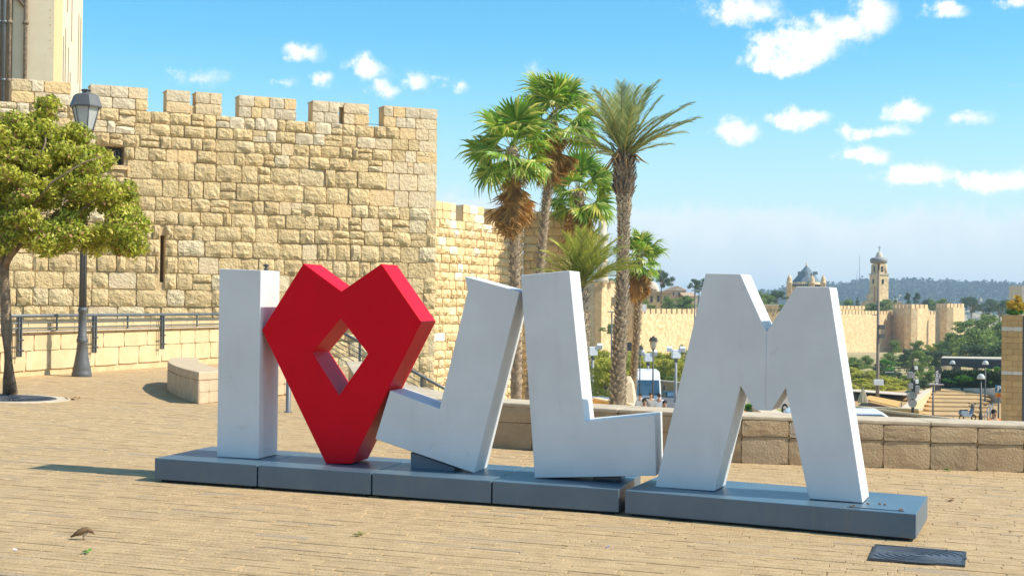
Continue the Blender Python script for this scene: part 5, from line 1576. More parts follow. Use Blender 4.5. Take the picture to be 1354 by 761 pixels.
# ================================================================== CROWNS
def crown_mesh(kind, seed, m, n=3200):
    g = random.Random(seed); L = []
    if kind == 'round':
        for k in range(26): a_ = g.random() * 6.28; f_ = g.random() ** .5; z = g.uniform(.14, .88); s_ = math.sin((z - .02) / .92 * PI) ** .5; L.append((math.cos(a_) * f_ * .42 * s_, math.sin(a_) * f_ * .42 * s_, z, g.uniform(.12, .22), g.uniform(.12, .22), g.uniform(.08, .15)))
        return leaf_cloud(n, L, .030, seed, [m], shell=.3)
    if kind == 'pine':
        for k in range(30): z = g.uniform(.16, .95); rr_ = .36 * (1.05 - z) ** .7; a_ = g.random() * 6.28; f_ = g.random() ** .5; L.append((math.cos(a_) * f_ * rr_, math.sin(a_) * f_ * rr_, z, g.uniform(.06, .13), g.uniform(.06, .13), g.uniform(.05, .10)))
        return leaf_cloud(n, L, .020, seed, [m], shell=.3)
    if kind == 'umbrella':
        for k in range(26): z = g.uniform(.50, .92); rr_ = .45 * math.sin((z - .35) / .65 * PI) ** .5; a_ = g.random() * 6.28; f_ = g.random() ** .5; L.append((math.cos(a_) * f_ * rr_, math.sin(a_) * f_ * rr_, z, g.uniform(.09, .16), g.uniform(.09, .16), g.uniform(.05, .09)))
        return leaf_cloud(n, L, .020, seed, [m], shell=.3)
    if kind == 'cypress':
        for k in range(16): z = g.uniform(.06, .96); rr_ = .10 * math.sin(max(.02, 1.02 - z) * PI * .5); L.append((g.uniform(-.3, .3) * rr_, g.uniform(-.3, .3) * rr_, z, rr_ + .02, rr_ + .02, .07))
        return leaf_cloud(n // 2, L, .018, seed, [m], shell=.5)
    for k in range(26): a_ = g.random() * 6.28; f_ = g.random() ** .5; z = g.uniform(.1, .8); s_ = 1 - z * .5; L.append((math.cos(a_) * f_ * .5 * s_, math.sin(a_) * f_ * .5 * s_, z, g.uniform(.12, .22), g.uniform(.12, .22), g.uniform(.10, .18)))
    return leaf_cloud(n, L, .03, seed, [m], shell=.3)


CR = {}
for kd in ('round', 'pine', 'umbrella', 'cypress', 'bush'):
    for m in ('tree_green', 'tree_yellow', 'tree_dark', 'hedge_bright'):
        CR[kd, m] = None
TRK = {}
for kd, h_ in (('round', .45), ('pine', .5), ('umbrella', .75), ('cypress', .2)):
    mb = MB(); mb.tube([(0, 0, 0), (.01, .0, h_ * .5), (.0, .01, h_)], [.03, .022, .012], 7)
    if kd != 'cypress':
        for a_ in (0.3, 2.2, 4.1, 5.3): mb.tube([(0, 0, h_ * .6), (math.cos(a_) * .16, math.sin(a_) * .16, h_ * 1.0)], [.014, .006], 5)
    TRK[kd] = mb.mesh(['bark'])


def tree(label, kd, m, px_, ytop, wpx, Y, name=None, ybot=None, group=None, rot=0., sq=1.):
    """crown top at ytop, crown width wpx picture pixels at distance Y; stands on the terrain"""
    key = (kd, m)
    if CR[key] is None: CR[key] = crown_mesh(kd, 700 + len([1 for v_ in CR.values() if v_]), m, 5200)
    x = pxw(px_, Y)[0]; z1 = zpx(ytop, px_, Y); z0 = zt(x, Y) - .1 if ybot is None else zpx(ybot, px_, Y); h = z1 - z0
    wm = 1.42 * wpx * Y / FPX / {'round': 1.05, 'pine': .78, 'umbrella': 1.05, 'cypress': .26, 'bush': 1.15}[kd]
    nm = {'round': 'leafy_tree', 'pine': 'pine_tree', 'umbrella': 'pine_tree', 'cypress': 'cypress_tree', 'bush': 'bush'}[kd]
    t = thing(name or nm, label, 'bush' if kd == 'bush' else 'tree', (x, Y, z0), rot, group)
    M4 = Matrix.Translation((x, Y, z0)) @ Matrix.Rotation(rot, 4, 'Z') @ Matrix.Diagonal((wm, wm, h, 1))
    link('crown', CR[key], t, M4)
    if kd != 'bush': link('trunk', TRK[kd], t, Matrix.Translation((x, Y, z0)) @ Matrix.Rotation(rot, 4, 'Z') @ Matrix.Diagonal((max(wm, h * .6), max(wm, h * .6), h, 1)))
    return t


TG = 'trees of the valley park'
T = [
 # label, kind, material, px, ytop, width, Y, ybot
 ('dark flat topped pine leaning over the domed houses', 'umbrella', 'tree_dark', 874, 355, 25, 385, 402),
 ('green bush left of the dome, above the citadel', 'round', 'tree_green', 848, 382, 16, 380, 408),
 ('small green tree against the sky between minaret and date palm', 'round', 'tree_green', 812, 366, 18, 360, 392),
 ('rounded dark pine beside the left top of the letter M', 'umbrella', 'tree_dark', 924, 367, 22, 380, 404),
 ('leafy tree on the wall under the pedimented house, right one', 'round', 'tree_green', 903, 389, 24, 345, 412),
 ('leafy tree on the wall under the pedimented house, left one', 'round', 'tree_green', 886, 391, 18, 343, 412),
 ('low green shrub on the wall at the foot of the dark pine', 'bush', 'tree_green', 862, 402, 11, 340, 410),
 ('pointed pine at the left in the notch of the letter M', 'pine', 'tree_green', 1003, 382, 20, 420, 412),
 ('bushy pine in the middle of the notch of the letter M', 'round', 'tree_green', 1011, 386, 24, 425, 412),
 ('broad dark pine at the right in the notch of the letter M', 'umbrella', 'tree_dark', 1027, 383, 24, 430, 416),
 ('small bush below the pines at the right edge of the notch', 'bush', 'tree_green', 1034, 401, 8, 345, 412),
 ('green tree growing over the wall just right of the letter M', 'round', 'tree_green', 1117, 394, 16, 500, 412),
 ('small cypress between the letter M and the bell tower', 'cypress', 'tree_dark', 1127, 395, 5, 520, 412),
 ('dark cypress close to the bell tower on its left', 'cypress', 'tree_dark', 1134, 391, 6, 520, 412),
 ('green bushy tree before the foot of the bell tower', 'round', 'tree_green', 1168, 394, 24, 455, 414),
 ('leafy low tree just left of the bell tower foot', 'round', 'tree_green', 1150, 399, 16, 456, 414),
 ('dark cypress right of the bell tower, first', 'cypress', 'tree_dark', 1184, 391, 5, 500, 410),
 ('broad dark cypress behind the first square tower', 'pine', 'tree_dark', 1200, 387, 13, 520, 412),
 ('second broad cypress behind the first square tower', 'pine', 'tree_dark', 1213, 387, 12, 520, 412),
 ('short dark tree behind the gap between the towers', 'round', 'tree_dark', 1226, 394, 10, 520, 412),
 ('small green tree between the square towers, above the wall', 'round', 'tree_green', 1235, 394, 13, 515, 412),
 ('rounded green tree behind the second square tower', 'round', 'tree_green', 1247, 393, 15, 515, 412),
 ('large dark pine right of the farthest tower', 'umbrella', 'tree_dark', 1284, 391, 28, 520, 432),
 ('large dark pine left of the flower box', 'umbrella', 'tree_dark', 1322, 394, 36, 480, 440),
 ('big sunlit pine at the foot of the farthest tower', 'pine', 'tree_green', 1273, 420, 40, 300, 472),
 ('bright green rounded tree in the hollow right of the towers', 'round', 'tree_green', 1300, 412, 46, 330, 460),
 ('wide pale green tree next to the brown building', 'round', 'tree_green', 1318, 420, 36, 290, 478),
 ('spreading green tree above the dark canopy roof', 'round', 'tree_green', 1296, 430, 40, 270, 480),
 ('pine between the two towers and the canopy, leaning left', 'pine', 'tree_green', 1258, 436, 26, 290, 478),
 ('green tree against the brown building above the canopy', 'round', 'tree_green', 1316, 446, 30, 240, 486),
 ('bluish round bush just above the canopy roof corner', 'bush', 'tree_dark', 1247, 461, 22, 260, 476),
 ('pale green bush along the canopy roof', 'bush', 'tree_yellow', 1272, 463, 22, 262, 478),
 ('yellow bush at the foot of the first tower', 'bush', 'tree_yellow', 1233, 455, 18, 330, 468),
 ('tall pine below the first square tower, left', 'pine', 'tree_green', 1185, 445, 22, 280, 500),
 ('tall dark pine below the first square tower, right', 'pine', 'tree_green', 1213, 458, 30, 240, 515),
 ('dense pine left of the black sign', 'pine', 'tree_green', 1226, 466, 24, 230, 515),
 ('dark green pine in the middle of the valley trees', 'pine', 'tree_dark', 1199, 462, 20, 250, 505),
 ('narrow cypress standing in the valley trees', 'cypress', 'tree_dark', 1190, 482, 9, 210, 520),
 ('bright green round tree just right of the mast', 'round', 'hedge_bright', 1172, 473, 22, 240, 497),
 ('dark bush right of the mast below the bright tree', 'bush', 'tree_dark', 1177, 485, 26, 215, 508),
 ('grey green bush beside the edge of the letter M', 'round', 'tree_green', 1124, 470, 22, 265, 495),
 ('second grey green bush next to the mast', 'round', 'tree_green', 1143, 468, 22, 262, 496),
 ('yellow green tree by the letter M, upper', 'round', 'tree_yellow', 1128, 484, 36, 205, 512),
 ('yellow green tree left of the mast', 'round', 'tree_yellow', 1148, 488, 34, 200, 518),
 ('yellow green tree behind the mast foot', 'round', 'tree_yellow', 1170, 495, 34, 190, 522),
 ('yellow green tree right of the mast foot', 'round', 'tree_yellow', 1190, 500, 30, 190, 524),
 ('low bright bush with the last of the yellow trees', 'bush', 'hedge_bright', 1205, 511, 22, 180, 522),
 ('small tree behind the letter M foot on the right side', 'round', 'tree_yellow', 1108, 492, 34, 200, 518),
 # orchard behind the bus
 ('olive yellow tree beside the stem of the letter L, with a dark slim trunk', 'round', 'tree_yellow', 802, 470, 40, 118, 532),
 ('yellow orchard tree left of the date palm', 'round', 'tree_yellow', 790, 458, 34, 175, 500),
 ('yellow orchard tree just right of the date palm', 'round', 'tree_yellow', 838, 461, 30, 190, 508),
 ('yellow orchard tree above the bus roof', 'round', 'tree_yellow', 856, 463, 30, 195, 510),
 ('yellow orchard tree right of the two lamps', 'round', 'tree_yellow', 876, 464, 30, 188, 508),
 ('yellow orchard tree against the edge of the letter M', 'round', 'tree_yellow', 893, 463, 32, 180, 508),
 ('green tree peeping out left of the leg of the M', 'round', 'tree_green', 905, 452, 16, 230, 500),
 ('yellow orchard tree hidden partly by the date palm trunk', 'round', 'tree_yellow', 820, 466, 26, 200, 508),
 ('low dark hedge bush under the orchard, left', 'bush', 'tree_green', 874, 494, 16, 165, 504),
 ('low dark hedge bush under the orchard, right', 'bush', 'tree_green', 888, 497, 13, 160, 505),
 ('green bush under the bus lamps at the orchard edge', 'bush', 'tree_green', 846, 489, 22, 170, 500),
 ('shrub growing out of the citadel wall, right', 'bush', 'tree_green', 808, 426, 10, 258, 442),
 ('small shrub growing out of the citadel wall, left', 'bush', 'tree_green', 797, 432, 8, 258, 438),
 ('weeds on the ledge at the foot of the long wall', 'bush', 'tree_green', 842, 452, 16, 285, 464),
 ('dark dry shrub bed seen under the point of the M', 'bush', 'tree_dark', 1000, 540, 34, 42, 552),
 ('green clipped shrub at the right under the point of the M', 'bush', 'hedge_bright', 1028, 544, 7, 38, 552),
 ('leafy shrub behind the left leg of the M', 'bush', 'hedge_bright', 992, 531, 18, 60, 547),
 ('yellow flowering shrub in the right gap of the letter M', 'bush', 'tree_yellow', 1037, 516, 16, 90, 530),
]
for k, (lab, kd, m, px_, yt_, wp, Y, yb_) in enumerate(T):
    tree(lab, kd, m, px_, yt_, wp, Y, None, yb_, TG if Y < 350 else 'trees beyond the city wall', k * 1.7)

# forest that covers the far ridge (reads as one mass)
g = np.random.default_rng(3); lumps = []
for k in range(2600):
    u = g.uniform(840, 1700); Y = 2000 + 600 * g.random() ** .8; x = (u - CX) / FPX * Y
    s_ = g.uniform(5, 12); lumps.append((x, Y, zt(x, Y) + s_ * .4, s_ * g.uniform(.7, 1.2), s_ * .8, s_ * g.uniform(.6, 1.25)))
me = leaf_cloud(42000, lumps, 3.4, 9, ['hill_green'], shell=.6, aspect=.8)
tag(link('hillside_forest', me), kind='stuff')

# more of the park, filling the slope below the walls
rr3 = random.Random(17)
LABX = ['yellow green tree at the edge of the M, lowest behind the parasol', 'yellow green tree between the parasol and the mast, upper', 'yellow green tree just behind the foot of the mast', 'yellow green tree right of the mast foot, above the net', 'yellow green tree above the stairs wall',
        'mid green tree just left of the black banner, upper', 'pine directly left of the black banner', 'mid green tree between sign pole and banner', 'tree showing above the left end of the canopy', 'grey green tree behind the mast at half height', 'tree at the foot of the first square tower, left of its corner',
        'small tree under the gap between the two towers', 'tree touching the base of the second square tower', 'pale round tree behind the bright green tree at the mast', 'tree between the letter M and the mast, middle height', 'large round tree above the middle of the canopy', 'rounded tree highest on the slope right of the towers',
        'round tree next to the tall wide one right of the towers', 'round tree filling the corner between canopy and brown building', 'pine rising just behind the left canopy edge', 'round tree below the farthest tower, left part', 'dark round tree under the shaded tower face', 'round tree right of the mast under the long wall end', 'topmost small tree against the first tower base']
LABO = ['front orchard tree right beside the edge of the L', 'front orchard tree just left of the date palm', 'front orchard tree between the palm trunks', 'front orchard tree above the left part of the bus', 'front orchard tree over the right part of the bus', 'front orchard tree above the black car', 'front orchard tree cut by the left leg of the M']
where = ['behind the restaurant terrace', 'on the slope below the long wall', 'beside the park path', 'before the dark pines', 'under the first square tower', 'next to the grey pole with signs']
extra = [(1122, 505, 30, 165), (1140, 500, 34, 172), (1158, 505, 30, 168), (1176, 508, 28, 170), (1193, 510, 26, 172), (1212, 490, 24, 185), (1222, 500, 22, 182), (1204, 495, 26, 195), (1232, 488, 22, 210),
         (1165, 480, 30, 225), (1205, 475, 28, 260), (1240, 470, 24, 262), (1222, 462, 26, 300), (1160, 500, 34, 200), (1135, 478, 26, 250), (1290, 452, 34, 240), (1278, 440, 36, 300), (1306, 432, 38, 285), (1325, 450, 30, 230), (1262, 452, 26, 290), (1248, 448, 26, 310), (1196, 470, 26, 262), (1180, 466, 24, 270), (1215, 448, 22, 330)]
kinds = ['round', 'pine', 'round', 'round']
for k, (x, yt_, wp, Y) in enumerate(extra):
    ml = ('tree_yellow', 'light yellow green') if (Y < 180 and x < 1200) else (('tree_green', 'mid green') if k % 3 else ('tree_dark', 'dark green'))
    tree(LABX[k], kinds[k % 4], ml[0], x, yt_, wp, Y, None, None, TG + (' right' if True else ''), k * 2.1)
for k, (x, yt_, wp, Y) in enumerate([(782, 470, 34, 160), (812, 474, 30, 165), (832, 472, 30, 170), (848, 470, 30, 175), (868, 472, 30, 172), (884, 472, 28, 168), (900, 474, 28, 165)]):
    tree(LABO[k], 'round', 'tree_yellow', x, yt_, wp, Y, None, None, 'front row of the orchard', k * 1.3)

for k, (x, yt_, wp, Y) in enumerate([(930, 466, 32, 185), (952, 468, 30, 200), (972, 470, 32, 190), (994, 472, 28, 215), (1016, 474, 30, 205), (1040, 474, 30, 195), (1062, 474, 32, 210), (1084, 476, 30, 200), (1098, 480, 30, 190), (945, 480, 28, 165), (1072, 488, 28, 170)]):
    tree(['park tree behind the letter M, leftmost of its row', 'park tree behind the left leg of the M, at its upper half', 'park tree behind the left leg of the M, before its inner edge', 'park tree left in the view between the legs of the M', 'park tree in the middle behind the centre point of the M', 'park tree just right of the centre point of the M', 'park tree behind the right leg of the M, left side', 'park tree behind the right leg of the M, right side', 'park tree behind the outer edge of the right leg of the M', 'nearer park tree behind the left leg of the M', 'nearer park tree behind the right leg of the M'][k], 'round', 'tree_yellow' if k % 2 else 'tree_green', x, yt_, wp, Y, None, None, 'park trees behind the letter M', k * 1.9)

# ================================================================== STREET LEVEL
def strip(name, x0, x1, Y0, Y1, dz, m, kind='structure', curve=0):
    mb = MB(); n = 16; vs = []
    for i in range(n + 1):
        u = i / n
        for Y in (Y0, (Y0 + Y1) / 2, Y1):
            x = x0 + (x1 - x0) * u; vs.append((x, Y, zt(x, Y) + dz))
    fs = []
    for i in range(n):
        for j in range(2): fs.append((i * 3 + j, (i + 1) * 3 + j, (i + 1) * 3 + j + 1, i * 3 + j + 1))
    mb.add(vs, fs, 0); return tag(mb.put(name, [m]), kind=kind)


def ydrape(name, pts, hw, dz, m):
    """a road or path following points, draped on the terrain"""
    mb = MB(); vs = []; fs = []; P_ = []
    for i in range(len(pts) - 1):
        for k in range(10): P_.append(Vector((pts[i][0] + (pts[i + 1][0] - pts[i][0]) * k / 10, pts[i][1] + (pts[i + 1][1] - pts[i][1]) * k / 10, 0)))
    for i, p in enumerate(P_):
        tdir = (P_[min(i + 1, len(P_) - 1)] - P_[max(0, i - 1)]).normalized(); n_ = Vector((-tdir.y, tdir.x, 0))
        for s_ in (-1, 1): q = p + n_ * s_ * hw; vs.append((q.x, q.y, zt(p.x, p.y) + dz))
    for i in range(len(P_) - 1): fs.append((2 * i, 2 * i + 1, 2 * i + 3, 2 * i + 2))
    mb.add(vs, fs); return tag(mb.put(name, [m]), kind='structure')


ydrape('road', [(-14, 46), (0, 47), (18, 46), (34, 44), (60, 42)], 4.2, .30, 'asphalt')
ydrape('road', [(4, 96), (12, 118), (15, 136), (20, 160), (30, 176)], 5.5, .38, 'asphalt')
ydrape('path', [(-2, 62), (6, 66), (16, 70), (30, 70)], 5.5, .24, 'cap_stone')
strip('lawn', 6, 26, 96, 114, .30, 'grass_mat')
strip('lawn', 9, 13, 50, 60, .22, 'grass_mat')


def low_block_wall(label, x0, y0, x1, y1, Y0, Y1, h, m='limestone_clad', cap='cap_stone', name='garden_wall', n=None):
    a, b_ = at(x0, y0, Y0), at(x1, y1, Y1); t = thing(name, label, 'wall', (a.x, a.y, a.z - h)); e_ = Vector((b_.x - a.x, b_.y - a.y, 0)); L_ = e_.length; e_.normalize(); y_ = Vector((-e_.y, e_.x, 0))
    if y_.y < 0: y_ = -y_
    mb = MB(); mb.prism([a - Vector((0, 0, h)), b_ - Vector((0, 0, h)), b_ - Vector((0, 0, .12)), a - Vector((0, 0, .12))], y_ * .45); mb.put('body', [m], t, world=True)
    mb = MB(); mb.prism([a - Vector((0, 0, .119)) - y_ * .05, b_ - Vector((0, 0, .119)) - y_ * .05, b_ - y_ * .05, a - y_ * .05], y_ * .55); mb.put('coping', [cap], t, world=True)
    return t


low_block_wall('low planter wall left of the date palm, holding the slim tree', 783, 525, 828, 534, 96, 92, 1.1, 'clad_brown')
low_block_wall('planter wall right of the date palm before the bus', 828, 532, 848, 540, 84, 80, 1.2, 'clad_brown')
low_block_wall('tan retaining wall behind the black car', 868, 502, 910, 506, 160, 150, 2.0, 'clad_brown')
low_block_wall('long pale terrace wall under the orchard', 780, 500, 915, 500.5, 185, 178, 1.6, 'far_stone')
low_block_wall('low kerb wall slanting down seen under the point of the M', 1017, 538, 1048, 552, 42, 34, .35, 'limestone_clad')
low_block_wall('stone wall slanting up beside the stairs, behind the sign pole', 1192, 545, 1232, 514, 105, 150, 3.4, 'limestone_clad')
low_block_wall('upper stone wall before the black sign', 1205, 520, 1238, 513.5, 150, 158, 2.5, 'limestone_clad')
# rock by the bus
rk = thing('rock', 'pale upright boulder between the date palm and the bus', 'rock', tuple(at(829, 538, 88))); me = rough_stone(77, 5, 5, .5, .2)
mb = MB(); mb.lathe([(.55, -.3), (.62, .3), (.5, 1.0), (.42, 1.5), (.2, 1.9)], n=7, sm=False); o = mb.put('boulder', ['cap_stone'], rk); 

# --- vehicles
def car(name, label, cat, loc, rz, L=4.4, W=1.78, Ht=1.45, m='car_white', prof=None, van=False, s=1.0):
    t = thing(name, label, cat, loc, rz)
    # body side profile (x forward, z up)
    if van: pr = [(-L / 2, .35), (-L / 2, 1.0), (-L / 2 + .05, Ht - .15), (-L / 2 + .25, Ht), (L / 2 - 1.7, Ht), (L / 2 - .95, 1.10), (L / 2 - .12, .92), (L / 2, .62), (L / 2, .35)]
    else: pr = [(-L / 2, .35), (-L / 2 - .02, .62), (-L / 2 + .08, .90), (-L / 2 + .75, .96), (-L / 2 + 1.25, Ht - .05), (-L / 2 + 1.6, Ht), (.35, Ht), (.75, Ht - .08), (L / 2 - 1.15, .95), (L / 2 - .2, .82), (L / 2, .62), (L / 2 + .02, .35)]
    def sec(pr, w_, mb, tp=.82):
        n = len(pr); vs = []
        for s_ in (-1, 1):
            for (x, z) in pr:
                k = 1.0 if z <= .98 else 1 - (1 - tp) * (z - .98) / (Ht - .98); vs.append((x, s_ * w_ / 2 * k, z))
        fs = [tuple(reversed(range(n))), tuple(range(n, 2 * n))] + [(i, (i + 1) % n, (i + 1) % n + n, i + n) for i in range(n)]
        mb.add(vs, fs)
    mb = MB(); sec(pr, W, mb); o = mb.put('body', [m], t); bevel(o, .07, 2)
    # side glass and screens
    zs0, zs1 = .98, Ht - .10
    def xat(z, front):
        seg = pr
        c_ = []
        for i in range(len(seg) - 1):
            (xa, za), (xb, zb2) = seg[i], seg[i + 1]
            if (za - z) * (zb2 - z) <= 0 and abs(za - zb2) > 1e-4: c_.append(xa + (xb - xa) * (z - za) / (zb2 - za))
        return max(c_) if front else min(c_)
    for s_ in (-1, 1):
        w0 = W / 2 + .012; w1 = W / 2 * (1 - .18 * (zs1 - .98) / (Ht - .98)) + .012
        mb = MB(); mb.add([(xat(zs0, 0) + .18, s_ * w0, zs0), (xat(zs0, 1) - .22, s_ * w0, zs0), (xat(zs1, 1) - .12, s_ * w1, zs1), (xat(zs1, 0) + .14, s_ * w1, zs1)], [(0, 1, 2, 3) if s_ < 0 else (3, 2, 1, 0)]); mb.put('side_glass', ['car_glass'], t)
    for fr in (0, 1):
        sg = 1 if fr else -1; mb = MB(); x0, x1 = xat(zs0 + .03, fr), xat(zs1, fr); w0, w1 = W / 2 * .92, W / 2 * .78
        mb.add([(x0 + sg * .02, -w0, zs0 + .03), (x0 + sg * .02, w0, zs0 + .03), (x1 + sg * .02, w1, zs1), (x1 + sg * .02, -w1, zs1)], [(0, 1, 2, 3) if fr else (3, 2, 1, 0)]); mb.put('windscreen' if fr else 'rear_screen', ['car_glass'], t)
        for s_ in (-1, 1):
            mb = MB(); mb.box((sg * (L / 2 - .02), s_ * (W / 2 - .26), .72), (.10, .36, .16), bev=.02); mb.put('headlight' if fr else 'tail_light', ['white_plastic' if fr else 'light_red'], t)
        mb = MB(); mb.box((sg * (L / 2 + .015), 0, .55 if fr else .62), (.03, .52, .13)); mb.put('number_plate', ['plate_yellow'], t)
    for sx in (-1, 1):
        for sy in (-1, 1):
            mb = MB(); c = Vector((sx * (L / 2 - .85), sy * (W / 2 - .10), .32)); R_ = Matrix.Rotation(PI / 2, 3, 'X')
            prf = [(.20, -.10), (.30, -.11), (.32, -.07), (.32, .07), (.30, .11), (.20, .10)]
            vs = []; fs = []
            for r_, z in prf:
                for k in range(18): th = 2 * PI * k / 18; vs.append(c + R_ @ Vector((r_ * math.cos(th), r_ * math.sin(th), z)))
            for i in range(len(prf) - 1):
                for k in range(18): k2 = (k + 1) % 18; fs.append((i * 18 + k, i * 18 + k2, (i + 1) * 18 + k2, (i + 1) * 18 + k))
            mb.add(vs, fs, 0, True); wh = mb.put('wheel', ['tyre'], t)
            mb = MB(); vs = [c + R_ @ Vector((r_ * math.cos(2 * PI * k / 18), r_ * math.sin(2 * PI * k / 18), z)) for r_, z in ((.2, -.09), (.2, .09)) for k in range(18)]
            mb.add(vs, [tuple(reversed(range(18))), tuple(range(18, 36))]); mb.put('rim', ['box_grey'], t)
    return t


def cl(px_, pybase, Y, dz=0.): q = at(px_, pybase, Y); return (q.x, q.y, q.z + dz)
car('parked_car', 'black saloon seen from behind, right of the white bus', 'car', cl(886, 535, 150), PI / 2 + .25, m='car_black')
car('parked_car', 'blue grey car half hidden behind the planter wall, left of the palm', 'car', cl(795, 552, 100), .35, m='car_blue')
car('white_van', 'white van seen from behind through the right gap of the M, farther one', 'van', cl(1037, 533, 80), PI / 2 + .25, L=4.6, Ht=1.75, van=True)
car('parked_car', 'white car with a yellow plate through the right gap of the M, nearer one', 'car', cl(1040, 548, 66), PI / 2 + .35, Ht=1.5)
car('white_van', 'white van bonnet and windscreen just behind the seat wall, right of the M', 'van', (at(1134, 543, 46).x, 46, at(1134, 541, 46).z - 1.62), -.12, L=4.7, Ht=1.62, van=True)
car('parked_car', 'small white vehicle among the trees below the first tower', 'van', cl(1196, 486, 290), 1.2, L=4.6, Ht=1.9, van=True)
# minibus, front towards us
Bp = cl(857, 541, 128); t = thing('minibus', 'white coach with a big blue windscreen parked in front of the orchard', 'bus', Bp, -.06)
W_, L_, Hh = 2.3, 7.5, 3.35
mb = MB()
pr = [(0, .35), (-.05, .9), (0, 1.25), (.35, 2.55), (.9, 3.1), (1.6, Hh), (L_, Hh - .05), (L_, .35)]
n = len(pr); vs = []
for s_ in (-1, 1):
    for (y, z) in pr: k = 1 if z < 1.3 else 1 - .10 * (z - 1.3) / 2; vs.append((s_ * W_ / 2 * k, y, z))
mb.add(vs, [tuple(range(n)), tuple(reversed(range(n, 2 * n)))] + [((i + 1) % n, i, i + n, (i + 1) % n + n) for i in range(n)]); bevel(mb.put('body', ['car_white'], t), .12, 3)
mb = MB(); mb.add([(-1.02, -.045, 1.28), (1.02, -.045, 1.28), (.95, .33, 2.6), (-.95, .33, 2.6)], [(0, 1, 2, 3)]); mb.put('windscreen', ['car_glass'], t)
for s_ in (-1, 1):
    mb = MB(); mb.box((s_ * .85, -.06, .85), (.36, .1, .24), bev=.04); mb.put('headlight', ['lamp_glass'], t)
    mb = MB(); mb.tube([(s_ * 1.05, .1, 2.5), (s_ * 1.35, -.1, 2.45), (s_ * 1.38, -.12, 2.1)], .035, 6); mb.box((s_ * 1.38, -.1, 1.95), (.16, .1, .42)); mb.put('mirror', ['canopy_dark'], t)
    for k in range(4): mb = MB(); x = s_ * (W_ / 2 * .96 + .01); mb.add([(x, 1.0 + k * 1.55, 1.5), (x, 2.4 + k * 1.55, 1.5), (x * .97, 2.4 + k * 1.55, 2.5), (x * .97, 1.0 + k * 1.55, 2.5)], [(0, 1, 2, 3)]); mb.put('side_glass', ['car_glass'], t)
    for y in (1.3, 5.8): mb = MB(); mb.box((s_ * 1.0, y, .42), (.26, .84, .84), bev=.2); mb.put('wheel', ['tyre'], t)
mb = MB(); mb.box((0, -.07, .45), (2.1, .12, .28), bev=.04); mb.put('bumper', ['box_grey'], t)
mb = MB(); mb.box((0, -.09, .95), (.9, .04, .22)); mb.put('grille', ['canopy_dark'], t)
mb = MB(); mb.box((0, -.14, .48), (.5, .02, .12)); mb.put('number_plate', ['plate_yellow'], t)

# scooter
sc = thing('scooter', 'dark parked scooter on the paved court by the seat wall, right', 'scooter', cl(1279, 556.5, 112), .5)
mb = MB(); mb.prism([(-.55, -.16, .35), (.25, -.16, .30), (.45, -.16, .55), (.62, -.16, 1.0), (.52, -.16, 1.02), (.30, -.16, .60), (.05, -.16, .50), (-.05, -.16, .78), (-.75, -.16, .86), (-.85, -.16, .60)], (0, .32, 0)); bevel(mb.put('body', ['car_blue'], sc), .05, 2)
mb = MB(); mb.box((-.40, 0, .86), (.72, .28, .10), bev=.04); mb.put('seat', ['cloth_black'], sc)
for x in (-.62, .68):
    mb = MB(); pts = [(x + .22 * math.cos(2 * PI * k / 14), 0, .26 + .22 * math.sin(2 * PI * k / 14)) for k in range(15)]; mb.tube(pts, .055, 7); mb.put('wheel', ['tyre'], sc)
mb = MB(); mb.tube([(.68, 0, .28), (.50, 0, 1.12)], .03, 7); mb.tube([(.46, -.33, 1.16), (.50, 0, 1.10), (.46, .33, 1.16)], .022, 6); mb.put('handlebar', ['canopy_dark'], sc)
for s_ in (-1, 1): mb = MB(); mb.tube([(.47, s_ * .25, 1.14), (.50, s_ * .30, 1.36)], .01, 5); mb.box((.50, s_ * .31, 1.38), (.03, .14, .09)); mb.put('mirror', ['canopy_dark'], sc)
mb = MB(); mb.prism([(.54, -.2, .86), (.50, -.16, 1.34), (.50, .16, 1.34), (.54, .2, .86)], (.012, 0, 0)); mb.put('windshield', ['car_glass'], sc)

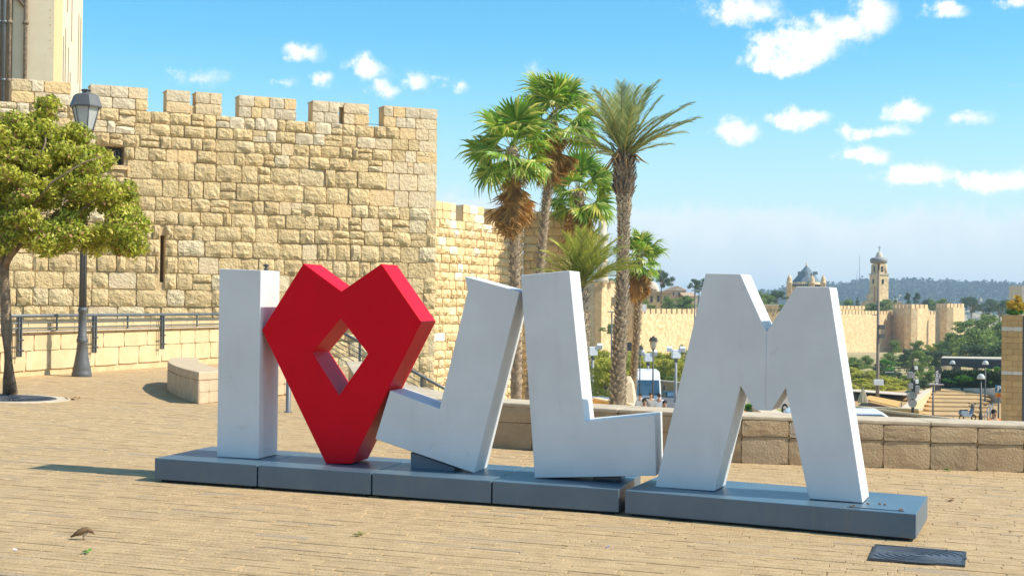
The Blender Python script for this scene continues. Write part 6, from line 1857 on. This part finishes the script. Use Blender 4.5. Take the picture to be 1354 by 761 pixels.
# --- people
def person(label, px_, ytop, Y, top, bottom, H=1.72, yaw=0., hair='hair_dark', sit=0., arm=0., lean=0.):
    q = at(px_, ytop, Y); z0 = q.z - H; t = thing('person', label, 'person', (q.x, Y, z0), yaw)
    k = H / 1.72
    hy = .86 * k - sit
    J = {'pel': (0, 0, .95), 'sp': (0, -.01, 1.15), 'ch': (0, 0, 1.34), 'nk': (0, 0, 1.46), 'hd0': (0, -.01, 1.53), 'hd': (0, -.02, 1.66)}
    V = []; E_ = []; R_ = []
    def add(p, r_, par=None):
        V.append(Vector(p) * k); R_.append((r_[0] * k, r_[1] * k)); i = len(V) - 1
        if par is not None: E_.append((par, i))
        return i
    pel = add((0, 0, .95), (.15, .11)); sp = add((0, -.01, 1.14), (.135, .10), pel); ch = add((0, 0, 1.34), (.16, .11), sp); nk = add((0, 0, 1.47), (.055, .055), ch)
    h0 = add((0, -.01, 1.55), (.070, .080), nk); h1 = add((0, -.015, 1.64), (.080, .092), h0); add((0, -.01, 1.70), (.05, .06), h1)
    arms = []
    for s_ in (-1, 1):
        sh = add((s_ * .18, 0, 1.41), (.055, .055), ch); el_ = add((s_ * .245, .03 - arm * .12, 1.14), (.042, .042), sh); wr = add((s_ * (.25 - arm * .10), -.03 - arm * .24, .90 + arm * .22), (.028, .028), el_)
        ha = add((s_ * (.25 - arm * .13), -.05 - arm * .30, .83 + arm * .24), (.036, .022), wr)
        for f_ in range(4): add((s_ * (.25 - arm * .14) + (f_ - 1.5) * .018, -.065 - arm * .34, .74 + .01 * (f_ % 2) + arm * .26), (.009, .009), ha)
        add((s_ * (.21 - arm * .14), -.09 - arm * .30, .80 + arm * .24), (.010, .010), ha)
        hp = add((s_ * .095, 0, .88), (.09, .09), pel); kn = add((s_ * .11, -.03 * (1 if s_ > 0 else -2), .50), (.058, .058), hp); an = add((s_ * .115, .03 * (1 if s_ > 0 else -2), .09), (.038, .038), kn); add((s_ * .12, -.14, .035), (.035, .03), an)
    me = bpy.data.meshes.new('body'); me.from_pydata(V, E_, []); o = link('body', me, t, WM[t.name])
    o.modifiers.new('skin', 'SKIN'); sv = me.skin_vertices[0].data
    for i, r_ in enumerate(R_): sv[i].radius = r_
    sv[0].use_root = True
    o.modifiers.new('sub', 'SUBSURF').levels = 1; o.modifiers[-1].render_levels = 2; me.materials.append(MAT['skin'])
    def cloth(name, idx, grow, m):
        mp = {i: n for n, i in enumerate(idx)}; e_ = [(mp[a], mp[b_]) for a, b_ in E_ if a in mp and b_ in mp]
        me = bpy.data.meshes.new(name); me.from_pydata([V[i] for i in idx], e_, []); o = link(name, me, t, WM[t.name])
        o.modifiers.new('skin', 'SKIN'); sv = me.skin_vertices[0].data
        for n, i in enumerate(idx): sv[n].radius = (R_[i][0] + grow, R_[i][1] + grow)
        sv[0].use_root = True; o.modifiers.new('sub', 'SUBSURF').render_levels = 2; me.materials.append(MAT[m])
    # indices: torso 0,1,2 ; per side block starts at 7: sh, el, wr, ha, 4 fingers, thumb, hp, kn, an, foot
    a0, b0_ = 7, 20
    cloth('shirt', [0, 1, 2, a0, a0 + 1, b0_, b0_ + 1], .022 * k, top)
    cloth('trousers', [0, a0 + 9, a0 + 10, a0 + 11, b0_ + 9, b0_ + 10, b0_ + 11], .018 * k, bottom)
    mb = MB(); blob(mb, Vector((0, .012, 1.665)) * k, .098 * k, (.92, 1.02, .95), 12); mb.put('hair', [hair], t)
    mb = MB(); blob(mb, Vector((0, -.105, 1.61)) * k, .014 * k, (.8, 1, 1.4), 6); mb.put('nose', ['skin'], t)
    for s_ in (-1, 1):
        mb = MB(); blob(mb, Vector((s_ * .032, -.088, 1.64)) * k, .010 * k, (1.2, .6, .7), 6); mb.put('eye', ['hair_dark'], t)
        mb = MB(); blob(mb, Vector((s_ * .082, .0, 1.615)) * k, .022 * k, (.4, .8, 1.3), 6); mb.put('ear', ['skin'], t)
    mb = MB(); mb.box(Vector((0, -.096, 1.572)) * k, (.045 * k, .008, .010)); mb.put('mouth', ['cloth_orange'], t)
    return t


person('person in a black shirt facing the seat wall, left of the lamp post', 852, 527.5, 52, 'cloth_black', 'denim', yaw=.1, arm=.4)
person('person in a black shirt walking behind the seat wall, right beside the M', 879, 530, 52, 'cloth_black', 'denim', yaw=-.2)
person('person in a plain white t-shirt between the two in black', 871.5, 520.5, 66, 'cloth_white', 'cloth_grey', yaw=2.9)
person('person in a pale grey top standing before the bus', 860.5, 519.5, 70, 'cloth_grey', 'cloth_grey', yaw=.2)
person('person in white with bare arms at the left of the group before the bus', 846.5, 520.5, 70, 'cloth_white', 'denim', yaw=-.9, arm=.8)
person('person in an orange and red top seen in the left gap of the M', 981, 533.5, 52, 'cloth_orange', 'cloth_black', yaw=.7, arm=1)
person('person with dark hair just showing above the seat wall near the parking sign', 1314.5, 542, 44, 'cloth_orange', 'denim', yaw=.3)

# --- balustrade of the ramp, right of the M
rp = thing('ramp_balustrade', 'stone balustrade with slanting bars descending to the right behind the seat wall', 'balustrade', tuple(at(1133, 556, 62)))
a, b_ = at(1100, 532.5, 64), at(1330, 562, 52); e_ = (b_ - a)
for (o0, o1, th_) in ((0, -.10, .40), (-.42, -.52, .40)):
    mb = MB(); mb.prism([a + Vector((0, 0, o1)), b_ + Vector((0, 0, o1)), b_ + Vector((0, 0, o0)), a + Vector((0, 0, o0))], (0, th_, 0)); mb.put('rail', ['cap_stone'], rp, world=True)
mb = MB(); mb.prism([a + Vector((0, .06, -4)), b_ + Vector((0, .06, -4)), b_ + Vector((0, .06, -.521)), a + Vector((0, .06, -.521))], (0, .3, 0)); mb.put('wall', ['limestone_clad'], rp, world=True)
mb = MB(); mb.prism([a + Vector((0, .30, -.43)), b_ + Vector((0, .30, -.43)), b_ + Vector((0, .30, -.09)), a + Vector((0, .30, -.09))], (0, .05, 0)); mb.put('gap_shade', ['mast_brown'], rp, world=True)  # added dark sheet: shade of the open gaps put into its colour
for k in range(46):
    p = a + e_ * (k / 46); mb = MB(); mb.prism([p + Vector((0, .08, -.44)), p + Vector((.09, .08, -.44)), p + Vector((.28, .08, -.07)), p + Vector((.16, .08, -.07))], (0, .2, 0)); mb.put('baluster', ['clad_brown'], rp, world=True)

# --- restaurant terrace: shade nets and folded parasol
tn = thing('shade_net', 'tan shade net stretched on posts over the terrace, right of the parasol', 'shade', tuple(at(1165, 540, 130)))
mb = MB(); P_ = [at(1140, 527, 118), at(1186, 538, 112), at(1192, 531, 140), at(1150, 523, 150)]; mb.prism(P_, (0, 0, .05)); mb.put('net', ['shade_mesh'], tn, world=True)
for p in P_: mb = MB(); mb.tube([p, p - Vector((0, 0, 2.6))], .06, 6); mb.put('post', ['lamp_grey'], tn, world=True)
tn = thing('shade_net', 'pale flat canvas roof behind the shade net, under the yellow trees', 'shade', tuple(at(1180, 530, 150)))
mb = MB(); P_ = [at(1120, 517, 150), at(1200, 523, 150), at(1206, 520, 172), at(1130, 514, 172)]; mb.prism(P_, (0, 0, .08)); mb.put('canvas', ['parasol_cloth'], tn, world=True)
for p in P_: mb = MB(); mb.tube([p, p - Vector((0, 0, 2.6))], .06, 6); mb.put('post', ['lamp_grey'], tn, world=True)
q = at(1141, 532, 108); zb_ = q.z; h_ = at(1141, 513, 108).z - zb_
ps = thing('parasol', 'folded cream parasol beside the right edge of the letter M', 'parasol', (q.x, q.y, zb_ - 1))
mb = MB(); mb.lathe([(.04, 0), (.04, 1 + h_ + .1)], n=8); mb.put('pole', ['lamp_grey'], ps)
mb = MB(); n_ = 24; vs = []; 
for (z, r0) in ((1.0, .34), (1.3, .30), (1 + h_ * .6, .2), (1 + h_, .04)):
    for k in range(n_): th = 2 * PI * k / n_; R_ = r0 * (1.15 if k % 2 else .72); vs.append((R_ * math.cos(th), R_ * math.sin(th), z))
fs = [(i * n_ + k, i * n_ + (k + 1) % n_, (i + 1) * n_ + (k + 1) % n_, (i + 1) * n_ + k) for i in range(3) for k in range(n_)] + [tuple(range(3 * n_, 4 * n_))]
mb.add(vs, fs); mb.put('canopy', ['parasol_cloth'], ps)
low_block_wall('tan terrace wall just behind the balustrade', 1128, 537, 1215, 540, 100, 96, 3.0, 'clad_brown')
tag(bpy.context.scene.objects[-1]) if False else None

# --- pole with round signs (backs) and camera boxes
q = at(1207.5, 484, 66); b0 = zt(q.x, 66); hp = q.z - b0
pl = thing('sign_pole', 'dark pole with two round grey sign backs and camera boxes behind the seat wall', 'sign pole', (q.x, 66, b0))
mb = MB(); mb.lathe([(.08, 0), (.07, hp)], n=12); mb.put('pole', ['dark_iron'], pl)
Zp = lambda y: at(1207, y, 66).z - b0
for y in (522.5, 532.5): mb = MB(); vs = [(.2 * math.cos(2 * PI * k / 28) - .04, -.11 + d_, Zp(y) + .2 * math.sin(2 * PI * k / 28)) for d_ in (0, .02) for k in range(28)]; mb.add(vs, [tuple(range(28)), tuple(reversed(range(28, 56)))] + [(k, k + 28, (k + 1) % 28 + 28, (k + 1) % 28) for k in range(28)]); mb.put('round_sign', ['box_grey'], pl)
for (dx, y, w_, h2, m) in ((-.16, 495.5, .22, .3, 'box_grey'), (-.14, 510, .2, .26, 'box_grey'), (.16, 514.5, .2, .36, 'box_grey'), (.14, 504, .14, .18, 'white_plastic'), (.10, 486, .14, .16, 'white_plastic'), (-.05, 478, .05, .45, 'dark_iron')):
    mb = MB(); mb.box((dx, -.05, Zp(y)), (w_, .2, h2), bev=.02); mb.put('camera_box', [m], pl)

# --- paved court with steps, right
zc_ = -8.35
ct = MB(); ct.prism([(29, 90, zc_ - 1), (75, 90, zc_ - 1), (75, 172, zc_ - 1), (40, 172, zc_ - 1), (30, 140, zc_ - 1)], (0, 0, 1.15)); tag(ct.put('paved_court', ['clad_brown']), kind='structure')
stp = thing('broad_steps', 'broad shallow stone steps climbing to the left of the scooter', 'steps', tuple(at(1250, 545, 120)))
for k in range(11):
    a = at(1222 + k * 1.5, 556.0 - k * 3.3, 108 + k * 4.4); b_ = at(1300 + k * 1.2, 558.5 - k * 3.0, 108 + k * 4.4)
    mb = MB(); z0 = zc_ + .16 + .10 * k; mb.prism([(a.x, a.y, z0 - .14), (b_.x, b_.y, z0 - .14), (b_.x, b_.y, z0 + .05), (a.x, a.y, z0 + .05)], (0, 4.2, 0)); mb.put('step', ['clad_brown'], stp, world=True)
for k, (x, y, Y) in enumerate([(1255, 549, 118), (1237, 551, 118), (1290, 541, 132), (1267, 528, 160), (1280, 531, 150)]):
    t = thing('bike_stand', ['slim hoop stand in the middle of the steps, left of the scooter', 'leftmost slim hoop stand on the steps', 'hoop stand to the right of the scooter', 'upper hoop stand near the hedge base, left', 'upper hoop stand near the hedge base, right'][k], 'stand', (at(x, y, Y).x, Y, zc_ + .15), 0, 'hoop stands on the court')
    mb = MB(); w_ = .35; mb.tube([(-w_, 0, 0), (-w_, 0, .85), (-w_ * .7, 0, 1.0), (w_ * .7, 0, 1.0), (w_, 0, .85), (w_, 0, 0)], .035, 6); mb.put('hoop', ['rail_grey'], t)
for k, (x, lab) in enumerate([(1305, 'first slanting grey handrail by the parking sign'), (1309, 'second slanting grey handrail nearer the parking sign')]):
    t = thing('handrail', lab, 'handrail', tuple(at(x, 548, 100))); a = at(x - 3, 549, 98); b_ = at(x + 4, 534, 106)
    mb = MB(); mb.tube([a, b_], .04, 6); mb.put('rail', ['rail_grey'], t, world=True)
    for f_ in (0, .5, 1): p = a.lerp(b_, f_); mb = MB(); mb.tube([p, p - Vector((0, 0, 1))], .03, 6); mb.put('post', ['rail_grey'], t, world=True)

# --- dark canopy with hedge and black banner
YC = 165
cn = thing('restaurant_canopy', 'dark flat canopy roof on posts above the clipped hedge, right', 'canopy', (*pxw(1285, YC), zc_))
def slabw(x0, x1, y0, y1, Y0, Y1, dep, m, name, par):
    a, b_ = at(x0, y0, Y0), at(x1, y0, Y1); z0 = at(x0, y1, Y0).z; z0b = at(x1, y1, Y1).z
    mb = MB(); mb.prism([Vector((a.x, a.y, z0)), Vector((b_.x, b_.y, z0b)), Vector((b_.x, b_.y, b_.z)), a], (dep * .33, dep, 0)); return mb.put(name, [m], par, world=True)
a, b_ = at(1244, 473.5, YC), at(1328, 476, 150)
mb = MB(); mb.prism([a - Vector((0, 0, .8)), b_ - Vector((0, 0, 1.0)), b_, a], (2.1, 6, 0)); mb.put('fascia', ['canopy_dark'], cn, world=True)
mb = MB(); mb.prism([a + Vector((.2, .5, .002)), b_ + Vector((0, .5, .002)), b_ + Vector((0, .5, .14)), a + Vector((.2, .5, .05))], (1.8, 5.3, 0)); mb.put('roof_deck', ['parasol_cloth'], cn, world=True)
for (x, w_, m) in ((1250, .35, 'cap_stone'), (1265, .9, 'canopy_dark'), (1296, .3, 'cap_stone'), (1318, .3, 'cap_stone')):
    q = at(x, 480, YC + 5); mb = MB(); mb.box((q.x, q.y, q.z - 2.2), (w_, .4, 4.4)); mb.put('post', [m], cn, world=True)
slabw(1250, 1302, 489.5, 500, YC + 1, YC - 4, .3, 'canopy_dark', 'side_panel', cn)
bw = thing('garden_wall', 'pale rendered base wall under the dark hedge, with dark posts', 'wall', (*pxw(1245, YC - 6), zc_))
slabw(1245, 1326, 513, 533, YC - 6, 146, .4, 'white_wall', 'body', bw)
for x in (1245.5, 1272, 1300): q = at(x, 516, YC - 7 - (x - 1245) * .14); mb = MB(); mb.box((q.x, q.y, q.z - 1), (.25, .2, 2.6)); mb.put('post', ['dark_iron'], bw, world=True)
hd = thing('hedge', 'tall dark clipped hedge with bright tufts under the canopy', 'hedge', (*pxw(1285, YC - 6), zc_))
L = []
for k in range(90):
    x = 1246 + 80 * (k % 30) / 29; y = 495 + 7.5 * (k // 30) + (x - 1245) * .02; Y = YC - 5 - (x - 1245) * .14
    q = at(x, y, Y); L.append((q.x, q.y, q.z, .62, .5, .62))
link('foliage', leaf_cloud(26000, L, .10, 61, ['hedge_dark'], shell=.3), hd)
L = [(*at(x, y, YC - 7 - (x - 1245) * .14), r_, .3, r_ * .6) for x, y, r_ in ((1274, 499, .5), (1279, 500, .5), (1284, 501, .4), (1266, 499, .35), (1256, 503, .35), (1250, 502, .3), (1263, 505, .25), (1310, 505, .2), (1272, 503, .3), (1306, 489, .3), (1318, 487, .4))]
link('bright_tufts', leaf_cloud(1800, L, .09, 62, ['hedge_bright'], shell=.3), hd)
# black vertical banner
Yb = 150; bnr = thing('banner_sign', 'black upright banner with white lettering left of the hedge', 'sign', (*pxw(1240, Yb), zpx(520, 1240, Yb)))
q0, q1 = at(1236.3, 484.5, Yb), at(1244.2, 516, Yb)
mb = MB(); mb.prism([Vector((q0.x, Yb, q1.z)), Vector((q1.x, Yb, q1.z)), Vector((q1.x, Yb, q0.z)), Vector((q0.x, Yb, q0.z))], (0, .08, 0)); mb.put('panel', ['canopy_dark'], bnr, world=True)
def text(body, size, loc, rot, m, par, name='lettering'):
    cu = bpy.data.curves.new('text', 'FONT'); cu.body = body; cu.size = size; cu.extrude = .004; cu.offset = size * .025; cu.align_x = 'CENTER'; cu.align_y = 'CENTER'; cu.materials.append(MAT[m])
    tmp = bpy.data.objects.new('text', cu); me = bpy.data.meshes.new_from_object(tmp); bpy.data.objects.remove(tmp)
    if not me.materials: me.materials.append(MAT[m])
    return link(name, me, par, Matrix.Translation(loc) @ rot)
ROT = Matrix.Rotation(PI / 2, 4, 'X')
lx = (q0.x + q1.x) / 2
text('KEDMA', .42, Vector((lx - .09, Yb - .012, zpx(498.5, 1240, Yb))), Matrix.Rotation(PI / 2, 4, 'X') @ Matrix.Rotation(PI / 2, 4, 'Z'), 'sign_white', bnr)
text('קדמא', .2, Vector((lx + .19, Yb - .012, zpx(497, 1240, Yb))), Matrix.Rotation(PI / 2, 4, 'X') @ Matrix.Rotation(PI / 2, 4, 'Z'), 'sign_white', bnr)
mb = MB(); mb.tube([(q0.x + .05, Yb + .05, q1.z - 1.5), (q0.x + .05, Yb + .05, q0.z)], .05, 6); mb.put('post', ['dark_iron'], bnr, world=True)

# lamps with domed tops
def dome_lamp(label, px_, ytop, ybase, Y):
    q = at(px_, ytop, Y); zb_ = at(px_, ybase, Y).z; h = q.z - zb_; t = thing('dome_lamp', label, 'street lamp', (q.x, Y, zb_), 0, 'dome topped lamps on the court')
    mb = MB(); mb.lathe([(.16, 0), (.16, .4), (.08, .7), (.065, h - .4)], n=12); mb.put('pole', ['dark_iron'], t)
    mb = MB(); mb.lathe([(.30, h - .42), (.31, h - .38), (.28, h - .2), (.18, h - .06), (.02, h)], n=20); mb.put('dome', ['lamp_glass'], t)
    return t
dome_lamp('lamp with a domed glass top standing before the hedge, nearer and taller in view', 1297.2, 493.5, 556, 112)
dome_lamp('domed lamp just behind the nearer one, partly hidden', 1303, 476, 537, 140)
dome_lamp('small domed lamp reaching above the canopy roof', 1259.5, 476, 528, 158)
mast('short post with flat lamp before the stairs wall, left of the banner', 1234, 508, 120, 'flat')

# parking sign
Ys = 84; q = at(1320.5, 509, Ys); b0 = at(1321, 560, Ys).z; sg = thing('parking_sign', 'blue parking sign with an orange panel on a grey post at the brown building', 'sign', (q.x, Ys, b0))
mb = MB(); mb.lathe([(.05, -.5), (.05, at(1321, 510, Ys).z - b0)], n=8); mb.put('post', ['rail_grey'], sg)
def plate(x0, x1, y0, y1, m, name, dy=0.):
    a, c = at(x0, y0, Ys - .08), at(x1, y1, Ys - .08); mb = MB(); mb.prism([Vector((a.x, a.y + dy, c.z)), Vector((c.x, a.y + dy, c.z)), Vector((c.x, a.y + dy, a.z)), Vector((a.x, a.y + dy, a.z))], (0, .02, 0)); return mb.put(name, [m], sg, world=True), a, c
plate(1316, 1326.5, 509, 518.3, 'sign_blue', 'blue_panel'); plate(1316.2, 1326.3, 518.8, 525, 'sign_orange', 'orange_panel')
q = at(1321, 513.8, Ys - .12); text('P', .42, Vector(q), ROT, 'sign_white', sg)
for (dx, dz) in ((-.22, 0), (-.05, .02), (.08, .0), (.2, 0), (.02, .08)):
    q = at(1321, 523.4, Ys - .12); mb = MB(); mb.box(Vector(q) + Vector((dx, 0, dz)), (.07, .01, .05)); mb.put('red_mark', ['light_red'], sg, world=True)
mb = MB(); a = at(1319, 513, Ys - .1)
mb.tube([at(1317.5, 517, Ys - .1), at(1317.5, 511.5, Ys - .1), at(1321, 510, Ys - .1), at(1325, 511.5, Ys - .1), at(1325, 517, Ys - .1)], .015, 5); mb.put('roof_mark', ['sign_white'], sg, world=True)

# brown stone building at the right edge
YR = 74; bd = thing('stone_building', 'brown stone clad building corner with a pale band at the right edge', 'building', (*pxw(1337, YR), -8))
a = at(1324.5, 416, YR); c_ = at(1352.5, 416, YR - .5); z0 = -7; zt_ = a.z
mb = MB(); mb.prism([Vector((a.x + .03, a.y + .06, z0)), Vector((c_.x - .03, c_.y + .06, z0)), Vector((c_.x - .03, c_.y + .06, zt_ - .02)), Vector((a.x + .03, a.y + .06, zt_ - .02))], (2.4, 5, 0)); mb.put('wall_core', ['clad_brown'], bd, world=True)
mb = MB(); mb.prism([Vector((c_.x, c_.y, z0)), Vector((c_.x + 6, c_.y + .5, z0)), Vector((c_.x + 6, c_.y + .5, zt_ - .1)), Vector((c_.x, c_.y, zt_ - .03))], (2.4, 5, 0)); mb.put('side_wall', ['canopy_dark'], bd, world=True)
eb = Vector((c_.x - a.x, c_.y - a.y, 0)); Lb_ = eb.length; eb.normalize()
out = []; z = z0; ci = 0; r = random.Random(6)
band = [(zpx(437.5, 1338, YR), zpx(431.5, 1338, YR)), (zpx(495, 1338, YR), zpx(490, 1338, YR))]
zz = zt_
edges = [zt_]
while zz > z0 + .3:
    nxt = zz - .30
    for (b0_, b1_) in band:
        if zz > b1_ + .02 and nxt < b1_ + .12: nxt = b1_
        if abs(zz - b1_) < 1e-6: nxt = b0_
    edges.append(nxt); zz = nxt
PALE = make_set('band_pale', 2, flat_stone, 470, amp=.03)
for i in range(len(edges) - 1):
    isb = any(abs(edges[i] - b1_) < 1e-6 for b0_, b1_ in band); off = (i % 2) * .28; tt = -off
    while tt < Lb_:
        t0, t1 = max(0, tt), min(Lb_, tt + .56)
        if t1 - t0 > .06: out.append((t0 + .004, t1 - .004, edges[i + 1] + .004, edges[i] - .004, .07, (r.choice(PALE) if isb else r.choice(BROWN)), 0))
        tt += .56
lay(bd, Vector((a.x, a.y, 0)), eb, out, None, 200, 'cladding_stone')
fb = thing('flower_box', 'planter of yellow and red flowers on top of the brown building', 'flowers', tuple(at(1342, 416, YR + 1)))
L = [(*at(x, y, YR + 1), r_, .5, r_ * .8) for x, y, r_ in ((1338, 404, .28), (1344, 402, .30), (1350, 404, .28), (1347, 396, .18), (1350, 409, .22), (1336, 400, .15), (1345, 392, .10), (1343, 409, .2))]
link('blossom', leaf_cloud(2600, L, .05, 63, ['flower_mix'], shell=.2), fb)
L = [(*at(x, y, YR + 1), r_, .5, r_ * .7) for x, y, r_ in ((1337, 412, .2), (1342, 413, .22), (1347, 412, .2))]
link('foliage', leaf_cloud(1200, L, .05, 64, ['hedge_bright'], shell=.2), fb)
cw = thing('stone_column', 'narrow pale column at the very right edge above the flower box', 'column', tuple(at(1353, 416, YR + 2)))
a = at(1351.5, 377, YR + 2); mb = MB(); mb.box((a.x + 1, a.y + 1, (a.z + zt_) / 2), (2, 2, a.z - zt_)); mb.put('shaft', ['band_pale'], cw, world=True)

# ================================================================== AIR
hz = bpy.data.materials.new('haze_air'); hz.use_nodes = True; ht = NT(hz.node_tree); ht.n.clear()
vol = ht.node('ShaderNodeVolumePrincipled', {'Color': (.66, .85, 1.0), 'Density': 0.00024, 'Anisotropy': .0})
ou = ht.node('ShaderNodeOutputMaterial'); ht.l.new(vol.outputs[0], ou.inputs['Volume'])
me = MB(); me.box((0, 1750, 8), (6600, 4850, 86))
MAT['haze_air'] = hz
tag(me.put('haze', ['haze_air']), kind='stuff')
